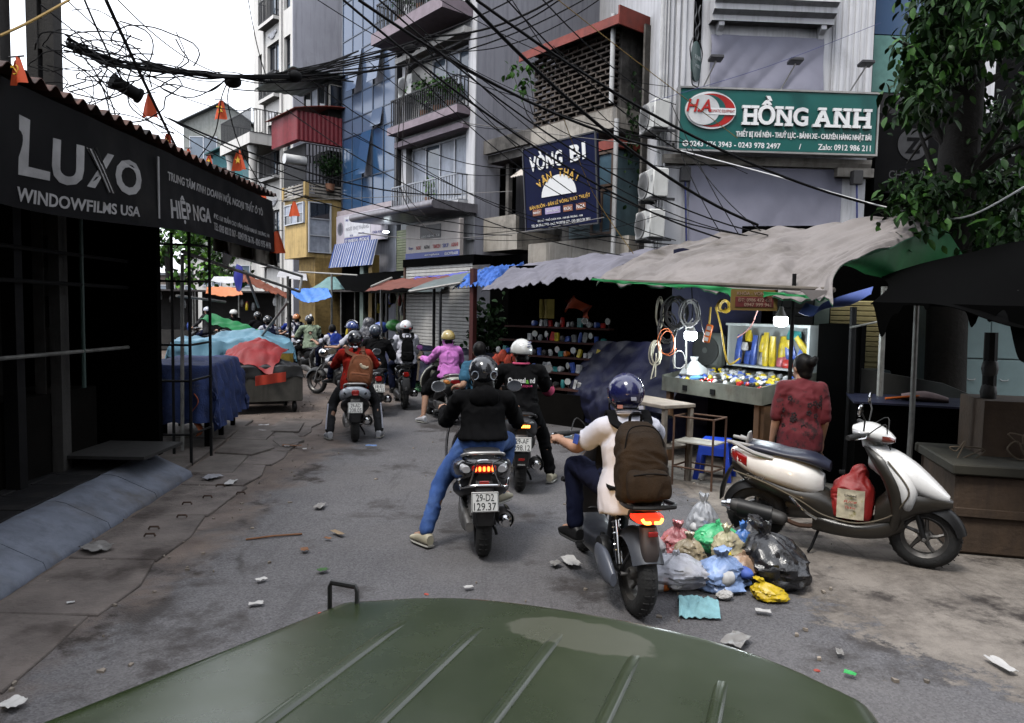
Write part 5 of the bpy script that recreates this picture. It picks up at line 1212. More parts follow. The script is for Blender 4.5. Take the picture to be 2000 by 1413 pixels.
def packet(x,y,z,w_,h_,c,tilt,label,group,shape='bag',d=.05):
    m=pm(c)
    if shape=='bag':
        b=MB();b.loft([(0,w_*.42,-d*.4,d*.4),(h_*.1,w_*.5,-d*.6,d*.6),(h_*.5,w_*.52,-d*.55,d*.55),(h_*.9,w_*.46,-d*.2,d*.2),(h_,w_*.48,-.006,.006)],'z',12,3,2)
    elif shape=='tubes':
        b=MB()
        for k in range(4):b.tube([((k-1.5)*w_/4,0,0),((k-1.5)*w_/4,0,h_)],w_/7.5,8)
        b=MB().loft([(0,w_*.5,-d*.5,d*.5),(h_*.5,w_*.5,-d*.5,d*.5),(h_,w_*.47,-d*.45,d*.45)],'z',16,2.2,2)
    else:b=MB().box((-w_/2,-d/2,0),(w_/2,d/2,h_),c=.006)
    p=S2W(x,y,z);o=b.build('packet',m,None,loc=p,rot=(R(rk.uniform(-6,6)),tilt,R(-61)+rk.uniform(-.3,.3)))
    return tag(o,label,'packet',group)
for i,(x,w_,h_,c,tl,z)in enumerate([(.38,.09,.36,'blue',0,0),(.47,.11,.17,'blue',0,0),(.47,.11,.1,'white',0,.17),(.48,.11,.14,'yellow',0,.28),(.58,.08,.36,'blue',.05,0),(.67,.1,.16,'white',0,0),(.66,.07,.16,'yellow',.5,.2),(.74,.09,.2,'yellow',.1,.16),(.8,.08,.40,'yellow',-.05,0),(.87,.08,.36,'yellow',.05,.0),(.78,.1,.14,'white',0,0),(.97,.1,.26,'yellow',0,.1),(.95,.1,.12,'pink',.1,0),(1.05,.1,.13,'pink',-.1,.0),(1.06,.14,.1,'yellow',1.4,.28),(1.18,.2,.11,'teal',.05,.32),(1.14,.12,.15,'blue',-.2,.1),(1.24,.12,.16,'orange',.3,.02),(1.3,.13,.18,'blue',.2,.08),(1.36,.1,.14,'grey',.4,.28),(1.4,.07,.24,'yellow',-.7,.18),(1.38,.11,.12,'pink',0,0),(1.28,.1,.1,'black',0,0),(1.12,.12,.1,'red',0,0)]):
    packet(x,cy0+.10+rk.uniform(0,.1),1.2+z,w_,h_,c,tl,f'glossy {c} packet of parts stacked inside the white framed case',f'{c} packets in the white case')
for i in range(150):
    x,y=rk.uniform(.04,SW-.05),rk.uniform(.06,.72);c=rk.choice(['white','white','grey','grey','blue','yellow']if x<.98 else['grey','grey','white','blue','yellow'])
    if y<.2 and x>.35:c=rk.choice(['red','red','red','black','yellow','white'])
    packet(x,y,1.0+.15*y/SD+rk.uniform(0,.012),rk.uniform(.04,.08),rk.uniform(.025,.05),c,rk.uniform(-.5,.5),f'small {c} bagged part lying in the sloped counter tray',f'{c} small parts in the trays',rk.choice(['bag','box']),rk.uniform(.03,.06))
o=MB()
o.rings([[(.0+r_*math.cos(a)*(1+.25*math.sin(3*a+z*9)),r_*.7*math.sin(a),z)for a in[2*PI*k/14 for k in range(14)]]for r_,z in((.10,0),(.15,.05),(.13,.12),(.07,.17),(.035,.21),(.05,.26))])
tag(o.build('plastic_bag',mat('white_bag',(.55,.58,.58),.4,var=.15),None,loc=S2W(.28,.22,1.03)),'knotted white plastic bag standing on the near tray of the lit counter','bag')
tag(MB().lathe([(.0,0),(.03,0),(.032,.1),(.012,.14),(.012,.16),(0,.16)],12).build('bottle',mat('blue_bottle',(.1,.25,.5),.2),None,loc=S2W(.4,.08,1.04),rot=(1.4,0,.8)),'small blue capped bottle lying by the white bag','bottle')
FN=thing('box_fan','grey square box fan with round grille on the lit counter','fan',S2W(.06,.66,1.13),R(-50));FG=mat('fan_grey',(.085,.095,.09),.5,var=.15)
fb=MB();fb.box((-.21,-.06,0),(.21,.10,.44),c=.045);fb.build('housing',FG,FN)
MB().lathe([(.17,-.075),(.19,-.075),(.19,-.05),(.17,-.05)],32,'y',c=(0,0,.22)).build('grille_ring',mat('fan_dark',(.03,.033,.032),.5),FN)
MB().lathe([(0,-.062),(.17,-.062),(.17,-.061),(0,-.061)],32,'y',c=(0,0,.22)).build('grille_well',BLACK,FN)
g_=MB()
for k in range(4):g_.box((-.165,-.072,-.01),(.165,-.066,.01),T((0,0,.22),0,k*PI/4*2 if k<2 else 0,0))
g_.lathe([(0,-.08),(.035,-.08),(.035,-.065),(0,-.065)],16,'y',c=(0,0,.22));g_.build('spokes',FG,FN)
for k in range(5):MB().box((-.03,-.0655,.04),(.03,-.0645,.155),T((0,0,.22),0,k*2*PI/5+.3,0)).build('blade',mat('fan_dark',(.03,.033,.032)),FN,smooth=False)
BULB=mat('led_glow',(.9,.95,1),emit=(.88,.96,1),estr=26)
for k,(px,py,Y,lb)in enumerate(((1525,628,7.45,'glowing white LED bulb hanging over the glass fronted case'),(1349,656,8.2,'glowing white LED bulb hanging by the coiled cables'))):
    p=P(px,py,Y);t=thing('light_bulb',lb,'light bulb',p)
    MB().lathe([(0,-.055),(.045,-.05),(.068,-.03),(.07,.03),(.06,.045)],20).build('diffuser',BULB,t)
    MB().lathe([(.058,.046),(.05,.07),(.028,.11),(.02,.15),(0,.15)],16).build('socket',mat('bulb_white',(.5,.5,.5),.4),t);MB().tube([(0,0,.15),(.02,.02,.3),(0,.05,.55)],.006,6,smooth=3).build('cord',DKST,t)
    pl=bpy.data.lights.new('bulb_light','POINT');pl.energy=15;pl.color=(.88,.96,1);pl.shadow_soft_size=.09;lo=bpy.data.objects.new('bulb_light',pl);COL.objects.link(lo);lo.parent=t;lo.location=(0,0,-.09)
# hanging coils, cords and reels
def cable(name,label,pts,r,m,cat='cable',group=None,n=6,sm=5):
    return tag(MB().tube(pts,r,n,smooth=sm).build(name,m,None),label,cat,group)
CW=mat('cream_cord',(.38,.36,.28),.6,var=.1);CB=mat('black_cord',(.012,.012,.013),.45,var=.2);CWH=mat('white_cord',(.5,.5,.5),.5);CY=mat('yellow_cord',(.5,.33,.03),.5);CO=mat('orange_cord',(.5,.12,.03),.5)
def coil(px,py,Y,rx,rz_,n,m,label,r=.007,seed=0,tail=None):
    p=P(px,py,Y);r_=random.Random(seed);pts=[]
    for k in range(n*14):
        a=2*PI*k/14;s_=1+.14*math.sin(k*.31+seed)+r_.uniform(-.03,.03)
        pts.append(p+Vector((rx*s_*math.cos(a)+.03*math.sin(k*.05),.015*math.sin(k*.9)+.004*k/14,rz_*s_*math.sin(a))))
    if tail:pts+=[p+Vector(t_)for t_ in tail]
    o=MB().tube(pts,r,5).build('cable_coil',m,None);return tag(o,label,'cable coil','coils of cable hung at the counter')
coil(1278,690,8.3,.05,.13,5,CW,'long cream cable hank hanging lowest beside the navy sheet',.008,1,[(.0,0,-.15),(-.03,0,-.3),(.02,0,-.27),(.02,0,0)])
coil(1285,610,8.3,.04,.16,4,CW,'upper cream cable hank hung above the lowest one',.007,2)
coil(1318,612,8.2,.12,.17,7,CB,'thick black cable coil under the canopy edge',.010,3)
coil(1300,640,8.25,.10,.16,4,CB,'looser black cable coil behind the cream hanks',.008,4)
coil(1345,612,8.1,.09,.14,6,CWH,'shiny white cable coil above the near LED bulb',.007,5)
coil(1300,668,8.2,.09,.14,2,CO,'thin orange cord loops below the black coils',.005,6)
coil(1325,705,8.15,.07,.10,1,CWH,'single loop of white flex under the LED bulb',.006,7)
coil(1412,598,7.9,.055,.06,5,CY,'yellow tape reel shaped coil hanging under the canopy',.010,8)
cable('flex_cable','yellow power cord dangling in front of the box fan',[P(1398,600,7.9),P(1408,640,7.9),P(1416,690,7.9),P(1425,712,8.0),P(1445,700,8.2)],.009,CY)
cable('flex_cable','yellow flex leading down to the orange power strip',[P(1388,600,7.9),P(1386,625,7.9),P(1384,645,7.9)],.010,CY)
cable('flex_cable','pinkish flex rising from the fan to the hanging phone sign',[P(1440,660,8.0),P(1465,640,7.8),P(1480,605,7.4)],.007,mat('pink_cord',(.4,.2,.18),.5))
cable('flex_cable','black flex slanting behind the orange power strip',[P(1362,590,8),P(1372,640,8),P(1385,670,8)],.006,CB)
o=MB().box((-.035,-.02,-.10),(.035,.02,.10),c=.01);ps_=thing('power_strip','orange power strip hanging beside the box fan','power strip',P(1383,652,7.85),R(-30));ps_.rotation_euler=(0,R(12),R(-30));o.build('body',mat('orange_plastic',(.55,.12,.015),.4),ps_)
for k in range(3):MB().box((-.022,-.024,-.08+k*.06),(.022,-.0205,-.04+k*.06)).build('socket',mat('bulb_white',(.5,.5,.5)),ps_,smooth=False)
HSN=thing('phone_sign','small yellow hanging sign with red phone number panel under the canopy','sign',P(1427,606,6.95),R(2));wq=.45
MB().box((0,0,0),(wq,.015,.20)).build('board',mat('sign_ochre',(.16,.10,.02),.6,var=.2),HSN,smooth=False)
MB().box((.04,-.006,.03),(wq-.04,-.001,.13),c=.002).build('red_panel',mat('sign_red_dull',(.10,.012,.01),.6),HSN,smooth=False)
PI_=mat('sign_pinkish',(.28,.18,.13),.6);text('ĐT: 0986 472 421',PI_,HSN,(wq/2,-.0075,.10),width=.32,height=.035,off=.01);text('0947 999 941',PI_,HSN,(wq/2+.03,-.0075,.055),width=.26,height=.035,off=.01);text('KHÓA - VÒNG BI',PI_,HSN,(wq/2,-.001,.165),width=.34,height=.04,off=.01)
PP=thing('canopy_pole','black steel pole in front of the lit counter','pole');q=G(1510,905);MB().tube([(q.x-.55,6.95,0),(q.x-.55,6.95,2.2)],.02,8).build('pole',DKST,PP);PP.location=(0,0,0)
for k,(px,Y)in enumerate(((1317,8.3),(1340,8.5))):tag(MB().tube([P(px,720,Y),P(px,640,Y)],.013,7).build('steel_rod',STEEL,None),('thin steel rod behind the cream cable hanks','steel rod right behind the near LED bulb')[k],'rod')
# ------------------------------------------------------------------ navy sheet hanging between counter and parts stall
def navy(u,v):
    a,c=Vector((.95,11.6,0)),Vector((2.0,9.0,0));p=a.lerp(c,u)
    n_=Vector((-.9,-.43,0));bl=-.45*(1-v)**1.3+(.40*math.sin(PI*min(1,v*1.05))*v)*(.4+.6*math.sin(PI*u))+.10*abs(nz(u*5+v*2,v*3))+.05*math.sin(u*14+v*2)*v+.03*nz(u*14,v*9)
    q=p+n_*bl;return(q.x,q.y,1.38-1.36*v+(.45*(u-.4)**2+.06)*v-.25*(1-v)*(u-.5)**2+.05*nz(u*6,3)*(1-v))
cloth('tarpaulin','low bulging navy tarpaulin over goods beside the lit counter','tarpaulin',navy,80,80,NAVY)
BKW=thing('closed_stall','black empty stall recess above the bulging navy tarpaulin','stall',(1.45,12.3,0),R(-61));MB().box((-.9,.25,0),(2.6,.3,2.55)).build('back_wall',BLACK,BKW,smooth=False);MB().box((-.92,-.2,.2),(-.86,.25,2.4)).build('side_wall',BLACK,BKW,smooth=False)  # black walls stand for the unlit depth of the recess
MB_=MB().grid(lambda u,v:(2.0+1.2*u,9.2+.2*u,2.6-2.4*v+.05*nz(u*5,v*4)),20,20,.006)
tag(MB_.build('tarpaulin',NAVY,None,fix=False),'navy tarpaulin wall behind the hanging cables and LED bulb','tarpaulin')
# ------------------------------------------------------------------ bench, rusty frame, blue stool
GWD=mat('grey_plank',(.20,.17,.14),.85,var=.3,scale=4,streak=.5)
BN=thing('work_bench','weathered wooden work bench before the navy sheet','bench',(1.62,7.95,0),R(-61))
MB().box((-.55,-.22,.80),(.35,.22,.84),c=.006).build('top',GWD,BN,smooth=False);MB().box((-.5,-.2,.36),(.3,.2,.385)).build('shelf',GWD,BN,smooth=False);MB().box((-.5,-.2,.1),(.3,-.16,.13)).build('rail',GWD,BN,smooth=False)
for x in(-.52,.29):
    for y in(-.2,.16):MB().box((x,y,0),(x+.045,y+.045,.799)).build('leg',GWD,BN,smooth=False)
tag(MB().box((-.3,-.14,0),(.2,.14,.3),c=.03).build('sack',NAVY,None,loc=(1.58,8.0,.386),rot=(0,0,R(-61))),'navy bundle pushed under the weathered bench top','sack')
RF=thing('rack_frame','rusty iron frame with a pale board beside the bench','rack',(1.98,7.55,0),R(-40));b=MB()
for x in(-.22,.22):
    for y in(-.15,.15):b.tube([(x,y,0),(x,y,.74)],.011,6)
for z in(.2,.73):
    b.tube([(-.22,-.15,z),(.22,-.15,z)],.01,6);b.tube([(-.22,.15,z),(.22,.15,z)],.01,6);b.tube([(-.22,-.15,z),(-.22,.15,z)],.01,6);b.tube([(.22,-.15,z),(.22,.15,z)],.01,6)
b.build('frame',RUST,RF);MB().box((-.22,-.15,.46),(.22,.15,.475)).build('board',mat('pale_board',(.28,.27,.24),.7,var=.2),RF,smooth=False)
ST=thing('plastic_stool','blue plastic stool beside the rusty iron frame','stool',(2.27,7.95,0),R(-25));SB=mat('stool_blue',(.012,.05,.42),.35,var=.08)
b=MB();b.rings([[(x*s_,y*s_,z)for x,y in[(.15,.15),(-.15,.15),(-.15,-.15),(.15,-.15)]]for s_,z in((1.06,.36),(1.0,.42),(.94,.43))]);b.build('seat',SB,ST,smooth=False)
for x in(-1,1):
    for y in(-1,1):MB().rings([[(x*(.205-.0)-x*.055*(i in(1,2)),y*.205-y*.055*(i in(2,3)),0)for i in range(4)],[(x*.158-x*.05*(i in(1,2)),y*.158-y*.05*(i in(2,3)),.36)for i in range(4)]]).build('leg',SB,ST,smooth=False)
for k in range(4):MB().box((-.13,-.165,.27),(.13,-.155,.36),T((0,0,0),0,0,k*PI/2)).build('apron',SB,ST,smooth=False)
# ------------------------------------------------------------------ parts stall with mirrors and lamps
PSX=thing('market_stall','dark parts stall crowded with mirrors and lamps on tiers','stall',(-.05,12.0,0),R(-38))
MB().box((-.75,.9,0),(1.5,.95,2.6)).build('back_wall',BLACK,PSX,smooth=False);MB().box((-.8,-.1,0),(-.72,.0,2.5)).build('post',mat('dark_red_post',(.06,.012,.01),.7),PSX,smooth=False)
for k in range(5):MB().box((-.7,.1+k*.16,.55+k*.24),(1.45,.28+k*.16,.58+k*.24)).build('shelf',mat('dark_red_board',(.05,.014,.01),.8),PSX,smooth=False)
MB().box((-.7,.05,0),(1.45,.1,.5)).build('counter_front',DARKW,PSX,smooth=False)
PM_=Matrix.Translation((-.05,12.0,0))@Euler((0,0,R(-38))).to_matrix().to_4x4()
CHR=mat('chrome',(.5,.5,.5),.12,metal=1,var=0);MIR=mat('mirror_face',(.6,.62,.65),.05,metal=1,var=0)
rk=random.Random(77)
for k in range(5):
    for i in range(19):
        x=-.62+i*.112+rk.uniform(-.02,.02)
        if x<-.15 and k>2:continue
        p=PM_@Vector((x,.17+k*.16,.582+k*.24));kind=rk.choice(['mirror','box','lamp','box','bag'])
        if kind=='mirror':
            t=thing('mirror','round chrome motorbike mirror on the tiers of the parts stall','mirror',p,R(-38)+rk.uniform(-.5,.5),'chrome mirrors on the parts stall')
            MB().lathe([(0,-.012),(.055,-.012),(.06,0),(.05,.015),(0,.02)],16,'y',c=(0,0,.11)).build('housing',CHR,t);MB().lathe([(0,-.0145),(.05,-.0145),(.05,-.0125),(0,-.0125)],16,'y',c=(0,0,.11)).build('glass',mat('pale_glass',(.5,.52,.5),.2),t);MB().tube([(0,.01,.07),(.01,.02,0)],.007,6).build('stem',CHR,t)
        elif kind=='lamp':
            o=MB().lathe([(0,-.05),(.045,-.045),(.05,-.02),(.035,.04),(0,.05)],14,'y',c=(0,0,.05));c=rk.choice(['white','orange','blue','black'])
            tag(o.build('lamp',pm(c),None,loc=p,rot=(0,0,R(-38)+rk.uniform(-.6,.6))),f'loose {c} lamp unit on the tiers of the parts stall','lamp',f'{c} lamps on the parts stall')
        else:
            c=rk.choice(['white','yellow','grey','blue','white','teal','red']);w_,h_=rk.uniform(.05,.09),rk.uniform(.07,.17)
            o=MB().box((-w_/2,-.03,0),(w_/2,.03,h_),c=.004)if kind=='box' else MB().loft([(0,w_*.4,-.02,.02),(h_*.5,w_*.55,-.035,.035),(h_,w_*.4,-.006,.006)],'z',10,2.5,2)
            tag(o.build('packet',pm(c),None,loc=p,rot=(rk.uniform(-.2,.2),rk.uniform(-.25,.25),R(-38)+rk.uniform(-.3,.3))),f'small {c} packet on the tiers of the dark parts stall','packet',f'{c} packets on the parts stall')
for i in range(4):tag(MB().loft([(0,.07,-.05,.05),(.1,.09,-.06,.06),(.2,.03,-.03,.03)],'z',12,2,2).build('red_bag',mat('red_net',(.35,.04,.015),.7,var=.5,scale=12),None,loc=PM_@Vector((-.5+i*.13,.3,.85+.08*(i%2)))),'red net bag heaped at the left of the parts stall tiers','bag','red net bags')
cloth('sack_cloth','yellow cloth bag hung from the parts stall roof','cloth',lambda u,v:PM_@Vector((.2+.28*u,.55+.05*math.sin(u*7),2.0-.32*v)),10,8,mat('mustard',(.26,.2,.04),.8,var=.3))
cloth('sack_cloth','orange plastic bag bundle hung above the parts stall tiers','cloth',lambda u,v:PM_@Vector((.75+.5*u,.5+.1*math.sin(u*9+v*3),1.98-.2*v+.08*math.sin(u*5))),20,8,mat('orange_bag',(.38,.06,.02),.5,var=.3))
# ------------------------------------------------------------------ grey white shutter, blue covered tables in the middle
SHT=thing('closed_shop','grey white roller shutter shop front behind the pink rider','shop front',bpos(6.75,1.0),ROT)
shutter(SHT,0,3.0,.05,2.9,0,SHUTW,pitch=.085);MB().box((-.08,-.05,0),(-.005,.1,2.9)).build('post',RUST,SHT,smooth=False);MB().box((-.1,-.06,2.9),(3.1,.5,3.1)).build('lintel',BLACK,SHT,smooth=False)
for k,(x,y,ln,m_,lb,sd)in enumerate(((-2.45,16.9,2.0,NAVY,'long table under navy tarpaulin at the far road edge',4),(-.85,14.6,2.2,NAVYD,'long table under dark navy tarpaulin behind the pink rider',6))):
    t=thing('covered_table',lb,'table',(x,y,0),R(-51));drape(-ln/2,ln/2,-.4,.4,.92,.1,.62,sd,.04,.1,60,40).build('tarpaulin',m_,t,angle=70,fix=False);MB().box((-ln/2+.05,-.36,.05),(ln/2-.05,.36,.85)).build('table',BLACK,t,smooth=False)
cloth('sack_cloth','brown sacking sheet hung on the front of the navy covered table','cloth',lambda u,v:(-2.75+1.25*u-.05*math.sin(u*11),16.25-1.35*u-.12*v,.88-.62*v+.05*u),24,12,mat('brown_sacking',(.06,.045,.03),.9,var=.3,scale=4))
for k,(px,py,Y,c,lb)in enumerate(((770,636,16.8,'green','green leafy bundle on the navy covered table'),(790,640,16.4,'grey','grey plastic bundle beside the green leafy one'),(745,640,17.2,'blue','blue basket at the far end of the navy table'))):
    tag(MB().ell((0,0,0),(.2,.16,.14),10,6).build('bundle',pm(c),None,loc=P(px,py,Y)),lb,'bundle')
BP=pot_plant((-.55,15.0,.1),1.3,.4,'dark leafy bush standing against the grey white shutter',41,LEAFD,380,.12)
# ------------------------------------------------------------------ far stalls closing the lane
def far_stall(x,Y,wd,label,seed,rz=0,h=2.3,goods=12):
    t=thing('market_stall',label,'stall',(x,Y,0),rz);r_=random.Random(seed)
    MB().box((0,.9,0),(wd,.95,h)).build('back_wall',mat('stall_dark',(.008,.007,.007),.9,var=.5,scale=3),t,smooth=False)
    MB().box((0,0,.05),(wd,.8,.8)).build('counter',mat('stall_counter',(.02,.018,.016),.8,var=.5,scale=4),t,smooth=False)
    for i in range(3):MB().tube([(wd*i/2,0,0),(wd*i/2,0,h)],.03,6).build('post',STEEL,t)
    MB().box((-.1,-.2,h),(wd+.1,1,h+.06)).build('roof',mat('stall_roof',(.04,.035,.035),.8,var=.4),t,smooth=False)
    for i in range(goods):
        c=r_.choice(['white','grey','red','yellow','blue','pink','black','grey','black']);p=t.matrix_basis@Vector((r_.uniform(.1,wd-.1),r_.uniform(.05,.5),0))
        hang_=r_.random()<.5;z=r_.uniform(1.6,2.1)if hang_ else .8
        tag(MB().loft([(0,.06,-.05,.05),(.14,.1,-.06,.06),(.3,.05,-.03,.03)],'z',10,2.4,2).build('goods',pm(c),None,loc=(p.x,p.y,z),rot=(0,0,r_.uniform(0,3))),f'{c} goods {"hung from" if hang_ else "piled on"} the far market stalls','goods',f'{c} goods {"hung" if hang_ else "piled"} at the far stalls')
for k,(x,Y,wd,rz,lb)in enumerate(((-15.5,27.5,3.2,R(12),'far dark stall at the left end of the lane'),(-12.2,28,3.2,R(8),'far dark stall left of the queue of riders'),(-9.2,28.4,3.0,R(0),'far dark stall straight behind the orange helmet'),(-6.6,25,2.6,R(-45),'dark stall behind the rider in the pale green shirt'),(-4.9,22.6,2.6,R(-50),'dark stall under the teal umbrella end'),(-3.55,20.4,1.9,R(-50),'dark stall by the mint post under the red awning'))):far_stall(x,Y,wd,lb,k,rz,goods=12)
for(px,pyb,pyt,Y,lb)in((648,660,535,20,'steel post in the lane under the teal umbrella'),(566,640,545,14,'dark post at the corner of the steel awning frame'),(745,640,560,17,'thin steel post under the red brown awning'),(848,650,560,14,'thin steel post by the grey white shutter')):
    a,c=P(px,pyb,Y),P(px,pyt,Y);t=thing('stall_post',lb,'post');MB().tube([(a.x,a.y,0),(c.x,c.y,c.z)],.03,7).build('post',DKST if Y<15 else STEEL,t)
for a,c,lb in(((583,531,21),(698,538,20),'white wooden bar carrying the teal umbrella canopy'),((725,560,16.8),(765,543,17.9),'steel bar at the end of the red brown awning'),((800,570,13.3),(900,553,12.4),'white pole edge of the grey green awning')):tag(MB().tube([P(*a),P(*c)],.025,6).build('awning_bar',mat('pale_bar',(.35,.34,.32),.7),None),lb,'bar')
# ------------------------------------------------------------------ dark right edge: black canopy, posts, cabinets, low walls
BLKT=mat('black_tarp',(.008,.008,.009),.6)
cloth('canopy','black ragged tarpaulin canopy over the dark stalls on the far right','tarpaulin',bic([[P(1700,594,6.2),P(1780,592,5.7),P(1860,600,5.2),P(1990,640,4.8),P(2200,660,4.4)],[P(1735,560,7.0),P(1800,545,6.6),P(1880,540,6.2),P(2000,530,5.8),P(2250,500,5)],[P(1720,540,8.4),P(1800,515,8),P(1900,492,7.6),P(2000,470,7.2),P(2300,430,6.5)]]),60,20,BLACK)  # visible top coloured near black to stand for the shaded underside
def ragged(u,v):
    p=P(1705,590,5.9).lerp(P(2050,600,4.7),u);return(p.x,p.y+.04*math.sin(u*20),p.z-v*(.02+.42*max(0,nz(u*5,5)+.35*nz(u*17,2)+.25*(u>.55))))
cloth('tarpaulin','torn black edge dangling from the canopy on the far right','tarpaulin',ragged,120,8,BLACK)
DW=thing('closed_shop','dark shop front wall closing the right side behind the teal cabinet','shop front',(3.6,11.6,0),R(-12));MB().box((0,0,0),(6.5,.1,3.2)).build('wall',BLACK,DW,smooth=False)
shutter(DW,1.35,2.1,.8,2.05,-.02,mat('ochre_shutter',(.36,.31,.15),.6,var=.15));MB().box((1.12,-.06,.7),(1.33,-.001,2.1)).build('door_jamb',mat('mint_post',(.3,.38,.33)),DW,smooth=False)
shutter(DW,.5,1.1,.5,2.05,-.02,mat('grey_slat',(.09,.09,.085),.6),'slatted_panel',.12)
TC=thing('cabinet','pale teal steel cabinet with small drawer handles in the dark right stall','cabinet',(5.35,9.35,.55),R(-8));TL=mat('pale_teal',(.33,.45,.45),.4,var=.06)
MB().box((0,0,0),(1.45,.4,1.5)).build('body',mat('teal_edge',(.13,.19,.19),.5),TC,smooth=False)
for k in range(2):
    for i in range(2):d_=MB().box((.02+i*.71,-.02,.02+k*.74),(.72+i*.71,-.001,.74+k*.74),c=.004).build('door',TL,TC,smooth=False);[MB().tube([(.2+i*.71+j*.32-.05,-.03,.62 if k else .5),(.2+i*.71+j*.32-.03,-.045,.60 if k else .48),(.2+i*.71+j*.32+.03,-.045,.6 if k else .48),(.2+i*.71+j*.32+.05,-.03,.62 if k else .5)],.006,5).build('handle',ALU,d_,loc=(0,0,.74*k))for j in range(2)]
GC=thing('cabinet','small blue grey steel cabinet beside the ochre shutter','cabinet',(4.55,9.7,.35),R(-8));MB().box((0,0,0),(.5,.4,.75),c=.02).build('body',mat('steel_blue',(.07,.10,.11),.5,var=.15),GC,smooth=False);MB().box((.05,-.012,.08),(.45,-.001,.68)).build('door',mat('steel_blue',(.07,.10,.11)),GC,smooth=False)
GP=thing('counter_panel','low grey sloping side panel of a stall before the teal cabinet','panel',(3.6,8.2,0),R(-28));MB().prism([(0,0),(1.6,0),(1.6,.92),(1.1,1.12),(0,1.28)],.04,Matrix(((1,0,0,0),(0,0,-1,0),(0,1,0,0),(0,0,0,1)))).build('panel',mat('panel_grey',(.06,.062,.06),.6,var=.2),GP,smooth=False)
NT=thing('stall_table','black table with navy cloth edge in the dark right stall','table',(3.3,6.9,0),R(-20));MB().box((0,0,.05),(1.3,.8,.98)).build('table_body',BLACK,NT,smooth=False);MB().box((-.03,-.03,.981),(1.33,.83,1.0)).build('navy_top',NAVYD,NT,smooth=False)
tag(MB().loft([(-.2,.05,0,.05),(0,.1,0,.1),(.2,.06,0,.06)],'y',12,2,3).build('cloth_roll',mat('pinkish_cloth',(.16,.11,.11),.8,var=.4),None,loc=(4.0,7.0,1.0),rot=(0,0,R(60))),'rolled dusty cloth lying on the black table','cloth')
for k in range(3):tag(MB().tube([(3.62+.05*k,7.0,1.02),(3.95+.06*k,6.95+.1*k,1.06)],.012,6).build('tool',RUST if k else mat('orange_plastic',(.55,.12,.015)),None),('orange handled tool on the black table','rusty rod beside the orange handled tool','second rusty rod on the black table')[k],'tool')
DS=thing('closed_stall','black closed stall body between the lit counter and the grey side panel','stall',(3.30,7.85,0),R(-28));MB().box((.0,.0,0),(.42,1.2,1.72)).build('body',BLACK,DS,smooth=False)
for(px,py0,py1,Y,r_,lb)in((1668,760,600,7.6,.035,'dark post left of the ochre shutter'),(1728,745,560,7.4,.03,'worn steel tube post before the ochre shutter'),(1792,760,590,6.4,.022,'thin black post before the small steel cabinet'),(1938,850,650,6.0,.05,'knobbly dark post wrapped with rags')):
    a=P(px,py1,Y);t=thing('stall_post',lb,'post',(a.x,a.y,0));MB().tube([(0,0,0),(.01,0,.9),(0,.01,a.z)],[r_,r_*1.1,r_],8).build('post',DKST if 'steel' not in lb else STEEL,t)
    if 'rag' in lb:
        for q in range(3):MB().ell((0,0,1.0+q*.2),(.065,.06,.10),9,6).build('rag',BLKT,t)
for a,c in(((1660,640,7.5),(1735,625,7.3)),((1728,566,7.4),(1860,585,6.2)),((1860,585,6.2),(1990,570,5.4))):tag(MB().tube([P(*a),P(*c)],.012,6).build('stall_rail',STEEL,None),{1660:'short dark rail between the posts by the ochre shutter',1728:'thin steel rail under the black canopy edge',1860:'thin rail end under the torn black tarpaulin'}[a[0]],'rail')
CTR=thing('street_counter','grimy rust stained concrete counter at the right road edge','counter',(3.42,5.5,0),R(-14));RCN=mat('rust_stained_concrete',(.055,.034,.02),.85,var=.35,scale=2.5,bump=.35,bscale=20,dirt=((.03,.018,.012),.5,.7,2.2),streak=.6)
MB().box((0,.0,.0),(2.6,.9,.62),c=.02).build('body',RCN,CTR,smooth=False);MB().box((-.04,-.05,.621),(2.6,.95,.70),c=.01).build('slab',mat('dark_olive_slab',(.022,.02,.013),.8,var=.3),CTR,smooth=False);MB().box((-.0,-.03,.30),(2.6,-.001,.36)).build('ledge',RCN,CTR,smooth=False)
MB().box((.3,.4,.701),(2.6,.95,1.15)).build('upper_box',RCN,CTR,smooth=False)
rp=random.Random(2)
for k,(x,z,lb)in enumerate(((.55,.82,'frayed rope tangle hanging over the rust stained counter'),(.95,.9,'second looped rope hanging beside the frayed tangle'),(.15,.68,'rope end knotted at the counter corner'))):
    c0_=CTR.matrix_basis@Vector((x,.30,z));tag(MB().tube([c0_+Vector((rp.uniform(-.14,.14),rp.uniform(-.05,.02),rp.uniform(-.12,.16)))for _ in range(14)],.006,6,smooth=5).build('rope',mat('rope',(.10,.075,.05),.9,var=.3),None),lb,'rope')
# ================================================================== SCOOTERS
RUB=mat('tyre_rubber',(.012,.012,.012),.8,var=.3,scale=12,bump=.3,bscale=60,dirt=((.035,.03,.026),.55,.8,6));BLKP=mat('black_plastic_trim',(.009,.009,.0095),.45,var=.25,spec=.3,dirt=((.03,.027,.023),.58,.85,5));SEATM=mat('seat_vinyl',(.016,.016,.018),.4,var=.15,bump=.1,bscale=120)
ENG=mat('engine_alloy',(.16,.155,.15),.45,metal=.6,var=.35,scale=8);RIMM=mat('rim_alloy',(.11,.105,.10),.4,metal=.6,var=.3,scale=9);PLATE=mat('plate_white',(.62,.62,.60),.4,var=.05);PINK=mat('plate_ink',(.02,.02,.022),.5,var=0)
TAILR=mat('tail_red',(.25,.008,.006),.15,var=0,coat=.5);AMB=mat('amber_lens',(.45,.16,.02),.15,var=0,coat=.5);CLR=mat('clear_lens',(.35,.35,.36),.08,var=0,coat=.6)
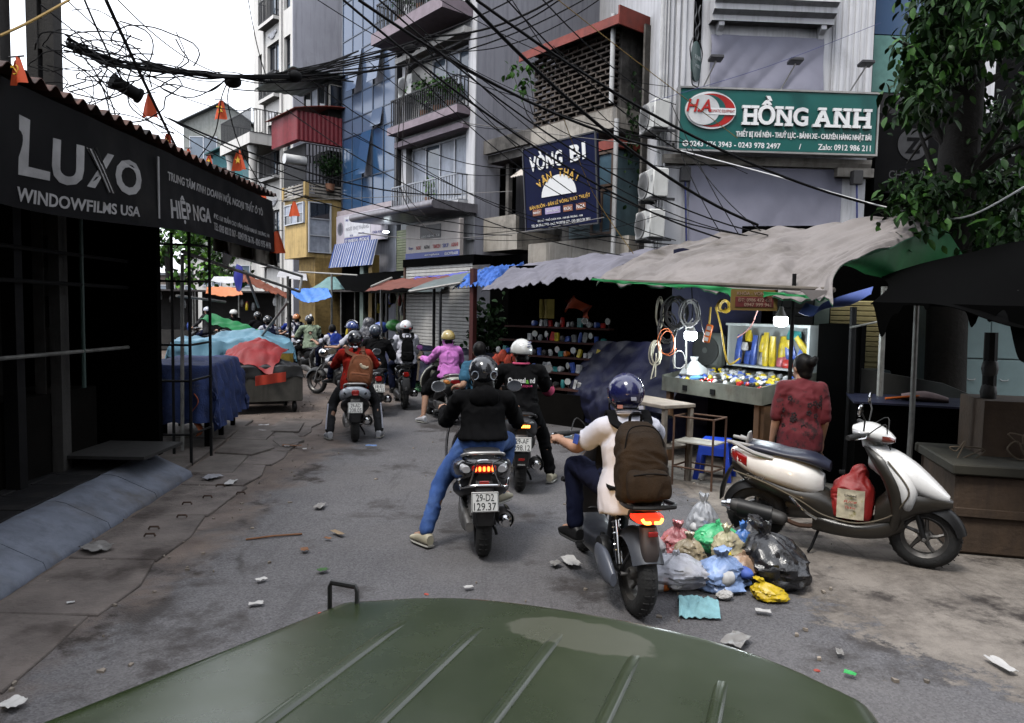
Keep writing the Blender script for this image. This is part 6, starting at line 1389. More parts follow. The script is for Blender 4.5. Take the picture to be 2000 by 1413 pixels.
LIT=mat('tail_lit',(1,.1,.02),emit=(1,.13,.02),estr=3.2);LITO=mat('tail_lit_orange',(1,.35,.05),emit=(1,.35,.04),estr=4);LITR=mat('tail_glow_red',(.5,.02,.01),emit=(1,.03,.01),estr=1.1)
def wheel(root,name,y,Rw=.235,tw=.055,ribs=True):
    t=MB();pr=[]
    for k in range(13):a=-2.2+4.4*k/12;pr.append((Rw-tw+tw*math.cos(a)*1.0,tw*.95*math.sin(a)))
    t.lathe(pr,36,'x',close=False);o=t.build(name,RUB,root,loc=(0,y,Rw))
    b=MB()
    for k in range(30):
        a=2*PI*k/30
        for s_ in(-1,1):b.box((-.018,-.004,-.003),(.014,.004,.003),T((s_*.020,math.cos(a)*(Rw-.0045),math.sin(a)*(Rw-.0045)),a-PI/2,0,s_*.5))
    b.build('tread',RUB,o,smooth=False)['kind']='stuff'
    r=MB();ri=Rw-tw*1.55;r.lathe([(ri+.012,-.04),(ri,-.045),(ri-.022,-.02),(ri-.022,.02),(ri,.045),(ri+.012,.04)],32,'x',close=False)
    r.build('rim',RIMM,o)
    h=MB();h.lathe([(.012,-.06),(.035,-.05),(.045,0),(.035,.05),(.012,.06)],16,'x')
    for k in range(5):
        a=2*PI*k/5;h.tube([(0,.03*math.cos(a),.03*math.sin(a)),(.012,ri*.55*math.cos(a+.15),ri*.55*math.sin(a+.15)),(0,(ri-.01)*math.cos(a+.25),(ri-.01)*math.sin(a+.25))],[.02,.013,.012],6)
    h.build('hub',RIMM,o);return o
def fender(root,yc,Rw,a0,a1,w_,m,name='mudguard',th=.012,gap=.02):
    R0=Rw+gap
    def fn(u,v):
        a=a0+(a1-a0)*v;s_=u*2-1;rr=R0-.055*abs(s_)**2.4
        return(w_*s_,yc+rr*math.cos(a),Rw+rr*math.sin(a))
    return MB().grid(fn,10,20,th).build(name,m,root,angle=70)
def plate(root,loc,l1,l2,tilt=-.2,rz=0):
    o=MB().box((-.095,-.004,-.07),(.095,.004,.07),c=.003).build('number_plate',PLATE,root,smooth=False,loc=loc,rot=(tilt,0,rz))
    b=MB();b.box((-.092,-.0055,.062),(.092,-.0041,.066));b.box((-.092,-.0055,-.066),(.092,-.0041,-.062));b.box((-.092,-.0055,-.0615),(-.088,-.0041,.0615));b.box((.088,-.0055,-.0615),(.092,-.0041,.0615));b.build('plate_edge',PINK,o,smooth=False)
    text(l1,PINK,o,(0,-.0042,.031),width=.125,height=.05,off=.006,ext=.0015);text(l2,PINK,o,(0,-.0042,-.030),width=.155,height=.052,off=.006,ext=.0015);return o
def scooter(name,label,loc,rz,body,under=None,seat=None,pl=None,tail='wide',rail='chrome',lit=True,moto=False,ebike=False,exhaust=True,mir=None,group=None,W=1.0,head=None,lean=0.,grille=None,mirrors=True,rack=False,style=None,Rw=.235,ht=0.):
    t=thing(name,label,'scooter' if not moto else 'motorbike',loc,rz,group);t.rotation_euler=(0,lean,rz)
    under=under or BLKP;seat=seat or SEATM;mir=mir or BLKP;head=head or body
    wheel(t,'rear_wheel',0,Rw,.06 if not moto else .05);wheel(t,'front_wheel',1.18,Rw,.055 if not moto else .045)
    def lo(nm,st,m,e=2.4,n=20,ax='y',**k):return MB().loft(st,ax,n,e,4).build(nm,m,t,**k)
    if ebike:
        lo('tail_fairing',[(-.20,.05,.60,.64),(-.12,.085,.585,.67),(.1,.10,.58,.68),(.3,.07,.60,.68)],under,2.8)
        lo('seat',[(-.22,.07,.685,.72),(-.1,.105,.68,.745),(.15,.115,.68,.74),(.42,.09,.67,.73),(.55,.05,.66,.70)],seat,2.6)
        lo('tail_bracket',[(.38,.035,-.235,-.20),(.46,.055,-.24,-.17),(.58,.05,-.19,-.12)],mat('grey_brown_plastic',(.05,.04,.037),.45,var=.2),3,16,'z')
        fr=MB()
        for s_ in(-1,1):
            fr.tube([(s_*.10,.02,.27),(s_*.10,.15,.62)],.012,8);fr.tube([(s_*.085,.0,Rw),(s_*.09,.42,.24),(s_*.06,.5,.34)],.018,8)
        fr.build('swing_arm',BLKP,t);sh=MB()
        for s_ in(-1,1):sh.tube([(s_*.10,.03,.30),(s_*.10,.12,.54)],.022,12)
        for s_ in(-1,1):sh.tube([(s_*.10+.027*math.cos(k*.7),.05+.004*k*.32+.027*math.sin(k*.7)*.4,.36+.0035*k)for k in range(60)],.005,5)
        sh.build('shock_absorber',CHR,t)
        fender(t,0,Rw,R(5),R(150),.085,mat('grey_mudguard',(.045,.05,.06),.4,var=.2),'mudguard',.014,.016)
        MB().tube([(-.095,.02,.26),(-.075,-.12,.44),(.075,-.12,.44),(.095,.02,.26)],.010,7).build('mudguard_stay',BLKP,t)
        lo('side_cover',[(-.02,.02,.18,.26,-.15),(.12,.035,.17,.36,-.16),(.32,.02,.24,.34,-.15)],mat('blue_grey_cover',(.09,.10,.125),.35,var=.1),2.2)
        MB().lathe([(.0,-.03),(.09,-.03),(.1,0),(.09,.03),(0,.03)],20,'x',c=(-.12,.28,.30)).build('motor_cover',BLKP,t)
        lo('battery_deck',[(.35,.10,.20,.36),(.55,.13,.17,.33),(.85,.13,.17,.31),(1.0,.09,.22,.40)],mat('deck_blue_black',(.02,.022,.028),.4,var=.2),3)
        lo('leg_shield',[(.28,.12,.95,1.05),(.5,.15,.93,1.08),(.7,.12,.86,1.0),(.86,.07,.80,.9)],under,2.6,20,'z')
        lo('seat_post_cover',[(.36,.06,.30,.46),(.5,.055,.27,.44),(.62,.07,.2,.42)],BLKP,3,16,'z')
        MB().tube([(0,1.0,.5),(0,.90,.86),(0,.86,.96)],.03,10).build('steering_column',BLKP,t)
    else:
        lo('tail_fairing',[(-.20,.05*W,.68,.73),(-.13,.12*W,.60,.755),(.02,.155*W,.52,.745),(.25,.17*W,.46,.72),(.42,.13*W,.43,.66),(.5,.06,.44,.60)],body,2.5,28)
        lo('under_fairing',[(-.19,.05,.56,.66),(-.02,.125*W,.45,.61),(.25,.155*W,.37,.52),(.48,.14,.25,.5),(.60,.12,.2,.44)],under,2.6,24)
        lo('seat',[(-.10,.08,.735,.775),(-.03,.125,.735,.80),(.1,.138,.72,.79),(.24,.135,.71,.765),(.42,.115,.67,.755),(.54,.07,.63,.70)],seat,2.6,24)
        if moto:
            lo('fuel_tank',[(.45,.09,.55,.74),(.6,.125,.56,.80),(.78,.12,.58,.82),(.9,.07,.62,.78)],body,2.2,24)
            MB().box((-.11,.32,.24),(.11,.70,.52),c=.04).build('engine',ENG,t);lo('headlamp',[(.92,.06,.80,.92),(1.0,.085,.77,.95),(1.06,.08,.78,.94)],CHR,2,20)
        else:
            lo('floorboard',[(.44,.12,.17,.33),(.58,.145,.16,.305),(.78,.15,.165,.30),(.95,.14,.2,.36),(1.05,.10,.26,.46)],under,3.0,24)
            lo('inner_shield',[(.28,.13,.93,1.03),(.45,.185,.945,1.06),(.62,.20,.90,1.06),(.78,.15,.80,.98),(.86,.07,.755,.88)],under,2.6,28,'z')
            lo('leg_shield',[(.38,.10,1.02,1.10),(.48,.185,1.0,1.13),(.62,.205,.95,1.14),(.77,.155,.84,1.06),(.87,.075,.775,.90)],body,2.4,28,'z')
            lo('nose_fairing',[(.80,.08,.70,.865),(.95,.15,.60,.85),(1.1,.165,.535,.765),(1.24,.11,.50,.64),(1.325,.03,.505,.55)],body,2.2,24)
            lo('front_fairing',[(.86,.12,.24,.46),(1.0,.165,.30,.60),(1.14,.155,.40,.60),(1.27,.10,.44,.555),(1.345,.03,.47,.52)],under,2.3,24)
            lo('headset',[(.68,.05,.955,1.0),(.74,.125,.92,1.025),(.83,.135,.895,1.025),(.92,.10,.885,.975),(.965,.04,.90,.93)],head,2.3,24)
            MB().tube([(0,.80,.86),(0,.78,.93)],.05,14).build('neck',head,t)
    lowh=.95 if not moto else 1.0
    MB().tube([(-.33,.70,lowh+.02),(-.18,.78,lowh+.02),(0,.82,lowh+.01),(.18,.78,lowh+.02),(.33,.70,lowh+.02)],.012,8,smooth=3).build('handlebar',CHR if moto else BLKP,t)
    for s_ in(-1,1):
        MB().tube([(s_*.24,.745,lowh+.02),(s_*.355,.685,lowh+.02)],.019,10).build('grip',RUB,t)
        MB().tube([(s_*.22,.79,lowh+.025),(s_*.30,.79,lowh+.02),(s_*.37,.735,lowh+.015)],.006,6).build('brake_lever',CHR,t)
        if mirrors:
            ms=MB().tube([(s_*.20,.77,lowh+.05),(s_*.25,.78,lowh+.14),(s_*.30,.76,lowh+.20)],.006,6).build('mirror_stem',BLKP,t)
            b=MB().lathe([(0,.012),(.05,.010),(.055,0),(.052,-.006),(0,-.006)],20,'y');b.v=[(x*1.15,y,z*.85)for x,y,z in b.v];mh=b.build('mirror',mir,t,loc=(s_*.315,.755,lowh+.22),rot=(R(-8),0,R(-6*s_)))
            b=MB().lathe([(0,-.0085),(.046,-.0085),(.046,-.0065),(0,-.0065)],20,'y');b.v=[(x*1.15,y,z*.85)for x,y,z in b.v];b.build('glass',MIR,mh)
    cb=MB()
    for s_ in(-1,1):cb.tube([(s_*.22,.79,lowh+.02),(s_*.15,.90,lowh+.10),(s_*.05,.92,lowh-.03),(s_*.04,1.0,.60)],.0045,5,smooth=4)
    cb.build('brake_cable',RUB,t);
    for y_ in(0,1.18):MB().tube([(-.10,y_,Rw),(.10,y_,Rw)],.013,6).build('axle',ENG,t)
    fk=MB()
    for s_ in(-1,1):fk.tube([(s_*.075,1.18,Rw),(s_*.07,1.10,.5),(s_*.04,1.0,.62)],.018,8)
    fk.build('front_fork',ENG if moto else BLKP,t)
    fender(t,1.18,Rw,R(12),R(150),.075,BLKP,'front_mudguard')
    if not ebike:
        fender(t,0,Rw,R(60),R(165),.07,BLKP,'mudguard',.01)
        lo('mudflap',[(.30,.055,-.285,-.27),(.42,.07,-.275,-.25),(.56,.065,-.22,-.19),(.64,.05,-.15,-.10)],BLKP,3.5,16,'z')
        lo('engine_case',[(-.09,.03,.20,.27,-.10),(.05,.045,.18,.33,-.115),(.30,.05,.19,.34,-.12),(.5,.04,.22,.34,-.11)],ENG,2.6,18)
        sh=MB().tube([(-.085,-.02,.30),(-.09,.06,.52)],.02,10)
        sh.tube([(-.0875+.026*math.cos(k*.7),.005+.0014*k+.026*math.sin(k*.7)*.3,.33+.0028*k)for k in range(55)],.004,5);sh.build('shock_absorber',ENG,t)
        if exhaust:
            b=MB().limb([(.15,-.14,.30),(.155,.05,.275),(.15,.22,.25)],[.052,.066,.05],16);mf=b.build('muffler',mat('muffler_steel',(.05,.048,.046),.5,metal=.4,var=.3)if not moto else ENG,t)
            MB().lathe([(.0,-.235),(.025,-.235),(.03,-.20),(.045,-.19),(.05,-.16)],16,'y',c=(.15,.0,.302)).build('tail_pipe',CHR,mf)
            b=MB().grid(lambda u,v:(.15+.072*math.cos(-.9+2.2*u),-.1+.26*v,.29-.03*v+.072*math.sin(-.9+2.2*u)),8,6,.008);b.build('heat_shield',CHR if style=='black' else BLKP,mf)
            MB().tube([(.13,.22,.25),(.10,.35,.2),(.08,.5,.22)],.018,8,smooth=3).build('exhaust_pipe',RUST,t)
    MB().tube([(.05,.48,.18),(.13,.44,.05),(.14,.42,.015)],.012,6).build('stand',DKST,t)
    # tail lamps
    if tail=='wide':
        MB().loft([(-.205,.085,.655,.715),(-.19,.09,.65,.72),(-.15,.095,.66,.715)],'y',18,3,2).build('tail_lamp',TAILR,t)
        for s_ in(-1,1):MB().loft([(-.185,.028,.655,.70,s_*.125),(-.14,.036,.645,.715,s_*.135),(-.06,.02,.64,.71,s_*.15)],'y',14,2.4,2).build('indicator',CLR if style=='black' else AMB,t)
        if lit:
            for k in range(5):MB().loft([(-.001,.010,-.017,.017),(.006,.011,-.019,.019)],'y',8,2.5,1).build('lamp_segment',LIT,t,loc=((k-2)*.031,-.212,.685))
        MB().box((-.035,-.215,.575),(.035,-.20,.60),c=.004).build('reflector',TAILR,t,smooth=False)
    elif tail=='bar':
        MB().box((-.085,-.205,.665),(.085,-.19,.70),c=.005).build('tail_lamp',TAILR,t,smooth=False)
        for k in range(9):MB().box((-.08+k*.018,-.211,.67),(-.066+k*.018,-.2055,.695)).build('lamp_segment',LITO,t,smooth=False)
        MB().box((-.03,-.285,.36),(.03,-.275,.385),c=.003).build('reflector',TAILR,t,smooth=False);text('HONDA',PLATE,t,(0,-.289,.325),width=.07,height=.013)
    elif tail=='round':
        MB().loft([(-.03,.045,-.03,.03),(-.02,.05,-.04,.045),(.02,.052,-.04,.045)],'y',16,3.2,2).build('tail_lamp',TAILR,t,loc=(0,-.185,.675));MB().box((-.03,-.221,.65),(.03,-.2155,.662)).build('lamp_segment',mat('lens_pale',(.5,.1,.1),.2),t,smooth=False)
        for s_ in(-1,1):MB().loft([(-.01,.02,-.012,.022),(.02,.024,-.018,.026)],'y',12,2.2,2).build('indicator',BLKP,t,loc=(s_*.13,-.14,.66),rot=(0,-s_*.5,s_*.6))
    elif tail=='ebike':
        MB().loft([(-.225,.06,.612,.648),(-.18,.085,.60,.66),(-.1,.09,.605,.655)],'y',16,3,2).build('tail_lamp',LITR,t)
        for s_ in(-1,1):MB().tube([(s_*.06,-.222,.642),(s_*.045,-.231,.622),(s_*.012,-.234,.622)],.009,7,smooth=3).build('lamp_segment',LITO,t)
        MB().box((-.028,-.25,.545),(.028,-.235,.572),c=.003).build('reflector',TAILR,t,smooth=False)
    elif tail=='corner':
        for s_ in(-1,1):MB().loft([(-.20,.02,.66,.725,s_*.03),(-.15,.03,.635,.735,s_*.085),(-.05,.012,.62,.70,s_*.145)],'y',14,2.4,3).build('tail_lamp',TAILR,t)
    elif tail=='single':
        MB().loft([(-.22,.05,.60,.67),(-.17,.06,.59,.69)],'y',14,3,2).build('tail_lamp',LIT if lit else TAILR,t)
    if pl:
        y=-.275 if not ebike else-.26;z=.49 if tail!='bar' else .52
        plate(t,(0,y-.012,z-(.02 if style=='black' else .0)),*pl)
    if rail:
        m_=CHR if rail=='chrome' else BLKP if rail=='black' else mat('silver_rail',(.34,.33,.32),.35,metal=.5)
        b=MB().tube([(-.125,.12,.72),(-.15,-.02,.745),(-.135,-.17,.785),(-.08,-.215,.80),(.08,-.215,.80),(.135,-.17,.785),(.15,-.02,.745),(.125,.12,.72)],.012,8,smooth=4);b.build('grab_rail',m_,t)
        if style=='black':
            MB().tube([(-.16,-.10,.52),(-.175,-.14,.60),(-.16,-.16,.55),(-.10,-.22,.57),(0,-.235,.575),(.10,-.22,.57),(.16,-.16,.55),(.175,-.14,.60),(.16,-.10,.52)],.010,8,smooth=4).build('crash_bar',CHR,t)
            MB().tube([(-.11,-.22,.57),(-.07,-.225,.68),(-.045,-.22,.745),(.045,-.22,.745),(.07,-.225,.68),(.11,-.22,.57)],.008,8,smooth=3).build('lamp_guard',CHR,t)
            MB().tube([(-.19,.95,.35),(-.25,1.0,.55),(-.22,.95,.82),(-.15,.88,.88)],.012,8,smooth=4).build('shield_guard',CHR,t)
    if rack:
        b=MB()
        for x in(-.09,-.03,.03,.09):b.tube([(x,-.32,.80),(x,.02,.80)],.007,6)
        b.tube([(-.10,-.32,.80),(.10,-.32,.80)],.008,6);b.tube([(-.10,-.15,.80),(.10,-.15,.80)],.008,6);b.tube([(-.09,-.3,.8),(-.09,-.25,.62),(.09,-.25,.62),(.09,-.3,.8)],.007,6);b.build('rear_rack',CHR,t)
    return t
# ================================================================== PEOPLE
SKIN=mat('skin',(.36,.20,.13),.55,var=.08,scale=6);HAIR=mat('black_hair',(.004,.0035,.0035),.5,var=.3,scale=30,spec=.15)
def ik(a,b,l1,l2,pole):
    a,b=Vector(a),Vector(b);d=b-a;L=min(d.length,(l1+l2)*.995);d.normalize();b=a+d*L
    x=(l1*l1-l2*l2+L*L)/(2*L);h=math.sqrt(max(0,l1*l1-x*x));pv=Vector(pole);pv-=d*pv.dot(d);pv.normalize()
    return a+d*x+pv*h,b
def hand_grip(mb,h,s_,q=1.0):
    """fist closed round a bar lying along x at h; s_ = side (-1 left)"""
    h=Vector(h)
    mb.limb([h+Vector((-.03,-.035,.012)),h+Vector((.0,-.03,.018)),h+Vector((.03,-.035,.012))],[.021,.024,.021],10)
    mb.limb([h+Vector((0,-.075,.012)),h+Vector((0,-.03,.02)),h+Vector((0,.0,.028))],[.022,.028,.022],10)
    for k,ln in enumerate((.92,1.05,1.0,.8)):
        x=(-.034+.0225*k)*s_
        mb.limb([h+Vector((x,-.008,.028)),h+Vector((x,.022,.022+.004*ln)),h+Vector((x,.033*ln,-.004)),h+Vector((x,.016,-.027*ln))],[.0115,.0108,.0100,.0088],8)
    mb.limb([h+Vector((-.042*s_,-.04,.005)),h+Vector((-.052*s_,-.012,-.012)),h+Vector((-.036*s_,.010,-.024))],[.014,.0115,.0095],8)
def hand_down(mb,w_,d,side,s_=1.0):
    """relaxed hanging hand from the wrist w_, fingers along d"""
    w_=Vector(w_);d=Vector(d).normalized();sd=Vector(side).normalized();n_=d.cross(sd)
    mb.limb([w_,w_+d*.04,w_+d*.085],[.024,.030,.027],10);mb.limb([w_+d*.03+sd*.018,w_+d*.08+sd*.028],[.018,.016],8);mb.limb([w_+d*.03-sd*.018,w_+d*.078-sd*.026],[.018,.015],8)
    for k,ln in enumerate((.066,.078,.073,.056)):
        o=sd*(.030-.02*k);a=w_+d*.083+o
        mb.limb([a,a+d*ln*.45+n_*.004+o*.1,a+d*ln*.8+n_*.018+o*.12,a+d*ln+n_*.033+o*.1],[.0105,.010,.009,.0078],8)
    mb.limb([w_+d*.02+sd*.024,w_+d*.055+sd*.05+n_*.012,w_+d*.085+sd*.052+n_*.022],[.014,.0115,.009],8)
def figure(label,loc,rz,hip=(0,.16,.82),lean=.12,th=.38,headyaw=0.,headtilt=0.,hl=None,hr=None,fl=None,fr=None,top=None,sleeve='long',bottom=None,leg='long',shoe=None,helm=None,hstyle='full',vox=.016,scale=1.0,buff=None,hair=None,back_print=None,sw=.163,belly=1.0,kneeout=.35,grip=(True,True),wr=.025,group=None,elbow=(.28,-.45,-1.0),toe=(0,1),hem=None,side=0.,extra=None):
    t=thing('person',label,'person',loc,rz,group)
    hip=Vector(hip);up=Vector((side,math.sin(lean),math.cos(lean))).normalized();fw=Vector((0,math.cos(lean),-math.sin(lean)))
    sh=hip+up*th;nk=sh+up*.045+fw*.01;hd=nk+Vector((0,.03,.105))+up*.025
    S_={-1:sh+Vector((-sw,0,-.012)),1:sh+Vector((sw,0,-.012))};Hp={-1:hip+Vector((-.085,.03,-.01)),1:hip+Vector((.085,.03,-.01))}
    hl=hl or(-.30,.705,.985);hr=hr or(.30,.705,.985);fl=fl or(-.13,.72,.36);fr=fr or(.13,.72,.36)
    arms={};legs={}
    for s_,h in((-1,hl),(1,hr)):
        w_=Vector(h)+(Vector((0,-.085,.014))if grip[0 if s_<0 else 1]else Vector((0,0,0)))
        e,w_=ik(S_[s_],w_,.275,.245,(elbow[0]*s_,elbow[1],elbow[2]));arms[s_]=(S_[s_],e,w_)
    for s_,f in((-1,fl),(1,fr)):
        k,a=ik(Hp[s_],f,.41,.40,(kneeout*s_,1.0,.55));legs[s_]=(Hp[s_],k,a)
    yaw=Matrix.Translation(hd)@Euler((headtilt,0,headyaw)).to_matrix().to_4x4()
    b=MB()
    def spine(q0,g=0.,lo=-.10,w=1.0,flare=0.):
        st=[(lo,.155+g+flare,(.122+flare)*belly+g)]+([(0,.162+g+flare*.7,(.120+flare*.7)*belly+g)]if lo<-.03 else[])+[(.12,.140*belly+g,.105*belly+g),(.25,.152+g,.112+g),(th-.09,sw-.012+g,.105+g),(th-.02,sw-.04+g,.075+g),(th+.022,.080+g,.060+g)]
        rg_=[]
        for h,a_,d_ in st:
            c=hip+up*h;rg_.append([c+Vector((a_*w*math.copysign(abs(math.cos(q))**.85,math.cos(q)),0,0))+fw*(d_*math.sin(q))for q in[2*PI*k/18 for k in range(18)]])
        q0.rings(rg_)
    spine(b,-.014,w=.95)
    b.limb([sh,nk,hd+Vector((0,-.015,-.06))],[.062,.055,.055],12)
    hb=MB();hb.ell((0,0,.0),(.070,.088,.108),18,14);hb.ell((0,.035,-.065),(.05,.055,.05),12,8);hb.ell((0,.098,-.015),(.014,.02,.022),8,6)
    for s_ in(-1,1):hb.ell((s_*.076,-.005,-.012),(.012,.022,.032),8,6)
    b.add([yaw@Vector(v)for v in hb.v],hb.f)
    for s_ in(-1,1):
        a,e,w_=arms[s_];b.limb([a,a.lerp(e,.5),e,e.lerp(w_,.45),w_],[.055,.046,.038,.036,.025],12)
        if grip[0 if s_<0 else 1]:
            h=hl if s_<0 else hr;hand_grip(b,h,s_);b.limb([w_,Vector(h)+Vector((0,-.05,.015))],[.025,.024],10)
        else:hand_down(b,w_,(w_-e)+Vector((0,0,-.1)),(0,1,0))
        a,k,f=legs[s_];b.limb([a,a.lerp(k,.5),k,k.lerp(f,.4),f],[.085,.074,.055,.052,.034],14)
        tv=Vector((toe[0]*s_,toe[1],0)).normalized();b.limb([f+Vector((0,-.0,.01)),f+tv*.06+Vector((0,0,-.035)),f+tv*.14+Vector((0,0,-.055))],[.034,.034,.024],10)
    remesh(b,vox,'body',SKIN,t,smooth_it=3)
    # shirt
    c=MB();hm=-.10 if hem is None else hem;spine(c,.013,hm,.97,flare=.028)
    for s_ in(-1,1):
        a,e,w_=arms[s_]
        c.limb([sh+Vector((s_*.06,0,-.01)),a],[.070,.062],12)
        if sleeve=='long':c.limb([a,a.lerp(e,.5),e,e.lerp(w_,.5),w_.lerp(e,.04)],[.064,.059,.053,.047,.038],14)
        elif sleeve=='half':c.limb([a,a.lerp(e,.5),e.lerp(a,.06)],[.066,.064,.060],14)
        else:c.limb([a,a.lerp(e,.3),a.lerp(e,.60)],[.060,.063,.068],14)
    c.limb([sh,nk+Vector((0,-.006,-.01))],[.070,.060],12)
    so_=remesh(c,max(.012,vox),'shirt',top,t,wr=wr,wf=(12,12,6),seed=hip.x*3+len(label),smooth_it=5)
    # trousers
    q=MB()
    if sleeve is not None:
        hw=.162;q.loft([(-.13,hw-.03,-.10,.12),(-.06,hw,-.125,.13),(.03,hw,-.122*belly,.12*belly),(.10,hw-.015,-.11,.105)],'z',18,2.4,2,T=T(hip))
        for s_ in(-1,1):
            a,k,f=legs[s_]
            if leg=='long':q.limb([a,a.lerp(k,.5),k,k.lerp(f,.5),f.lerp(k,.06)],[.092,.080,.064,.056,.054],14)
            elif leg=='wide':q.limb([a,a.lerp(k,.5),k,k.lerp(f,.5),f.lerp(k,.10)],[.11,.10,.09,.088,.09],14)
            else:q.limb([a,a.lerp(k,.5),a.lerp(k,1.0 if leg=='short' else 1.0)],[.105,.095,.088],14)
        remesh(q,max(.013,vox),'trousers',bottom,t,wr=wr*.9,wf=(13,13,11),seed=7+hip.y,smooth_it=4)
    for s_ in(-1,1):
        a,k,f=legs[s_];tv=Vector((toe[0]*s_,toe[1],0)).normalized();ang=math.atan2(tv.y,tv.x)-PI/2
        sb=MB();sb.loft([(-.065,.030,-.085,-.01),(-.03,.040,-.09,.012),(.04,.043,-.09,-.005),(.12,.046,-.09,-.035),(.175,.036,-.088,-.055),(.195,.015,-.08,-.065)],'y',16,2.6,3,T=T(f,0,0,ang))
        sho=sb.build('shoe',shoe or BLKP,t);so2=MB().loft([(-.07,.034,-.098,-.083),(.0,.043,-.10,-.083),(.12,.049,-.10,-.083),(.20,.02,-.097,-.083)],'y',14,3,3,T=T(f,0,0,ang));so2.build('sole',mat('sole_pale',(.3,.29,.26),.8)if shoe not in(None,BLKP)else RUB,sho)
    # helmet / hair
    if helm is not None:helmet(t,yaw,helm,hstyle)
    hr_m=hair or('cap' if helm is None else 'nape')
    hh=MB()
    if hr_m=='cap' or hr_m=='bun':hh.ell((0,-.018,.022),(.086,.098,.108),18,12)
    if hr_m=='nape' or hr_m=='bun':hh.ell((0,-.045,-.055),(.066,.055,.06),14,8)
    if hr_m=='bun':hh.ell((0,-.118,.055),(.045,.042,.045),12,8);hh.ell((.02,-.13,.085),(.03,.03,.03),8,6)
    if hr_m=='long':hh.ell((0,-.06,-.10),(.085,.055,.12),14,10);hh.ell((0,-.075,-.2),(.07,.045,.13),14,10)
    if hr_m=='tail':hh.ell((0,-.045,-.05),(.066,.055,.06),14,8);hh.limb([(0,-.085,-.08),(0,-.10,-.14),(.0,-.085,-.22)],[.022,.03,.012],10)
    if hh.v:remesh(_tx(hh,yaw),.011,'hair',HAIR,t,wr=.004,wf=(50,50,12),smooth_it=2)
    if buff is not None:
        q=MB();q.limb([nk+Vector((0,-.01,-.03)),hd+Vector((0,-.02,-.10)),hd+Vector((0,.01,-.055))],[.082,.078,.088],14);remesh(q,.012,'neck_scarf',buff,t,wr=.008,smooth_it=3)
    t['_']=0;del t['_']
    return t,dict(hip=hip,up=up,fw=fw,sh=sh,nk=nk,hd=hd,arms=arms,legs=legs,yaw=yaw)
def _tx(mb,M_):
    mb.v=[tuple(M_@Vector(v))for v in mb.v];return mb
def helmet(t,yaw,m,style):
    na,nr=36,14;R0=(.112,.137,.122);vs=[];fs=[]
    def low(a): # azimuth 0 = front
        f=math.cos(a)
        if style=='full':return-.80+.95*max(0,f)**.8-.18*max(0,-f)
        return-.18+.20*max(0,f)-.10*max(0,-f)
    for sk,off in((0,0),(1,-.018)):
        for i in range(nr+1):
            for k in range(na):
                a=2*PI*k/na;la=PI/2+(low(a)-PI/2)*i/nr
                r=[q+off for q in R0];bl=1-.10*max(0,-math.sin(la))
                vs.append((r[0]*math.cos(la)*math.sin(a)*bl,r[1]*math.cos(la)*math.cos(a)*bl-.012,r[2]*math.sin(la)+.022))
    o=(nr+1)*na
    for i in range(nr):
        for k in range(na):k2=(k+1)%na;fs+=[(i*na+k,i*na+k2,(i+1)*na+k2,(i+1)*na+k),(o+i*na+k,o+(i+1)*na+k,o+(i+1)*na+k2,o+i*na+k2)]
    for k in range(na):k2=(k+1)%na;fs.append((nr*na+k,nr*na+k2,o+nr*na+k2,o+nr*na+k))
    b=MB();b.add(vs,fs,yaw);h=b.build('helmet',m,t,fix=True,angle=60)
    vb=MB().grid(lambda u,v:((u-.5)*.21*(1-.25*v),.118-.25*(u-.5)**2+.055*v,.045-.018*v+.0),14,4,.006);_tx(vb,yaw).build('visor',m if style!='full' else BLKP,h)
    rim=MB();pts=[]
    for k in range(na):a=2*PI*k/na;la=low(a);bl=1-.10*max(0,-math.sin(la));pts.append((R0[0]*math.cos(la)*math.sin(a)*bl,R0[1]*math.cos(la)*math.cos(a)*bl-.012,R0[2]*math.sin(la)+.022))
    rim.tube(pts,.008,6,closed=True);_tx(rim,yaw).build('rim',BLKP,h)
    st=MB()
    for s_ in(-1,1):st.tube([(s_*.10,.0,-.04),(s_*.085,.03,-.09),(0,.055,-.128)],.006,5,smooth=3)
    _tx(st,yaw).build('chin_strap',BLKP,h);return h
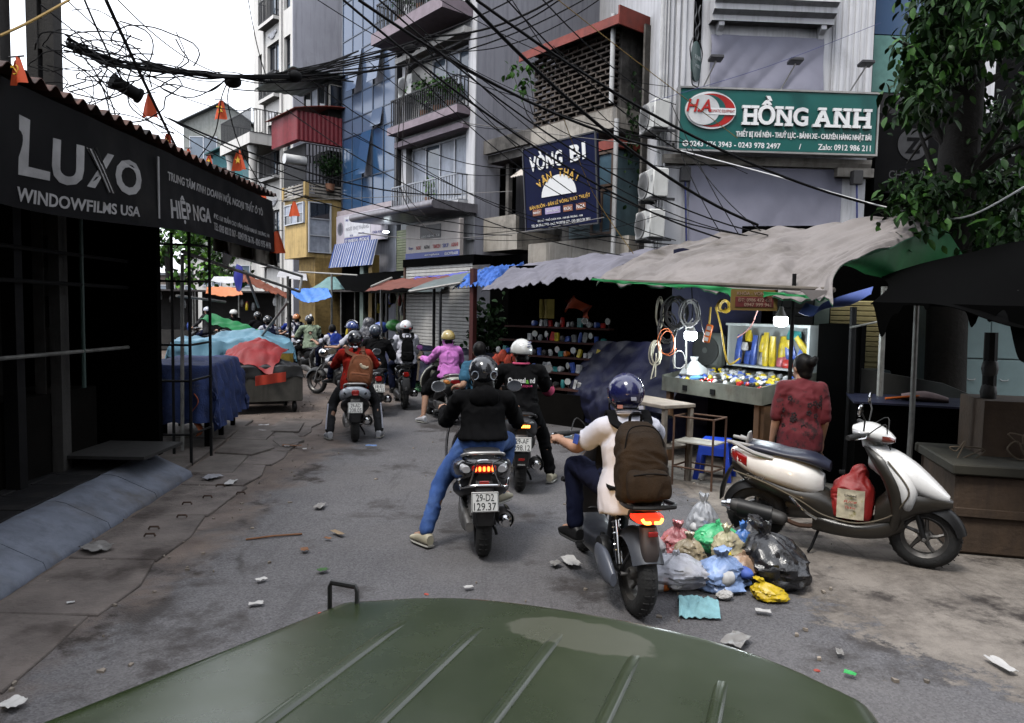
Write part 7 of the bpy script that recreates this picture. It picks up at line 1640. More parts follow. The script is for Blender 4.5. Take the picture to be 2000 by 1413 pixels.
def backpack(label,J,parent_t,m,m2,off=(0,0),w_=.15,h=.44,d=.15,drop=.0,emb=None,tilt=0.,cat='backpack',straps=True):
    """a bag worn on the back of the figure whose joints are J"""
    t=thing('backpack',label,cat);t.matrix_world=parent_t.matrix_basis.copy()
    up,fw=J['up'],J['fw'];base=J['hip']+up*(.0+drop)-fw*(.135)
    Mx=Matrix(((1,fw.x,up.x,base.x+off[0]),(0,fw.y,up.y,base.y),(0,fw.z,up.z,base.z+off[1]),(0,0,0,1)))@Euler((0,tilt,0)).to_matrix().to_4x4()
    b=MB();b.loft([(0,w_*.86,-d*.8,.0),(.04,w_*1.0,-d,.01),(h*.45,w_*1.02,-d*1.05,.01),(h*.75,w_*.95,-d*.85,.01),(h*.93,w_*.7,-d*.5,.005),(h,w_*.4,-d*.2,0)],'z',26,3.2,5)
    me=remesh(_tx(b,Mx),.010,'bag_body',m,t,wr=.016,wf=(9,9,9),smooth_it=4)
    p=MB().loft([(.02,w_*.82,-d*1.32,-d*.9),(.06,w_*.88,-d*1.38,-d*.9),(h*.32,w_*.86,-d*1.33,-d*.9),(h*.40,w_*.75,-d*1.12,-d*.9)],'z',22,3.6,4);remesh(_tx(p,Mx),.010,'front_pocket',m,t,wr=.011,wf=(12,12,12),smooth_it=3)
    z=MB().tube([(-w_*.84,-d*.6,h*.3),(-w_*.80,-d*.86,h*.72),(-w_*.45,-d*.72,h*.93),(w_*.45,-d*.72,h*.93),(w_*.80,-d*.86,h*.72),(w_*.84,-d*.6,h*.3)],.004,5,smooth=5);_tx(z,Mx).build('zip',m2,t)
    z=MB().tube([(-w_*.7,-d*1.31,h*.34),(0,-d*1.36,h*.36),(w_*.7,-d*1.31,h*.34)],.004,5,smooth=4);_tx(z,Mx).build('zip',m2,t)
    lp=MB().tube([(-.035,-.01,h*.96),(-.03,-.03,h+.045),(.03,-.03,h+.045),(.035,-.01,h*.96)],.009,8,smooth=3);_tx(lp,Mx).build('carry_loop',m2,t)
    if straps:
        for s_ in(-1,1):
            a=J['arms'][s_][0];sx=.105*s_;pts=[Mx@Vector((s_*.06,.0,h*.92)),J['sh']+Vector((sx,0,0))-fw*.085+up*.015,J['sh']+Vector((sx,0,0))+up*.085,J['sh']+Vector((sx*1.05,0,0))+fw*.105-up*.03,J['hip']+Vector((sx*1.3,0,0))+fw*.13+up*.12,Mx@Vector((s_*w_*.95,.0,.06))]
            P2,_=crv(pts,[0]*len(pts),5);rg_=[]
            for i,p_ in enumerate(P2):
                tn=(P2[min(i+1,len(P2)-1)]-P2[max(i-1,0)]).normalized();ax=Vector((1,0,0));ax=(ax-tn*ax.dot(tn)).normalized();bx=tn.cross(ax)
                rg_.append([p_+ax*.027*c_+bx*.008*s2 for c_,s2 in((1,1),(-1,1),(-1,-1),(1,-1))])
            MB().rings(rg_).build('strap',m2,t,angle=60)
    if emb:emb(t,Mx,w_,h,d)
    return t
def back_text(J,t,lines,y=-.138):
    """lines of print lying on the back of a shirt"""
    up,fw=J['up'],J['fw'];base=J['hip']-fw*.138
    return Matrix(((1,-fw.x*0,up.x,base.x),(0,fw.y,up.y,base.y),(0,fw.z,up.z,base.z),(0,0,0,1)))
# fabrics
def fab(n,c,**k):return mat('cloth_'+n,c,.9,var=k.pop('var',.08),scale=6,bump=.12,bscale=180,spec=.08,**k)
F_BLK=fab('black',(.0045,.0045,.005));F_WHT=fab('white_shirt',(.50,.50,.56));F_JEAN=mat('cloth_denim',(.035,.085,.26),.9,var=.3,scale=7,bump=.15,bscale=160,dirt=((.09,.17,.38),.5,.75,4));F_NAVY=fab('navy',(.007,.009,.024));F_PINK=fab('pink',(.58,.20,.55));F_RED=fab('red_shirt',(.28,.018,.012));F_SAGE=fab('sage',(.26,.32,.23));F_GREY=fab('dark_grey',(.03,.03,.032));F_BLUE=fab('royal_blue',(.02,.04,.22))
def gloss(n,c,**k):return mat('helmet_'+n,c,.18,var=.04,coat=.8,**k)
H_NAVY=gloss('navy',(.012,.014,.07));H_BLK=gloss('black',(.010,.011,.014));H_WHT=gloss('white',(.50,.50,.48));H_GOLD=gloss('gold',(.42,.32,.12));H_ORG=gloss('orange',(.48,.17,.05));H_BW=gloss('white2',(.55,.56,.58))
SANDAL=mat('cream_sandal',(.42,.38,.28),.6);SNEAK=mat('grey_sneaker',(.40,.40,.42),.7)
def decal(J,t,fn_):pass
# ---- 1 student on the electric scooter
SL1=(.77,4.25,0);SR1=R(10)
s1=scooter('electric_scooter','black electric scooter with grey rear mudguard ridden by the student',SL1,SR1,BLKP,under=mat('tail_brown_black',(.02,.017,.016),.35,var=.15),tail='ebike',rail=None,ebike=True,Rw=.25,mirrors=False)
MB().tube([(-.13,-.06,.70),(-.12,-.25,.715),(.12,-.25,.715),(.13,-.06,.70)],.014,8,smooth=3).build('grab_rail',BLKP,s1)
MB().tube([(-.24,.70,.64),(-.30,.68,.67)],[.012,.018],8).build('mirror',BLKP,s1)
text('EV8',mat('green_mark',(.05,.30,.12),.5),s1,(-.02,-.06,.70),width=.08,height=.022)
p1,J1=figure('student in white short sleeved shirt, dark trousers and glossy navy helmet on electric scooter',SL1,SR1,hip=(-.03,.11,.745),lean=.16,th=.375,sw=.150,hl=(-.34,.69,.93),hr=(.34,.70,.965),fl=(-.25,.50,.40),fr=(.12,.66,.42),top=F_WHT,sleeve='short',bottom=F_NAVY,helm=H_NAVY,vox=.009,wr=.012,headtilt=-.05,hem=-.15,kneeout=.38,toe=(.25,1))
for k,(x,z,c)in enumerate(((.0,.0,(.2,.2,.24)),(-.075,-.05,(.25,.08,.05)),(.055,-.055,(.3,.3,.35)))):
    q=MB().box((-.017,-.003,-.012),(.017,.003,.012),c=.002);o=q.build('sticker',mat(f'sticker{k}',c,.4,var=0),p1,smooth=False,rot=(R(-20),0,x*4));o.location=J1['hd']+Vector((x,-.158+abs(x)*.35,z-.0))
cl=MB().tube([J1['nk']+Vector((.075*math.sin(a),.07*math.cos(a)-.005,.028-.015*math.cos(a)))for a in[2*PI*k/20 for k in range(20)]],.016,8,closed=True);cl.build('collar',F_WHT,p1)
for dz in(.012,.022):MB().tube([J1['nk']+Vector((.089*math.sin(a),.084*math.cos(a)-.005,.020+dz-.015*math.cos(a)))for a in[2*PI*k/20 for k in range(20)]],.0022,5,closed=True).build('collar_stripe',F_NAVY,p1)
e_=J1['arms'][-1];q=e_[0].lerp(e_[1],.62);MB().box((-.004,-.03,-.03),(.004,.03,.03),c=.002).build('sleeve_badge',mat('badge_blue',(.02,.05,.25),.6),p1,smooth=False,loc=q+Vector((-.075,-.02,.01)),rot=(0,.25,.2))
backpack('black school backpack bulging on the student back',J1,p1,mat('backpack_nylon',(.020,.013,.008),.85,var=.3,bump=.35,bscale=110,spec=.15),F_BLK,w_=.142,h=.45,d=.19,drop=-.06)  # black nylon tinted brown, warm lamp light put into the colour
# ---- 2 rider in the black jacket
SL2=(-.19,5.25,0);SR2=R(6)
SC_BLK=paint('gloss_black',(.010,.010,.011));s2_=scooter('scooter','black scooter with chrome guards and plate 29-D2 129.37 under the jeans rider',SL2,SR2,SC_BLK,pl=('29-D2','129.37'),style='black',rail='silver',lit=True,W=1.38,mir=CHR,lean=R(-1))
p2,J2=figure('rider in black hooded jacket and blue jeans with one cream clog on the road',SL2,SR2,hip=(0,.17,.83),lean=.10,th=.315,hl=(-.29,.68,.985),hr=(.29,.68,.985),fl=(-.42,.20,.11),fr=(.17,.55,.34),top=F_BLK,sleeve='long',bottom=F_JEAN,shoe=SANDAL,helm=H_BLK,vox=.011,wr=.014,belly=1.12,sw=.18,hair='long',kneeout=.5,toe=(.55,.85),hem=.0,buff=F_BLK)
for s_ in(-1,1):MB().tube([J2['hd']+Vector((s_*(.07+.025*math.cos(a)),-.152+.01*abs(math.cos(a)),.0+.03*math.sin(a)))for a in[2*PI*k/14 for k in range(12)]],.0035,5,smooth=3).build('helmet_swirl',mat('pale_line',(.25,.28,.33),.4),p2)
hd_=MB();hd_.ell(tuple(J2['nk']-J2['fw']*.10-J2['up']*.04),(.11,.055,.085),16,10);remesh(hd_,.012,'hood',F_BLK,p2,wr=.015)
# ---- 3 rider with the printed black T-shirt
SL3=(.10,7.18,0);SR3=R(2)
s3_=scooter('scooter','matte black scooter with orange light bar and plate 29-AF 098.12',SL3,SR3,mat('matt_charcoal',(.03,.03,.033),.35,var=.08),pl=('29-AF','098.12'),tail='bar',rail='black',W=1.05,mir=CHR)
p3,J3=figure('rider in black printed T-shirt with pink cuffs and white half helmet',SL3,SR3,hip=(0,.18,.84),lean=.05,th=.36,hl=(-.33,.70,.985),hr=(.33,.70,.985),fl=(-.13,.72,.36),fr=(.34,.35,.11),top=F_BLK,sleeve='half',bottom=F_BLK,shoe=SANDAL,helm=H_WHT,hstyle='half',vox=.011,headyaw=.3,sw=.185,kneeout=.3,toe=(.3,1),belly=1.1)
F_PK=fab('pink_trim',(.50,.08,.16));WPR=mat('print_white',(.7,.7,.7),.6,var=0)
for s_ in(-1,1):a,e,w_=J3['arms'][s_];MB().limb([e.lerp(a,.05),e.lerp(a,-.14)],[.069,.069],14).build('cuff',F_PK,p3)
MB().tube([J3['nk']+Vector((.078*math.sin(a),.072*math.cos(a)-.004,.022))for a in[2*PI*k/20 for k in range(20)]],.012,8,closed=True).build('collar',F_PK,p3)
def on_back(J,t,body,m,w_,h,zo,off=.01,xo=0.,dy=.155):
    f,fs=text_v(body,w_,h,.003,off);vs,faces=solid_text(f,fs,.004,lambda x,y,hh:J['hip']+J['up']*(zo+y)-J['fw']*(dy+hh-.9*x*x)+Vector((x+xo,0,0)))
    return MB().add(vs,faces).build('shirt_print',m,t,smooth=False,fix=False)
on_back(J3,p3,'Queensl   nd',WPR,.27,.062,.255,.03);on_back(J3,p3,'a',mat('print_green',(.15,.45,.06),.6),.028,.036,.246,.03,.058);on_back(J3,p3,'EDUCATION',mat('print_pink',(.45,.04,.14),.6),.16,.024,.203,.02)
for s_ in(-1,1):MB().ell((0,0,0),(.011,.004,.011),8,6).build('shirt_print',mat('print_pink',(.45,.04,.14)),p3,loc=J3['hip']+J3['up']*.203-J3['fw']*.150+Vector((s_*.10,0,0)))
for k in range(6):MB().box((-.018,-.003,-.006),(.018,.003,.006),c=.001).build('helmet_stripe',mat('pale_blue_line',(.18,.19,.30),.4),p3,smooth=False,loc=J3['yaw']@Vector((.03,-.158+.008*k*k*.45,.10-.028*k*.8+.012)),rot=(R(-50+12*k),0,.3))
# ---- 4 rider in red with the brown backpack
SL4=(-2.1,9.72,0);SR4=R(13)
s4=scooter('scooter','pale grey round tailed scooter with red lamp and plate 29-AD 208.05',SL4,SR4,paint('pale_grey_paint',(.50,.54,.60)),pl=('29-AD','208.05'),tail='round',rail='silver',W=1.25,lit=False,mir=CHR,seat=mat('tan_black_seat',(.03,.022,.018),.5))
p4,J4=figure('rider in red shirt with black helmet, brown backpack and striped trousers',SL4,SR4,hip=(0,.17,.82),lean=.06,th=.36,hl=(-.33,.70,.985),hr=(.33,.70,.985),fl=(-.34,.16,.11),fr=(.33,.20,.11),top=F_RED,sleeve='half',bottom=F_GREY,shoe=SNEAK,helm=H_BLK,vox=.012,hair='tail',kneeout=.45,toe=(.25,1),hem=-.14)
for s_ in(-1,1):a,k,f=J4['legs'][s_];MB().tube([k+Vector((s_*.062,-.045,.0)),k.lerp(f,.5)+Vector((s_*.058,-.048,0)),f.lerp(k,.1)+Vector((s_*.05,-.045,0))],.011,6).build('trouser_stripe',F_WHT,p4)
MB().tube([J4['nk']+Vector((-.03,-.095,.045)),J4['nk']+Vector((0,-.105,.035)),J4['nk']+Vector((.03,-.095,.045))],.014,8).build('hair_bow',F_WHT,p4)
def dogpatch(t,Mx,w_,h,d):
    b=MB();b.ell((0,0,0),(.05,.008,.028),12,8);b.ell((-.045,0,.02),(.022,.008,.022),10,6);b.ell((.05,0,.015),(.012,.006,.022),8,6)
    _tx(b,Mx@T((.035,-d*1.06,h*.60),0,.2,0));remesh(b,.006,'patch',mat('patch_cream',(.5,.42,.3),.8,var=.3,scale=18),t,smooth_it=1)
backpack('brown canvas backpack slung askew with a cream dog patch',J4,p4,mat('brown_canvas',(.14,.042,.012),.85,var=.25,scale=5,bump=.15,bscale=120),mat('brown_strap',(.10,.03,.01),.8),off=(.045,0),w_=.155,h=.40,d=.14,drop=-.06,emb=dogpatch,tilt=.12)
# ---- 5 black shirted rider and pillion on the motorbike with plate 18-E1
SL5=tuple(G(737,812));SR5=R(16)
s5=scooter('motorbike','dark motorbike with fat muffler and plate 18-E1 042.55 carrying two',SL5,SR5,SC_BLK,pl=('18-E1','042.55'),tail='single',lit=False,rail='black',moto=True,W=.8,Rw=.28,mir=CHR)
p5,J5=figure('rider in black shirt and dark helmet on the two person motorbike',SL5,SR5,hip=(-.0,.34,.85),lean=.1,th=.36,top=F_BLK,bottom=F_JEAN,helm=gloss('slate',(.03,.04,.06)),hl=(-.33,.72,1.02),hr=(.33,.72,1.02),vox=.015,sw=.19)
p5b,J5b=figure('pillion schoolchild in white shirt with white red marked helmet',(SL5[0]+.32,SL5[1]+.9,0),SR5,hip=(.02,.0,.92),lean=.0,th=.36,top=F_WHT,bottom=F_NAVY,helm=H_BW,hstyle='half',hl=(-.2,.36,.95),hr=(.2,.36,.95),grip=(False,False),fl=(-.18,.3,.35),fr=(.18,.3,.35),vox=.015,sw=.16)
backpack('slim black backpack on the pillion schoolchild',J5b,p5b,F_BLK,F_BLK,w_=.10,h=.42,d=.09,drop=-.05)
for x,z in((-.03,.03),(.06,-.01)):MB().ell((0,0,0),(.02,.004,.014),8,6).build('helmet_mark',mat('mark_red',(.4,.02,.02),.4),p5b,loc=J5b['hd']+Vector((x,-.155+abs(x)*.4,z)),rot=(-.2,.4,x*3))
s5b=scooter('motorbike','dark motorbike half hidden behind the black shirted rider',(SL5[0]+.32,SL5[1]+.9,0),SR5,SC_BLK,moto=True,tail='single',lit=False,rail='black',W=.8,Rw=.28)
# ---- 6 pink rider
SL6=(-.93,11.35,0);SR6=R(24)
s6=scooter('scooter','cream scooter ridden by the pink jacketed woman',SL6,SR6,paint('cream_paint',(.40,.40,.34)),tail='wide',lit=False,rail='silver',mir=CHR,W=1.1)
p6,J6=figure('woman in pink long sleeved jacket and face scarf with gold helmet',SL6,SR6,hip=(0,.17,.81),lean=.06,th=.35,top=F_PINK,sleeve='long',bottom=F_BLK,leg='short',shoe=SNEAK,helm=H_GOLD,hstyle='half',buff=F_PINK,fl=(-.40,.22,.11),fr=(.15,.6,.35),vox=.013,headyaw=-.2,kneeout=.6,toe=(.3,1))
# ---- 7 green shirt on a motorbike
SL7=tuple(G(613,741));SR7=R(36)
s7=scooter('motorbike','small motorbike with chrome rear rack and pale plate under the green shirted man',SL7,SR7,BLKP,pl=('59-V6','911.91'),tail='single',lit=False,rail=None,moto=True,rack=True,W=.75,Rw=.28)
p7,J7=figure('man in pale sage green shirt with black and white helmet on a racked motorbike',SL7,SR7,hip=(0,.22,.86),lean=.1,th=.42,top=F_SAGE,sleeve='half',bottom=F_BLK,shoe=SANDAL,helm=H_BLK,hstyle='half',hl=(-.33,.72,1.02),hr=(.33,.72,1.02),fl=(-.3,.5,.32),vox=.015,sw=.2,belly=1.15,headyaw=-.3)
MB().grid(lambda u,v:J7['yaw']@Vector((.025+.05*(u-.5),-.012+.153*math.cos(.2+2.3*v),.024+.139*math.sin(.2+2.3*v))),4,14,.004).build('helmet_stripe',H_BW,p7)
# ---- 8 the queue further on
def duo(k,px,pyh,Y,rzd,label_p,label_s,helm,top,bp=None,lit=None,hstyle='half',moto=False,body=None,sleeve='short',hy=1.36,hair='nape',stripe=None):
    ph=P(px,pyh,Y);rz=R(rzd);seat_off=Matrix.Rotation(rz,3,'Z')@Vector((0,.26,0));loc=(ph.x-seat_off.x,ph.y-seat_off.y,0)
    s_=scooter('scooter' if not moto else 'motorbike',label_s,loc,rz,body or SC_BLK,tail='single',lit=bool(lit),moto=moto,rail='black',Rw=.26)
    p_,J_=figure(label_p,loc,rz,hip=(0,.18,.83+(ph.z-1.38)*.4),lean=.08,th=.375+(ph.z-1.38)*.5,top=top,sleeve=sleeve,bottom=F_NAVY,helm=helm,hstyle=hstyle,vox=.018,hair=hair)
    if bp:backpack(bp[0],J_,p_,bp[1],bp[1],w_=.15,h=.42,d=.13,drop=-.03)
    if stripe:MB().grid(lambda u,v:J_['yaw']@Vector((.045*(u-.5),-.012+.153*math.cos(.2+2.3*v),.024+.139*math.sin(.2+2.3*v))),4,14,.004).build('helmet_stripe',stripe,p_)
    return s_,p_,J_
duo(0,687,641,14.6,62,'schoolboy in white shirt with blue and white striped helmet reaching left','motorbike with chrome headlamp and silver tank ridden by the striped helmet schoolboy',gloss('royal',(.02,.04,.16)),F_WHT,None,None,'half',True,mat('silver_tank',(.4,.4,.42),.25,metal=.6),stripe=H_BW)
duo(1,648,645,17.4,40,'schoolboy in white shirt carrying a blue backpack','dark scooter under the blue backpack schoolboy',None,F_WHT,('bright blue backpack on a white shirted schoolboy',F_BLUE),hair='cap')
duo(2,579,622,21,38,'rider with orange helmet and navy school vest','scooter with glowing red tail lamp under the orange helmet rider',H_ORG,F_WHT,('large navy backpack on the orange helmet rider',F_NAVY),True)
duo(3,566,624,23.5,38,'blue shirted rider half hidden behind the orange helmet','dark scooter half hidden behind the orange helmet rider',H_BLK,F_BLUE)
duo(4,523,627,18.6,30,'rider with black helmet and wide navy backpack over white sleeves','dark scooter beyond the pale blue heap',H_BLK,F_WHT,('wide navy backpack with grey straps beyond the pale blue heap',F_NAVY))
duo(5,503,617,22,34,'rider in black with black helmet left of the wide navy backpack','dark scooter under the rider in black far up the lane',H_BLK,F_BLK,sleeve='long')
duo(6,456,612,23,60,'rider in black with white and red helmet behind the green ridge','dark scooter behind the green tarpaulin ridge',H_WHT,F_BLK,sleeve='long')
duo(7,404,606,25,60,'rider with pale grey helmet seen through the steel frame','dark scooter seen through the steel frame',gloss('pale_grey',(.35,.36,.42)),F_GREY,sleeve='long')
q=P(718,668,15.6);rc=thing('person','pillion hidden under a crumpled dark grey hooded raincoat','person',(q.x,q.y,0));b=MB();b.limb([(0,0,.75),(0,0,1.1),(0,.02,1.28)],[.17,.2,.16],14);b.limb([(0,.02,1.2),(.02,.03,1.47)],[.13,.12],12);remesh(b,.016,'raincoat',mat('raincoat',(.045,.045,.055),.3,var=.2),rc,wr=.03,wf=(14,14,10));MB().ell((.02,.07,1.45),(.08,.085,.11)).build('body',SKIN,rc)
b=MB()
for s_ in(-1,1):b.limb([(s_*.08,.02,.8),(s_*.2,.3,.72),(s_*.18,.2,.35)],[.08,.07,.05],10)
remesh(b,.018,'trousers',F_BLK,rc)
q=P(937,715,9.2);rz9=R(10);fg=figure('person in light blue top with red sleeve end standing partly behind the black jacket rider',(q.x,q.y,0),rz9,hip=(0,0,.72),th=.38,lean=.05,top=fab('light_blue',(.035,.10,.16)),sleeve='short',bottom=F_BLK,fl=(-.09,.0,.10),fr=(.09,.0,.10),hl=(-.30,.12,.82),hr=(.28,.12,.80),grip=(False,False),vox=.016,kneeout=.1)
# ---- woman in the red blouse standing before the lit counter
F_BLOUSE=mat('red_blouse',(.095,.006,.011),.85,var=.15,scale=3,dirt=((.02,.004,.006),.52,.60,9));wz=P(1568,722,6.55)
pw,JW=figure('woman in dark red patterned blouse with hair bun standing at the lit counter',(wz.x,wz.y,0),R(-14),hip=(0,0,.76),lean=.02,th=.40,headyaw=.62,hl=(-.235,.03,.64),hr=(.20,.09,.66),grip=(False,False),fl=(-.09,0,.10),fr=(.09,0,.10),top=F_BLOUSE,sleeve='half',bottom=F_BLK,leg='wide',vox=.010,hair='bun',kneeout=.08,belly=1.12,sw=.155,hem=-.17,wr=.014,elbow=(.3,-1,-.1))
FLM=mat('flower_black',(.012,.004,.006),.9);rq=random.Random(4)
for i in range(46):
    a=rq.uniform(-2.7,-.4)if i%3 else rq.uniform(2.4,3.6);z=rq.uniform(-.14,.34);r0_=.186;c_=JW['hip']+Vector((r0_*math.cos(a),.152*math.sin(a),z));b=MB()
    for k in range(5):an=2*PI*k/5;b.ell((.017*math.cos(an),0,.017*math.sin(an)),(.011,.003,.011),6,4)
    b.build('flower_print',FLM,pw,loc=c_,rot=(0,0,a+PI/2))
# ---- parked white scooter seen from its side
SLP=(1.995,5.77,0);SRP=R(-121)
SC_WHT=paint('pearl_white',(.76,.75,.73),dirt=((.30,.25,.19),.62,.85,3));BRZ=mat('bronze_black',(.014,.011,.007),.4,coat=.15,var=.1)
spk=scooter('parked_scooter','parked white and bronze scooter with blue black seat and a rice bag on its floor',SLP,SRP,SC_WHT,under=BRZ,seat=mat('seat_navy',(.010,.012,.028),.4,var=.15),tail='corner',rail=None,lit=False,W=1.05,lean=R(3),mir=CHR)
MB().tube([(.14,.14,.71),(.155,0,.74),(.12,-.17,.80)],.017,8,smooth=3).tube([(-.14,.14,.71),(-.155,0,.74),(-.12,-.17,.80)],.017,8,smooth=3).tube([(.10,.02,.775),(.10,-.22,.80)],.014,8).tube([(-.10,.02,.775),(-.10,-.22,.80)],.014,8).build('grab_rail',mat('silver_rail',(.34,.33,.32),.35,metal=.5),spk)
MB().loft([(.76,.09,-.085,-.06),(.82,.085,-.085,-.055),(.87,.05,-.075,-.06)],'z',16,2.6,3).build('backrest',mat('silver_rail',(.34,.33,.32)),spk)
MB().tube([(.168,-.15,.585),(.178,.1,.52),(.175,.35,.42),(.165,.52,.33),(.165,.75,.305),(.155,.95,.38),(.19,1.04,.5),(.21,1.07,.62),(.16,.93,.79)],.006,8,smooth=5).build('side_trim',mat('pale_bronze',(.12,.10,.07),.4,metal=.3),spk)
MB().tube([(.17,.28,.44),(.20,.38,.36),(.19,.48,.30)],.012,8,smooth=3).build('footpeg',CHR,spk)
MB().loft([(.885,.03,.905,.965,.095),(.93,.035,.90,.95,.07),(.965,.012,.905,.93,.045)],'y',14,2.2,3).build('headlamp',mat('dark_red_lens',(.12,.02,.012),.12,coat=.6),spk);MB().loft([(.69,.012,.955,.985,.11),(.73,.02,.95,.985,.125),(.77,.008,.955,.975,.13)],'y',12,2.2,3).build('indicator',CLR,spk)
MB().loft([(.62,.005,.665,.695,.192),(.66,.006,.66,.70,.195)],'y',10,2.2,1).build('shield_vent',BLKP,spk)
text('Spacy',mat('decal_grey',(.15,.14,.13),.5),spk,(.172,.02,.55),(0,0,PI/2),width=.16,height=.05,shear=.3)
RB=thing('rice_bag','red and white rice bag standing on the floor of the parked scooter','bag',Matrix.Translation(SLP)@Euler((0,R(3),SRP)).to_matrix().to_4x4()@Vector((.02,.70,.305)),SRP)
b=MB().loft([(0,.11,-.13,.13),(.03,.125,-.155,.15),(.15,.125,-.16,.155),(.25,.11,-.15,.15),(.31,.07,-.11,.12),(.36,.05,-.03,.11),(.42,.03,.0,.09),(.45,.012,.03,.07)],'z',26,3.6,4);remesh(b,.010,'sack',mat('rice_bag_red',(.24,.012,.010),.5,var=.15,bump=.2,bscale=60),RB,wr=.028,wf=(9,9,9),smooth_it=1)
pb=MB().grid(lambda u,v:(.143+.012*math.sin(u*3.1)-.02*max(0,v-.6)+.006*nz(u*5,v*5),-.105+.21*u,.015+.245*v),16,18,.003);pb.build('label_panel',mat('rice_bag_label',(.48,.42,.30),.6,var=.25,scale=12,dirt=((.25,.22,.06),.55,.7,14)),RB,fix=False)
MB().loft([(.30,.05,-.07,.08),(.36,.06,-.05,.11),(.42,.03,.0,.09),(.45,.01,.03,.06)],'z',14,2,3).build('tied_top',mat('orange_red_film',(.42,.035,.015),.35,bump=.4,bscale=20),RB,loc=(.0,-.01,-.02));RB.scale=(.88,.88,.88);text('United',PINK,RB,(.166,0,.215),(0,0,PI/2),width=.09,height=.022,off=.02);text('Rice',mat('label_red',(.4,.02,.02),.5),RB,(.168,0,.165),(0,0,PI/2),width=.10,height=.022,shear=.2);text('Thơm',mat('label_red',(.4,.02,.02)),RB,(.168,0,.115),(0,0,PI/2),width=.08,height=.022,shear=.2)
# ================================================================== GARBAGE BAGS, each a thing
def film(n,c,a=1.0,r=.3):return mat('film_'+n,c,r,var=.35,scale=7,bump=.35,bscale=28,spec=.7,alpha=a,dirt=None)
def bag(px,py,w_,d,h,m,label,seed,knot=True,lump=.25,content=None,z=0.,name='rubbish_bag',tip=None,Y=None):
    p=G(px,py,z)if Y is None else P(px,py,Y);r_=random.Random(seed);n,k_=44,26;rgs=[]
    t=thing(name,label,'rubbish bag',(p.x,p.y,z),r_.uniform(-.6,.6))
    for i in range(k_+1):
        v=i/k_;ring=[]
        prof=(math.sin(PI*min(1,v*1.12))**.5 if v<.86 else 0)if not knot else((1-(max(0,v-.12)/.72)**2.2)**.6 if .12<v<.80 else(.75+v*2 if v<=.12 else 0))
        neck=.16 if knot else .1
        s_=max(prof,neck+(.16*(v-.84)/.16 if v>.84 and knot else 0));s_=min(s_,1.05)
        for k in range(n):
            a=2*PI*k/n;q=1+lump*nz(math.cos(a)*1.6+seed,math.sin(a)*1.6,v*2.6)+.30*(abs(nz(a*3.2+2*v,v*5+seed*3))-.2)*(.5+v)+.20*abs(nz(math.cos(a)*7+seed,math.sin(a)*7+v*3,v*9))
            ring.append((w_/2*s_*q*math.cos(a)+(tip[0]*v*v if tip else 0),d/2*s_*q*math.sin(a)+(tip[1]*v*v if tip else 0),max(.002,h*v*(1+.12*nz(math.cos(a)*2,math.sin(a)*2,seed)))))
        rgs.append(ring)
    MB().rings(rgs).build('bag_film',m,t,angle=35)
    if content:
        for j,(c,sz)in enumerate(content):
            MB().ell((0,0,0),(sz*r_.uniform(.7,1.2),sz*r_.uniform(.7,1.2),sz*r_.uniform(.5,1)),10,7).build('content',mat('content_'+c,PKC.get(c,(.3,.2,.1)),.6,var=.5,scale=9),t,loc=(r_.uniform(-w_*.25,w_*.25),-d*.15+r_.uniform(-d*.2,d*.2),h*r_.uniform(.15,.5)))
    return t
BB=mat('black_bag_film',(.010,.010,.012),.22,var=.3,scale=5,bump=.3,bscale=22,spec=.7)
bag(1515,1140,.44,.40,.40,BB,'big shiny black rubbish bag at the end of the heap nearest the parked scooter',3,lump=.3,tip=(-.12,.05))
bag(1470,1072,.30,.25,.26,mat('grey_bag_film',(.05,.05,.055),.3,var=.3,bump=.3,bscale=25),'smaller dark grey rubbish bag behind the big black one',5)
bag(1372,1052,.24,.22,.36,film('clear_tall',(.46,.48,.52),.6),'tall knotted clear bag with blue bottles at the back of the heap',7,content=[('blue',.035),('white',.06),('blue',.03),('white',.05),('grey',.05)],lump=.18)
bag(1322,1085,.26,.22,.26,film('pink',(.55,.17,.18),.9),'pink translucent bag with orange scraps at the back of the heap',9,content=[('orange',.05),('red',.05),('white',.04)])
bag(1268,1098,.22,.2,.27,film('white_back',(.50,.47,.48),.9),'whitish bag right beside the electric scooter wheel',11,content=[('pink',.05)])
bag(1318,1150,.42,.30,.25,film('white_big',(.62,.63,.70),.75),'large white rubbish bag at the front near corner of the heap',13,knot=False,content=[('orange',.05),('white',.07),('white',.07),('yellow',.04)],lump=.35)
bag(1345,1105,.22,.2,.24,film('tan',(.40,.32,.20),.95),'tan paper bag stuffed between the white and blue bags',14)
bag(1408,1148,.38,.30,.26,film('blue_white',(.26,.38,.66),.85),'blue and white patterned rubbish bag in the middle of the heap',15,knot=True,content=[('blue',.07),('white',.07),('blue',.08),('blue',.06),('white',.05)],lump=.3)
bag(1400,1082,.34,.26,.25,film('green',(.06,.52,.2),.8),'bright green carrier bag of food waste on the heap',17,knot=False,content=[('white',.06),('yellow',.06),('orange',.04)],lump=.4)
bag(1418,1092,.22,.2,.24,film('yellow_clear',(.55,.48,.30),.8),'clear bag of yellowish peelings on top of the green carrier',19,content=[('yellow',.06),('orange',.05),('yellow',.05)],z=.10)
bag(1448,1100,.18,.16,.30,film('blue',(.06,.18,.50),.9),'small blue carrier with an upright twisted handle',21,lump=.2)
bag(1450,1140,.24,.2,.22,mat('paper_carton',(.30,.19,.12),.7,var=.5,scale=9,dirt=((.5,.45,.42),.5,.6,6)),'brown and white patterned torn carton bag before the black bag',23,knot=False)
bag(1505,1172,.20,.15,.13,mat('yellow_film',(.52,.36,.01),.35,var=.2,bump=.3,bscale=25),'small yellow plastic bag lying in front of the heap',25,tip=(-.08,.02))
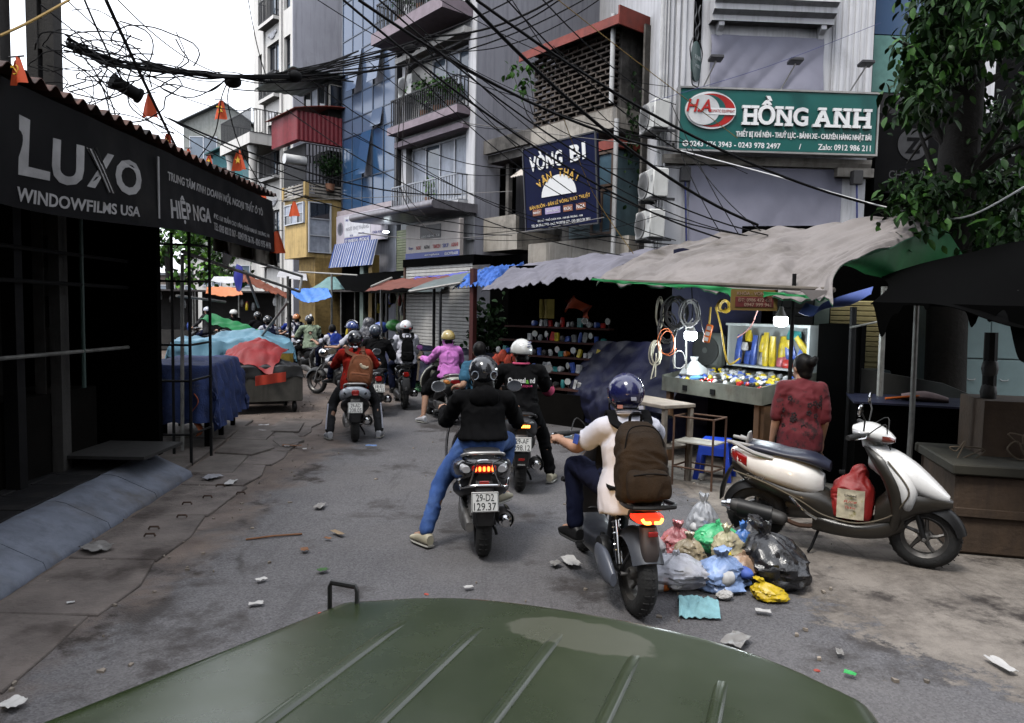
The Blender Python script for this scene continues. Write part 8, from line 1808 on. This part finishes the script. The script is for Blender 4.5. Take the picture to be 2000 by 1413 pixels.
bag(1415,1172,.10,.08,.07,PAPER,'dirty white crumpled scrap bag in front of the blue one',27,knot=False)
cloth('sack','flat pale cyan woven sack spread in front of the rubbish heap','sack',lambda u,v:(lambda p:(p.x,p.y,.02+.10*math.sin(PI*min(1,v*1.2))*(.6+.4*nz(u*4,v*4))+.02*nz(u*9,v*9)))(G(1318+8*(1-v)+(82-14*v)*u+6*v,1208+4*u-40*v,.01)),30,24,mat('cyan_sack',(.19,.38,.42),.7,var=.18,scale=8,bump=.4,bscale=90),thick=.004)
tag(MB().lathe([(0,0),(.032,.005),(.033,.12),(.014,.17),(.014,.19),(0,.19)],14).build('bottle',film('bottle',(.35,.45,.55),.6,.1),None,loc=G(1092,852,.035),rot=(1.5,0,1.2)),'clear plastic water bottle lying at the concrete edge','bottle')
g_=G(815,764);bag(815,766,.30,.22,.20,film('green_far',(.12,.36,.16),.9),'green knotted bag with red brown waste lying alone on the road',33,content=[('red',.07),('red',.06)])
# ================================================================== OLIVE JEEP BONNET in the foreground
OLIVE=None
def olive():
    m=bpy.data.materials.new('olive_paint');m.use_nodes=True;n=m.node_tree.nodes;L=m.node_tree.links;b=n['Principled BSDF']
    tc=n.new('ShaderNodeTexCoord');no=n.new('ShaderNodeTexNoise');no.inputs['Scale'].default_value=2.6;no.inputs['Detail'].default_value=12;no.inputs['Roughness'].default_value=.68;L.new(tc.outputs['Object'],no.inputs['Vector'])
    cr_=n.new('ShaderNodeValToRGB');e=cr_.color_ramp.elements;e[0].position=.3;e[1].position=.75;e[0].color=(.013,.021,.006,1);e[1].color=(.028,.038,.015,1);L.new(no.outputs[0],cr_.inputs[0])
    # rubbed pale patch near the front edge
    mp=n.new('ShaderNodeMapping');mp.vector_type='POINT';mp.inputs['Location'].default_value=(-.02/.17,.175/.075,0);mp.inputs['Scale'].default_value=(1/.17,1/.075,0);L.new(tc.outputs['Object'],mp.inputs[0])
    ln=n.new('ShaderNodeVectorMath');ln.operation='LENGTH';L.new(mp.outputs[0],ln.inputs[0])
    st=n.new('ShaderNodeTexNoise');st.inputs['Scale'].default_value=26;st.inputs['Detail'].default_value=6;L.new(tc.outputs['Object'],st.inputs['Vector'])
    ad=n.new('ShaderNodeMath');ad.operation='ADD';L.new(ln.outputs['Value'],ad.inputs[0]);sm=n.new('ShaderNodeMath');sm.operation='MULTIPLY_ADD';sm.inputs[1].default_value=.5;sm.inputs[2].default_value=-.25;L.new(st.outputs[0],sm.inputs[0]);L.new(sm.outputs[0],ad.inputs[1])
    rp_=n.new('ShaderNodeValToRGB');rp_.color_ramp.elements[0].position=.92;rp_.color_ramp.elements[1].position=1.0;rp_.color_ramp.elements[0].color=(.8,.8,.8,1);rp_.color_ramp.elements[1].color=(0,0,0,1);L.new(ad.outputs[0],rp_.inputs[0])
    mx=n.new('ShaderNodeMix');mx.data_type='RGBA';L.new(rp_.outputs[0],mx.inputs[0]);L.new(cr_.outputs[0],mx.inputs[6]);mx.inputs[7].default_value=(.075,.078,.055,1);L.new(mx.outputs[2],b.inputs['Base Color'])
    rr_=n.new('ShaderNodeMapRange');rr_.inputs[3].default_value=.10;rr_.inputs[4].default_value=.46;L.new(no.outputs[0],rr_.inputs[0]);L.new(rr_.outputs[0],b.inputs['Roughness']);b.inputs['Coat Weight'].default_value=.25;b.inputs['Coat Roughness'].default_value=.18
    b2=n.new('ShaderNodeTexNoise');b2.inputs['Scale'].default_value=5;L.new(tc.outputs['Object'],b2.inputs['Vector']);bp=n.new('ShaderNodeBump');bp.inputs['Strength'].default_value=.06;bp.inputs['Distance'].default_value=.05;L.new(b2.outputs[0],bp.inputs['Height']);L.new(bp.outputs[0],b.inputs['Normal'])
    return m
OLIVE=olive()
hx_,hy_=math.sin(R(21)),math.cos(R(21))
JP=thing('jeep','olive green jeep bonnet with raised ribs and a black grab handle','jeep',(-.405*hy_+1.60*hx_,.405*hx_+1.60*hy_,1.093),R(-21))
def jw(y):return .568+.275*max(0,-y-.05)
def hood(u,v):
    s_=u*2-1;y=.0-1.75*v
    # rounded front corners
    k=abs(s_);W_=jw(y);fr=max(0.,1-v/.12)
    x=s_*W_*(1-(.13 if s_<0 else .07)*fr**2);yy=y-.16*fr*k**4-.10*(k**3)*fr+.02
    edge=max(0,k-.86)/.14;nose=max(0,1-v/.055)
    z=.022*(1-s_*s_)-.13*edge**2.2-.10*nose**2.0+.03*v
    return(x,yy,z)
# denser parameters near the edges
def ease(a):return .5-.5*math.copysign(abs(1-2*a)**.75,1-2*a)if a!=.5 else .5
def vmap(b_):return b_**1.7
MB().grid(lambda u,v:hood(ease(u),vmap(v)),90,90,.012).build('bonnet',OLIVE,JP,angle=80,fix=True)
for k in range(5):
    t_=-.332+.166*k-.02;rb=MB();y0=-.09-.03*abs(k-2);rgs=[]
    for i in range(30):
        v=i/29;y=y0-(1.6)*v;sx=t_/jw(y);base=Vector((t_,y,.022*(1-sx*sx)+.03*(-y/1.75)-.10*max(0,1-(-y/1.75)/.055)**2-.13*(max(0,abs(sx)-.86)/.14)**2.2))
        e=min(1,v*9+.05);rgs.append([base+Vector((a*.014,0,b_*.021*e))for a,b_ in((-1.5,-.6),(-1,-.1),(-.8,.85),(-.5,1),(.5,1),(.8,.85),(1,-.1),(1.5,-.6))])
    rb.rings(rgs);rb.build('rib',OLIVE,JP,angle=70)
# sides below the bonnet, grille front, wings
sd=MB();pr_=[]
for s_ in(-1,1):
    b=MB();rgs=[]
    for i in range(20):
        v=i/19;p0=Vector(hood(1.0 if s_>0 else 0.0,v));rgs.append([p0+Vector((-.012*s_,0,-.01)),p0+Vector((0,0,-.012)),p0+Vector((.01*s_,0,-.33)),p0+Vector((-.02*s_,0,-.33))])
    b.rings(rgs);b.build('side_panel',OLIVE,JP,angle=60)
    MB().box((s_*.50,-1.7,-.42),(s_*.98,-.25,-.36),c=.02).build('wing',OLIVE,JP)
    hl_=MB().lathe([(.0,.02),(.06,.015),(.085,-.01),(.09,-.06),(0,-.06)],20,'y');hl_.build('headlamp',mat('headlamp_glow',(1,.8,.5),emit=(1,.72,.38),estr=6),JP,loc=(s_*.34,.0,-.28))
MB().box((-.47,-.10,-.5),(.47,-.06,-.10),c=.01).build('grille',OLIVE,JP);MB().box((-.6,.02,-.66),(.6,.10,-.54),c=.02).build('bumper',DKST,JP);MB().box((-.46,-1.7,-.6),(.46,-.2,-.2)).build('engine_bay',BLACK,JP)
hb=MB();hb.tube([(-.025,-.0,-.0),(-.025,0,.055),(-.02,0,.064),(.045,0,.064),(.05,0,.055),(.05,0,0)],.0055,8);hb.build('grab_handle',mat('handle_black',(.008,.008,.008),.4),JP,loc=(-.56,-.19,-.022)).scale=(1,1,1.3)
MB().ell((0,0,0),(.009,.009,.012),8,6).build('red_marker',mat('marker_red',(.6,.04,.02),.4),JP,loc=(-.598,-.21,-.018))
MB().box((-.05,-.004,0),(.05,.004,.003),c=.001).build('scratch_plate',mat('pale_scratch',(.16,.17,.13),.4),JP,smooth=False,loc=(-.50,-.30,.012),rot=(0,-.06,-.25))
for k in range(9):MB().box((-.012,-.02,-.012),(.0,.02,.006),c=.003).build('rubber_buffer',RUB,JP,smooth=False,loc=(-jw(-.3-k*.1)-.002,-.42-k*.1,-.10),rot=(0,0,.27))
for k in range(6):MB().ell((0,0,0),(.007,.004,.003),8,4).build('paint_chip',mat('chip_red',(.30,.03,.015),.5),JP,loc=(-.40+.17*k+.03*(k%2),-.055-.012*(k%3),.02-.004*abs(k-2)))
for s_ in(-1,1):
    sp=bpy.data.lights.new('headlight_beam','SPOT');sp.energy=80;sp.color=(1,.66,.32);sp.spot_size=R(20);sp.spot_blend=.9;sp.shadow_soft_size=.06
    o=bpy.data.objects.new('headlight_beam',sp);COL.objects.link(o);o.parent=JP;o.location=(s_*.34,.05,-.28);o.rotation_euler=(R(91),0,R(3))
# ================================================================== OVERHEAD CABLES, each its own
KB=mat('cable_black',(.003,.003,.0035),.7,var=0,spec=.12);KG=mat('cable_grey',(.16,.15,.14),.6);KY=mat('cable_ochre',(.28,.17,.03),.6)
def wire(pts,r=.010,m=KB,label='thin black overhead cable strung across the street',group='thin black cables over the street',sag=0.,n=5):
    Q=[P(*p)for p in pts]
    if len(Q)==2 and sag:Q=[Q[0].lerp(Q[1],k/8)-Vector((0,0,sag*4*(k/8)*(1-k/8)))for k in range(9)]
    return tag(MB().tube(Q,r*.78,n,smooth=6 if len(Q)<8 else 2).build('overhead_cable',m,None),label,'cable',group)
rw=random.Random(9)
MAIN=[(130,85,6.6),(210,118,7.0),(300,135,7.4),(390,146,7.9),(455,149,8.3),(570,148,9.0)]
tb=[]
for k in range(15):   # strands of the sagging main bundle
    off=[(rw.gauss(0,9*abs(1-i/4)+3),rw.gauss(0,7*abs(1-i/3.4)+2))for i in range(6)]
    ends=[(700,100,10.2),(830,78,11),(690,160,10),(820,95,11),(640,170,9.6),(830,85,11),(790,130,10.8),(760,128,10.6),(825,90,11),(700,140,10),(600,152,9.2)]
    wire([(x+a,y+b_,Y)for(x,y,Y),(a,b_)in zip(MAIN,off)]+[ends[k%11]],rw.choice([.008,.010,.013]),label='black strand of the thick cable bundle sagging from the utility pole',group='strands of the sagging cable bundle')
for k in range(5):wire([(400+k*3,145+k,7.9),(470,148+k,8.35),(560,147+k*1.5,8.9),(580,150+k,9.1)],.016,label='black strand of the thick cable bundle sagging from the utility pole',group='strands of the sagging cable bundle')
for k in range(19):   # loose loops round the pole
    x,y=rw.uniform(60,330),rw.uniform(50,220);wire([(x+55*math.cos(a*.45+k)*rw.uniform(.6,1.3)*(1+.06*a),y+40*math.sin(a*.45+k)+9*a*.6,6.4+rw.uniform(-.1,.2))for a in range(12)],rw.choice([.006,.008]),label='loose black cable loop hanging about the utility pole',group='loose loops at the utility pole')
for a in([(90,90,6.5),(200,170,6.9),(230,260,7.3),(210,330,7.6)],[(125,80,6.6),(185,140,6.8),(215,230,7.2),(196,300,7.4)],[(150,95,6.6),(240,160,7),(260,215,7.3),(340,262,8)],[(450,150,8.3),(433,190,8.6),(420,260,9),(388,310,9.3)],[(455,150,8.3),(445,200,8.6),(470,290,9.2),(520,380,10)],[(445,152,8.2),(405,180,8.2),(330,165,7.8),(270,190,7.5)],[(452,150,8.3),(380,190,8),(315,172,7.7),(345,150,7.7)]):wire(a,.009,label='black cable dropping from the bundle toward the stall roof',group='cables dropping to the stall roof')
SPAN=[((165,0,6),(260,190,7.5),.011,.05),((207,0,5.5),(350,300,8.5),.018,.02),((230,0,6),(470,150,9),.007,.15),((485,0,9),(520,148,9.5),.008,.1),((80,10,6),(500,215,10),.007,.25),((130,0,6.5),(480,148,9),.007,.3),
        ((540,145,9.2),(1000,0,12),.016,.15),((540,150,9.2),(1140,0,12),.014,.3),((455,175,8.5),(820,80,11),.010,.25),((160,215,7),(1000,460,13),.010,.3),((330,232,8),(900,380,13),.014,.25),((320,228,8),(1130,440,12.5),.009,.45),
        ((670,0,7),(1420,470,10),.016,.3),((700,0,7.5),(1340,300,10),.022,.25),((740,0,7),(1500,460,9.2),.012,.35),((910,0,7),(1480,440,9.5),.024,.25),((930,0,7.2),(1700,400,9),.020,.25),((990,0,7),(1400,330,10),.010,.2),((1060,0,7),(1320,205,12),.009,.15),
        ((820,85,11),(1350,280,13),.014,.3),((830,90,11),(1320,470,12),.010,.5),((790,120,10.8),(1200,430,13),.010,.3),((800,110,10.8),(1560,470,9.5),.012,.6),((900,130,10),(1480,465,9.5),.009,.4),((830,70,11),(1080,0,11),.022,.15),((830,76,11),(1100,-5,10),.014,.22),((820,90,11),(1170,0,10),.010,.3),((690,260,11),(1340,480,11.6),.009,.35),
        ((560,215,12),(1220,500,11.5),.011,.4),((780,300,12),(1290,485,11.6),.009,.3),((1080,90,12),(1460,340,12),.008,.15),((1310,200,13),(1450,470,9.8),.009,.1),((1330,300,12.5),(1420,475,10.2),.010,.08),((1340,290,12.5),(1500,462,9.7),.009,.12),((620,0,8),(1180,210,11),.007,.3),((760,0,8),(1330,330,11.5),.008,.4),((860,0,9),(1310,170,12),.007,.2),((480,150,9),(780,60,10),.007,.2),((520,150,9),(1010,340,12),.007,.4),((600,152,9.2),(1150,300,12),.008,.6),((300,225,7.8),(700,330,12),.007,.4),((250,190,7.4),(560,330,10),.006,.4),((830,95,11),(1240,330,12.5),.007,.5),((840,88,11),(1290,250,12.5),.007,.25),((1000,0,9),(1290,300,11.5),.008,.3),((720,120,10),(1010,250,12),.007,.3),((900,465,14),(1290,420,13),.008,.2),((1100,430,13),(1340,480,11.6),.008,.1)]
def spot(x,y):
    for x1,nm in((300,'the concrete pole'),(420,'the stall roof edge'),(600,'the sagging bundle'),(770,'the yellow house'),(870,'the glass tower'),(960,'the leafy balcony'),(1160,'the brick lattice'),(1260,'the navy sign'),(1350,'the near end of the green sign'),(1460,'the lower grey cloth'),(9999,'the grey canopy')):
        if x<x1:return nm
for a,c,r_,sg in SPAN:wire([a,c],r_,sag=sg,label=('thick' if r_>=.014 else 'thin')+' black cable from '+('above ' if a[1]<5 else '')+spot(*a[:2])+' to '+('over ' if c[1]<5 else '')+spot(*c[:2]),group='black cables over the street')
wire([(805,95,11),(785,200,12),(775,330,14),(800,410,15.5),(850,460,16)],.012,KG,'grey cable drooping down the front of the blue glass tower',None)
wire([(795,100,11),(788,230,12),(790,370,14),(830,420,15)],.009,KG,'thinner grey cable beside the drooping one at the glass tower',None)
wire([(0,70,5.0),(60,42,5.2),(135,0,5.6)],.012,KY,'yellow cable crossing behind the concrete pole top',None)
wire([(440,396,9.6),(760,385,14),(1000,374,14)],.007,KG,'thin pale line crossing low before the blue glass',None)
wire([(700,455,12),(840,468,13),(1010,455,14),(1180,425,13)],.010,KG,'pale cable sagging below the cream shop sign',None)
wire([(1330,295,12),(1500,340,10.5),(1690,395,9),(1838,428,8.6)],.013,CWH,'white rope running from the green sign down to the canopy corner',None);wire([(1838,430,8.6),(1900,420,8),(2000,366,7),(2100,300,6)],.013,CWH,'white rope rising from the canopy corner past the young tree',None)
wire([(900,240,12),(1100,265,12.5),(1330,292,13)],.009,KG,'grey line from the leafy balcony to the green sign',None)
wire([(1090,0,8),(1230,110,9.5),(1440,270,11)],.007,KY,'thin ochre cable slanting over the brick lattice',None);wire([(1100,230,10),(1160,380,10.8),(1240,500,11)],.007,KY,'thin ochre cable dropping before the navy sign',None)
wire([(1270,200,12.5),(1500,130,13),(1720,45,13.5)],.006,mat('blue_cord',(.03,.04,.15)),'thin blue cord tied over the upper grey cloth',None)
for k,(x,y,Y)in enumerate(((575,150,9),(800,95,11),(455,160,8.4))):tag(MB().ell((0,0,0),(.10,.08,.07),10,7).build('cable_knot',KB,None,loc=P(x,y,Y)),('black taped knot at the end of the thick bundle','black taped knot in front of the glass tower','black taped knot above the hammer flag')[k],'cable knot')
a,c=P(220,158,7.1),P(272,188,7.3);cj=thing('cable_joint','black cylindrical cable joint case hanging in the wires','cable joint',a);d_=c-a
MB().tube([(0,0,0),d_],.062,16).build('case',KB,cj);MB().tube([d_*-.04,d_*.06],.075,16).tube([d_*.93,d_*1.03],.075,16).build('end_cap',KB,cj)
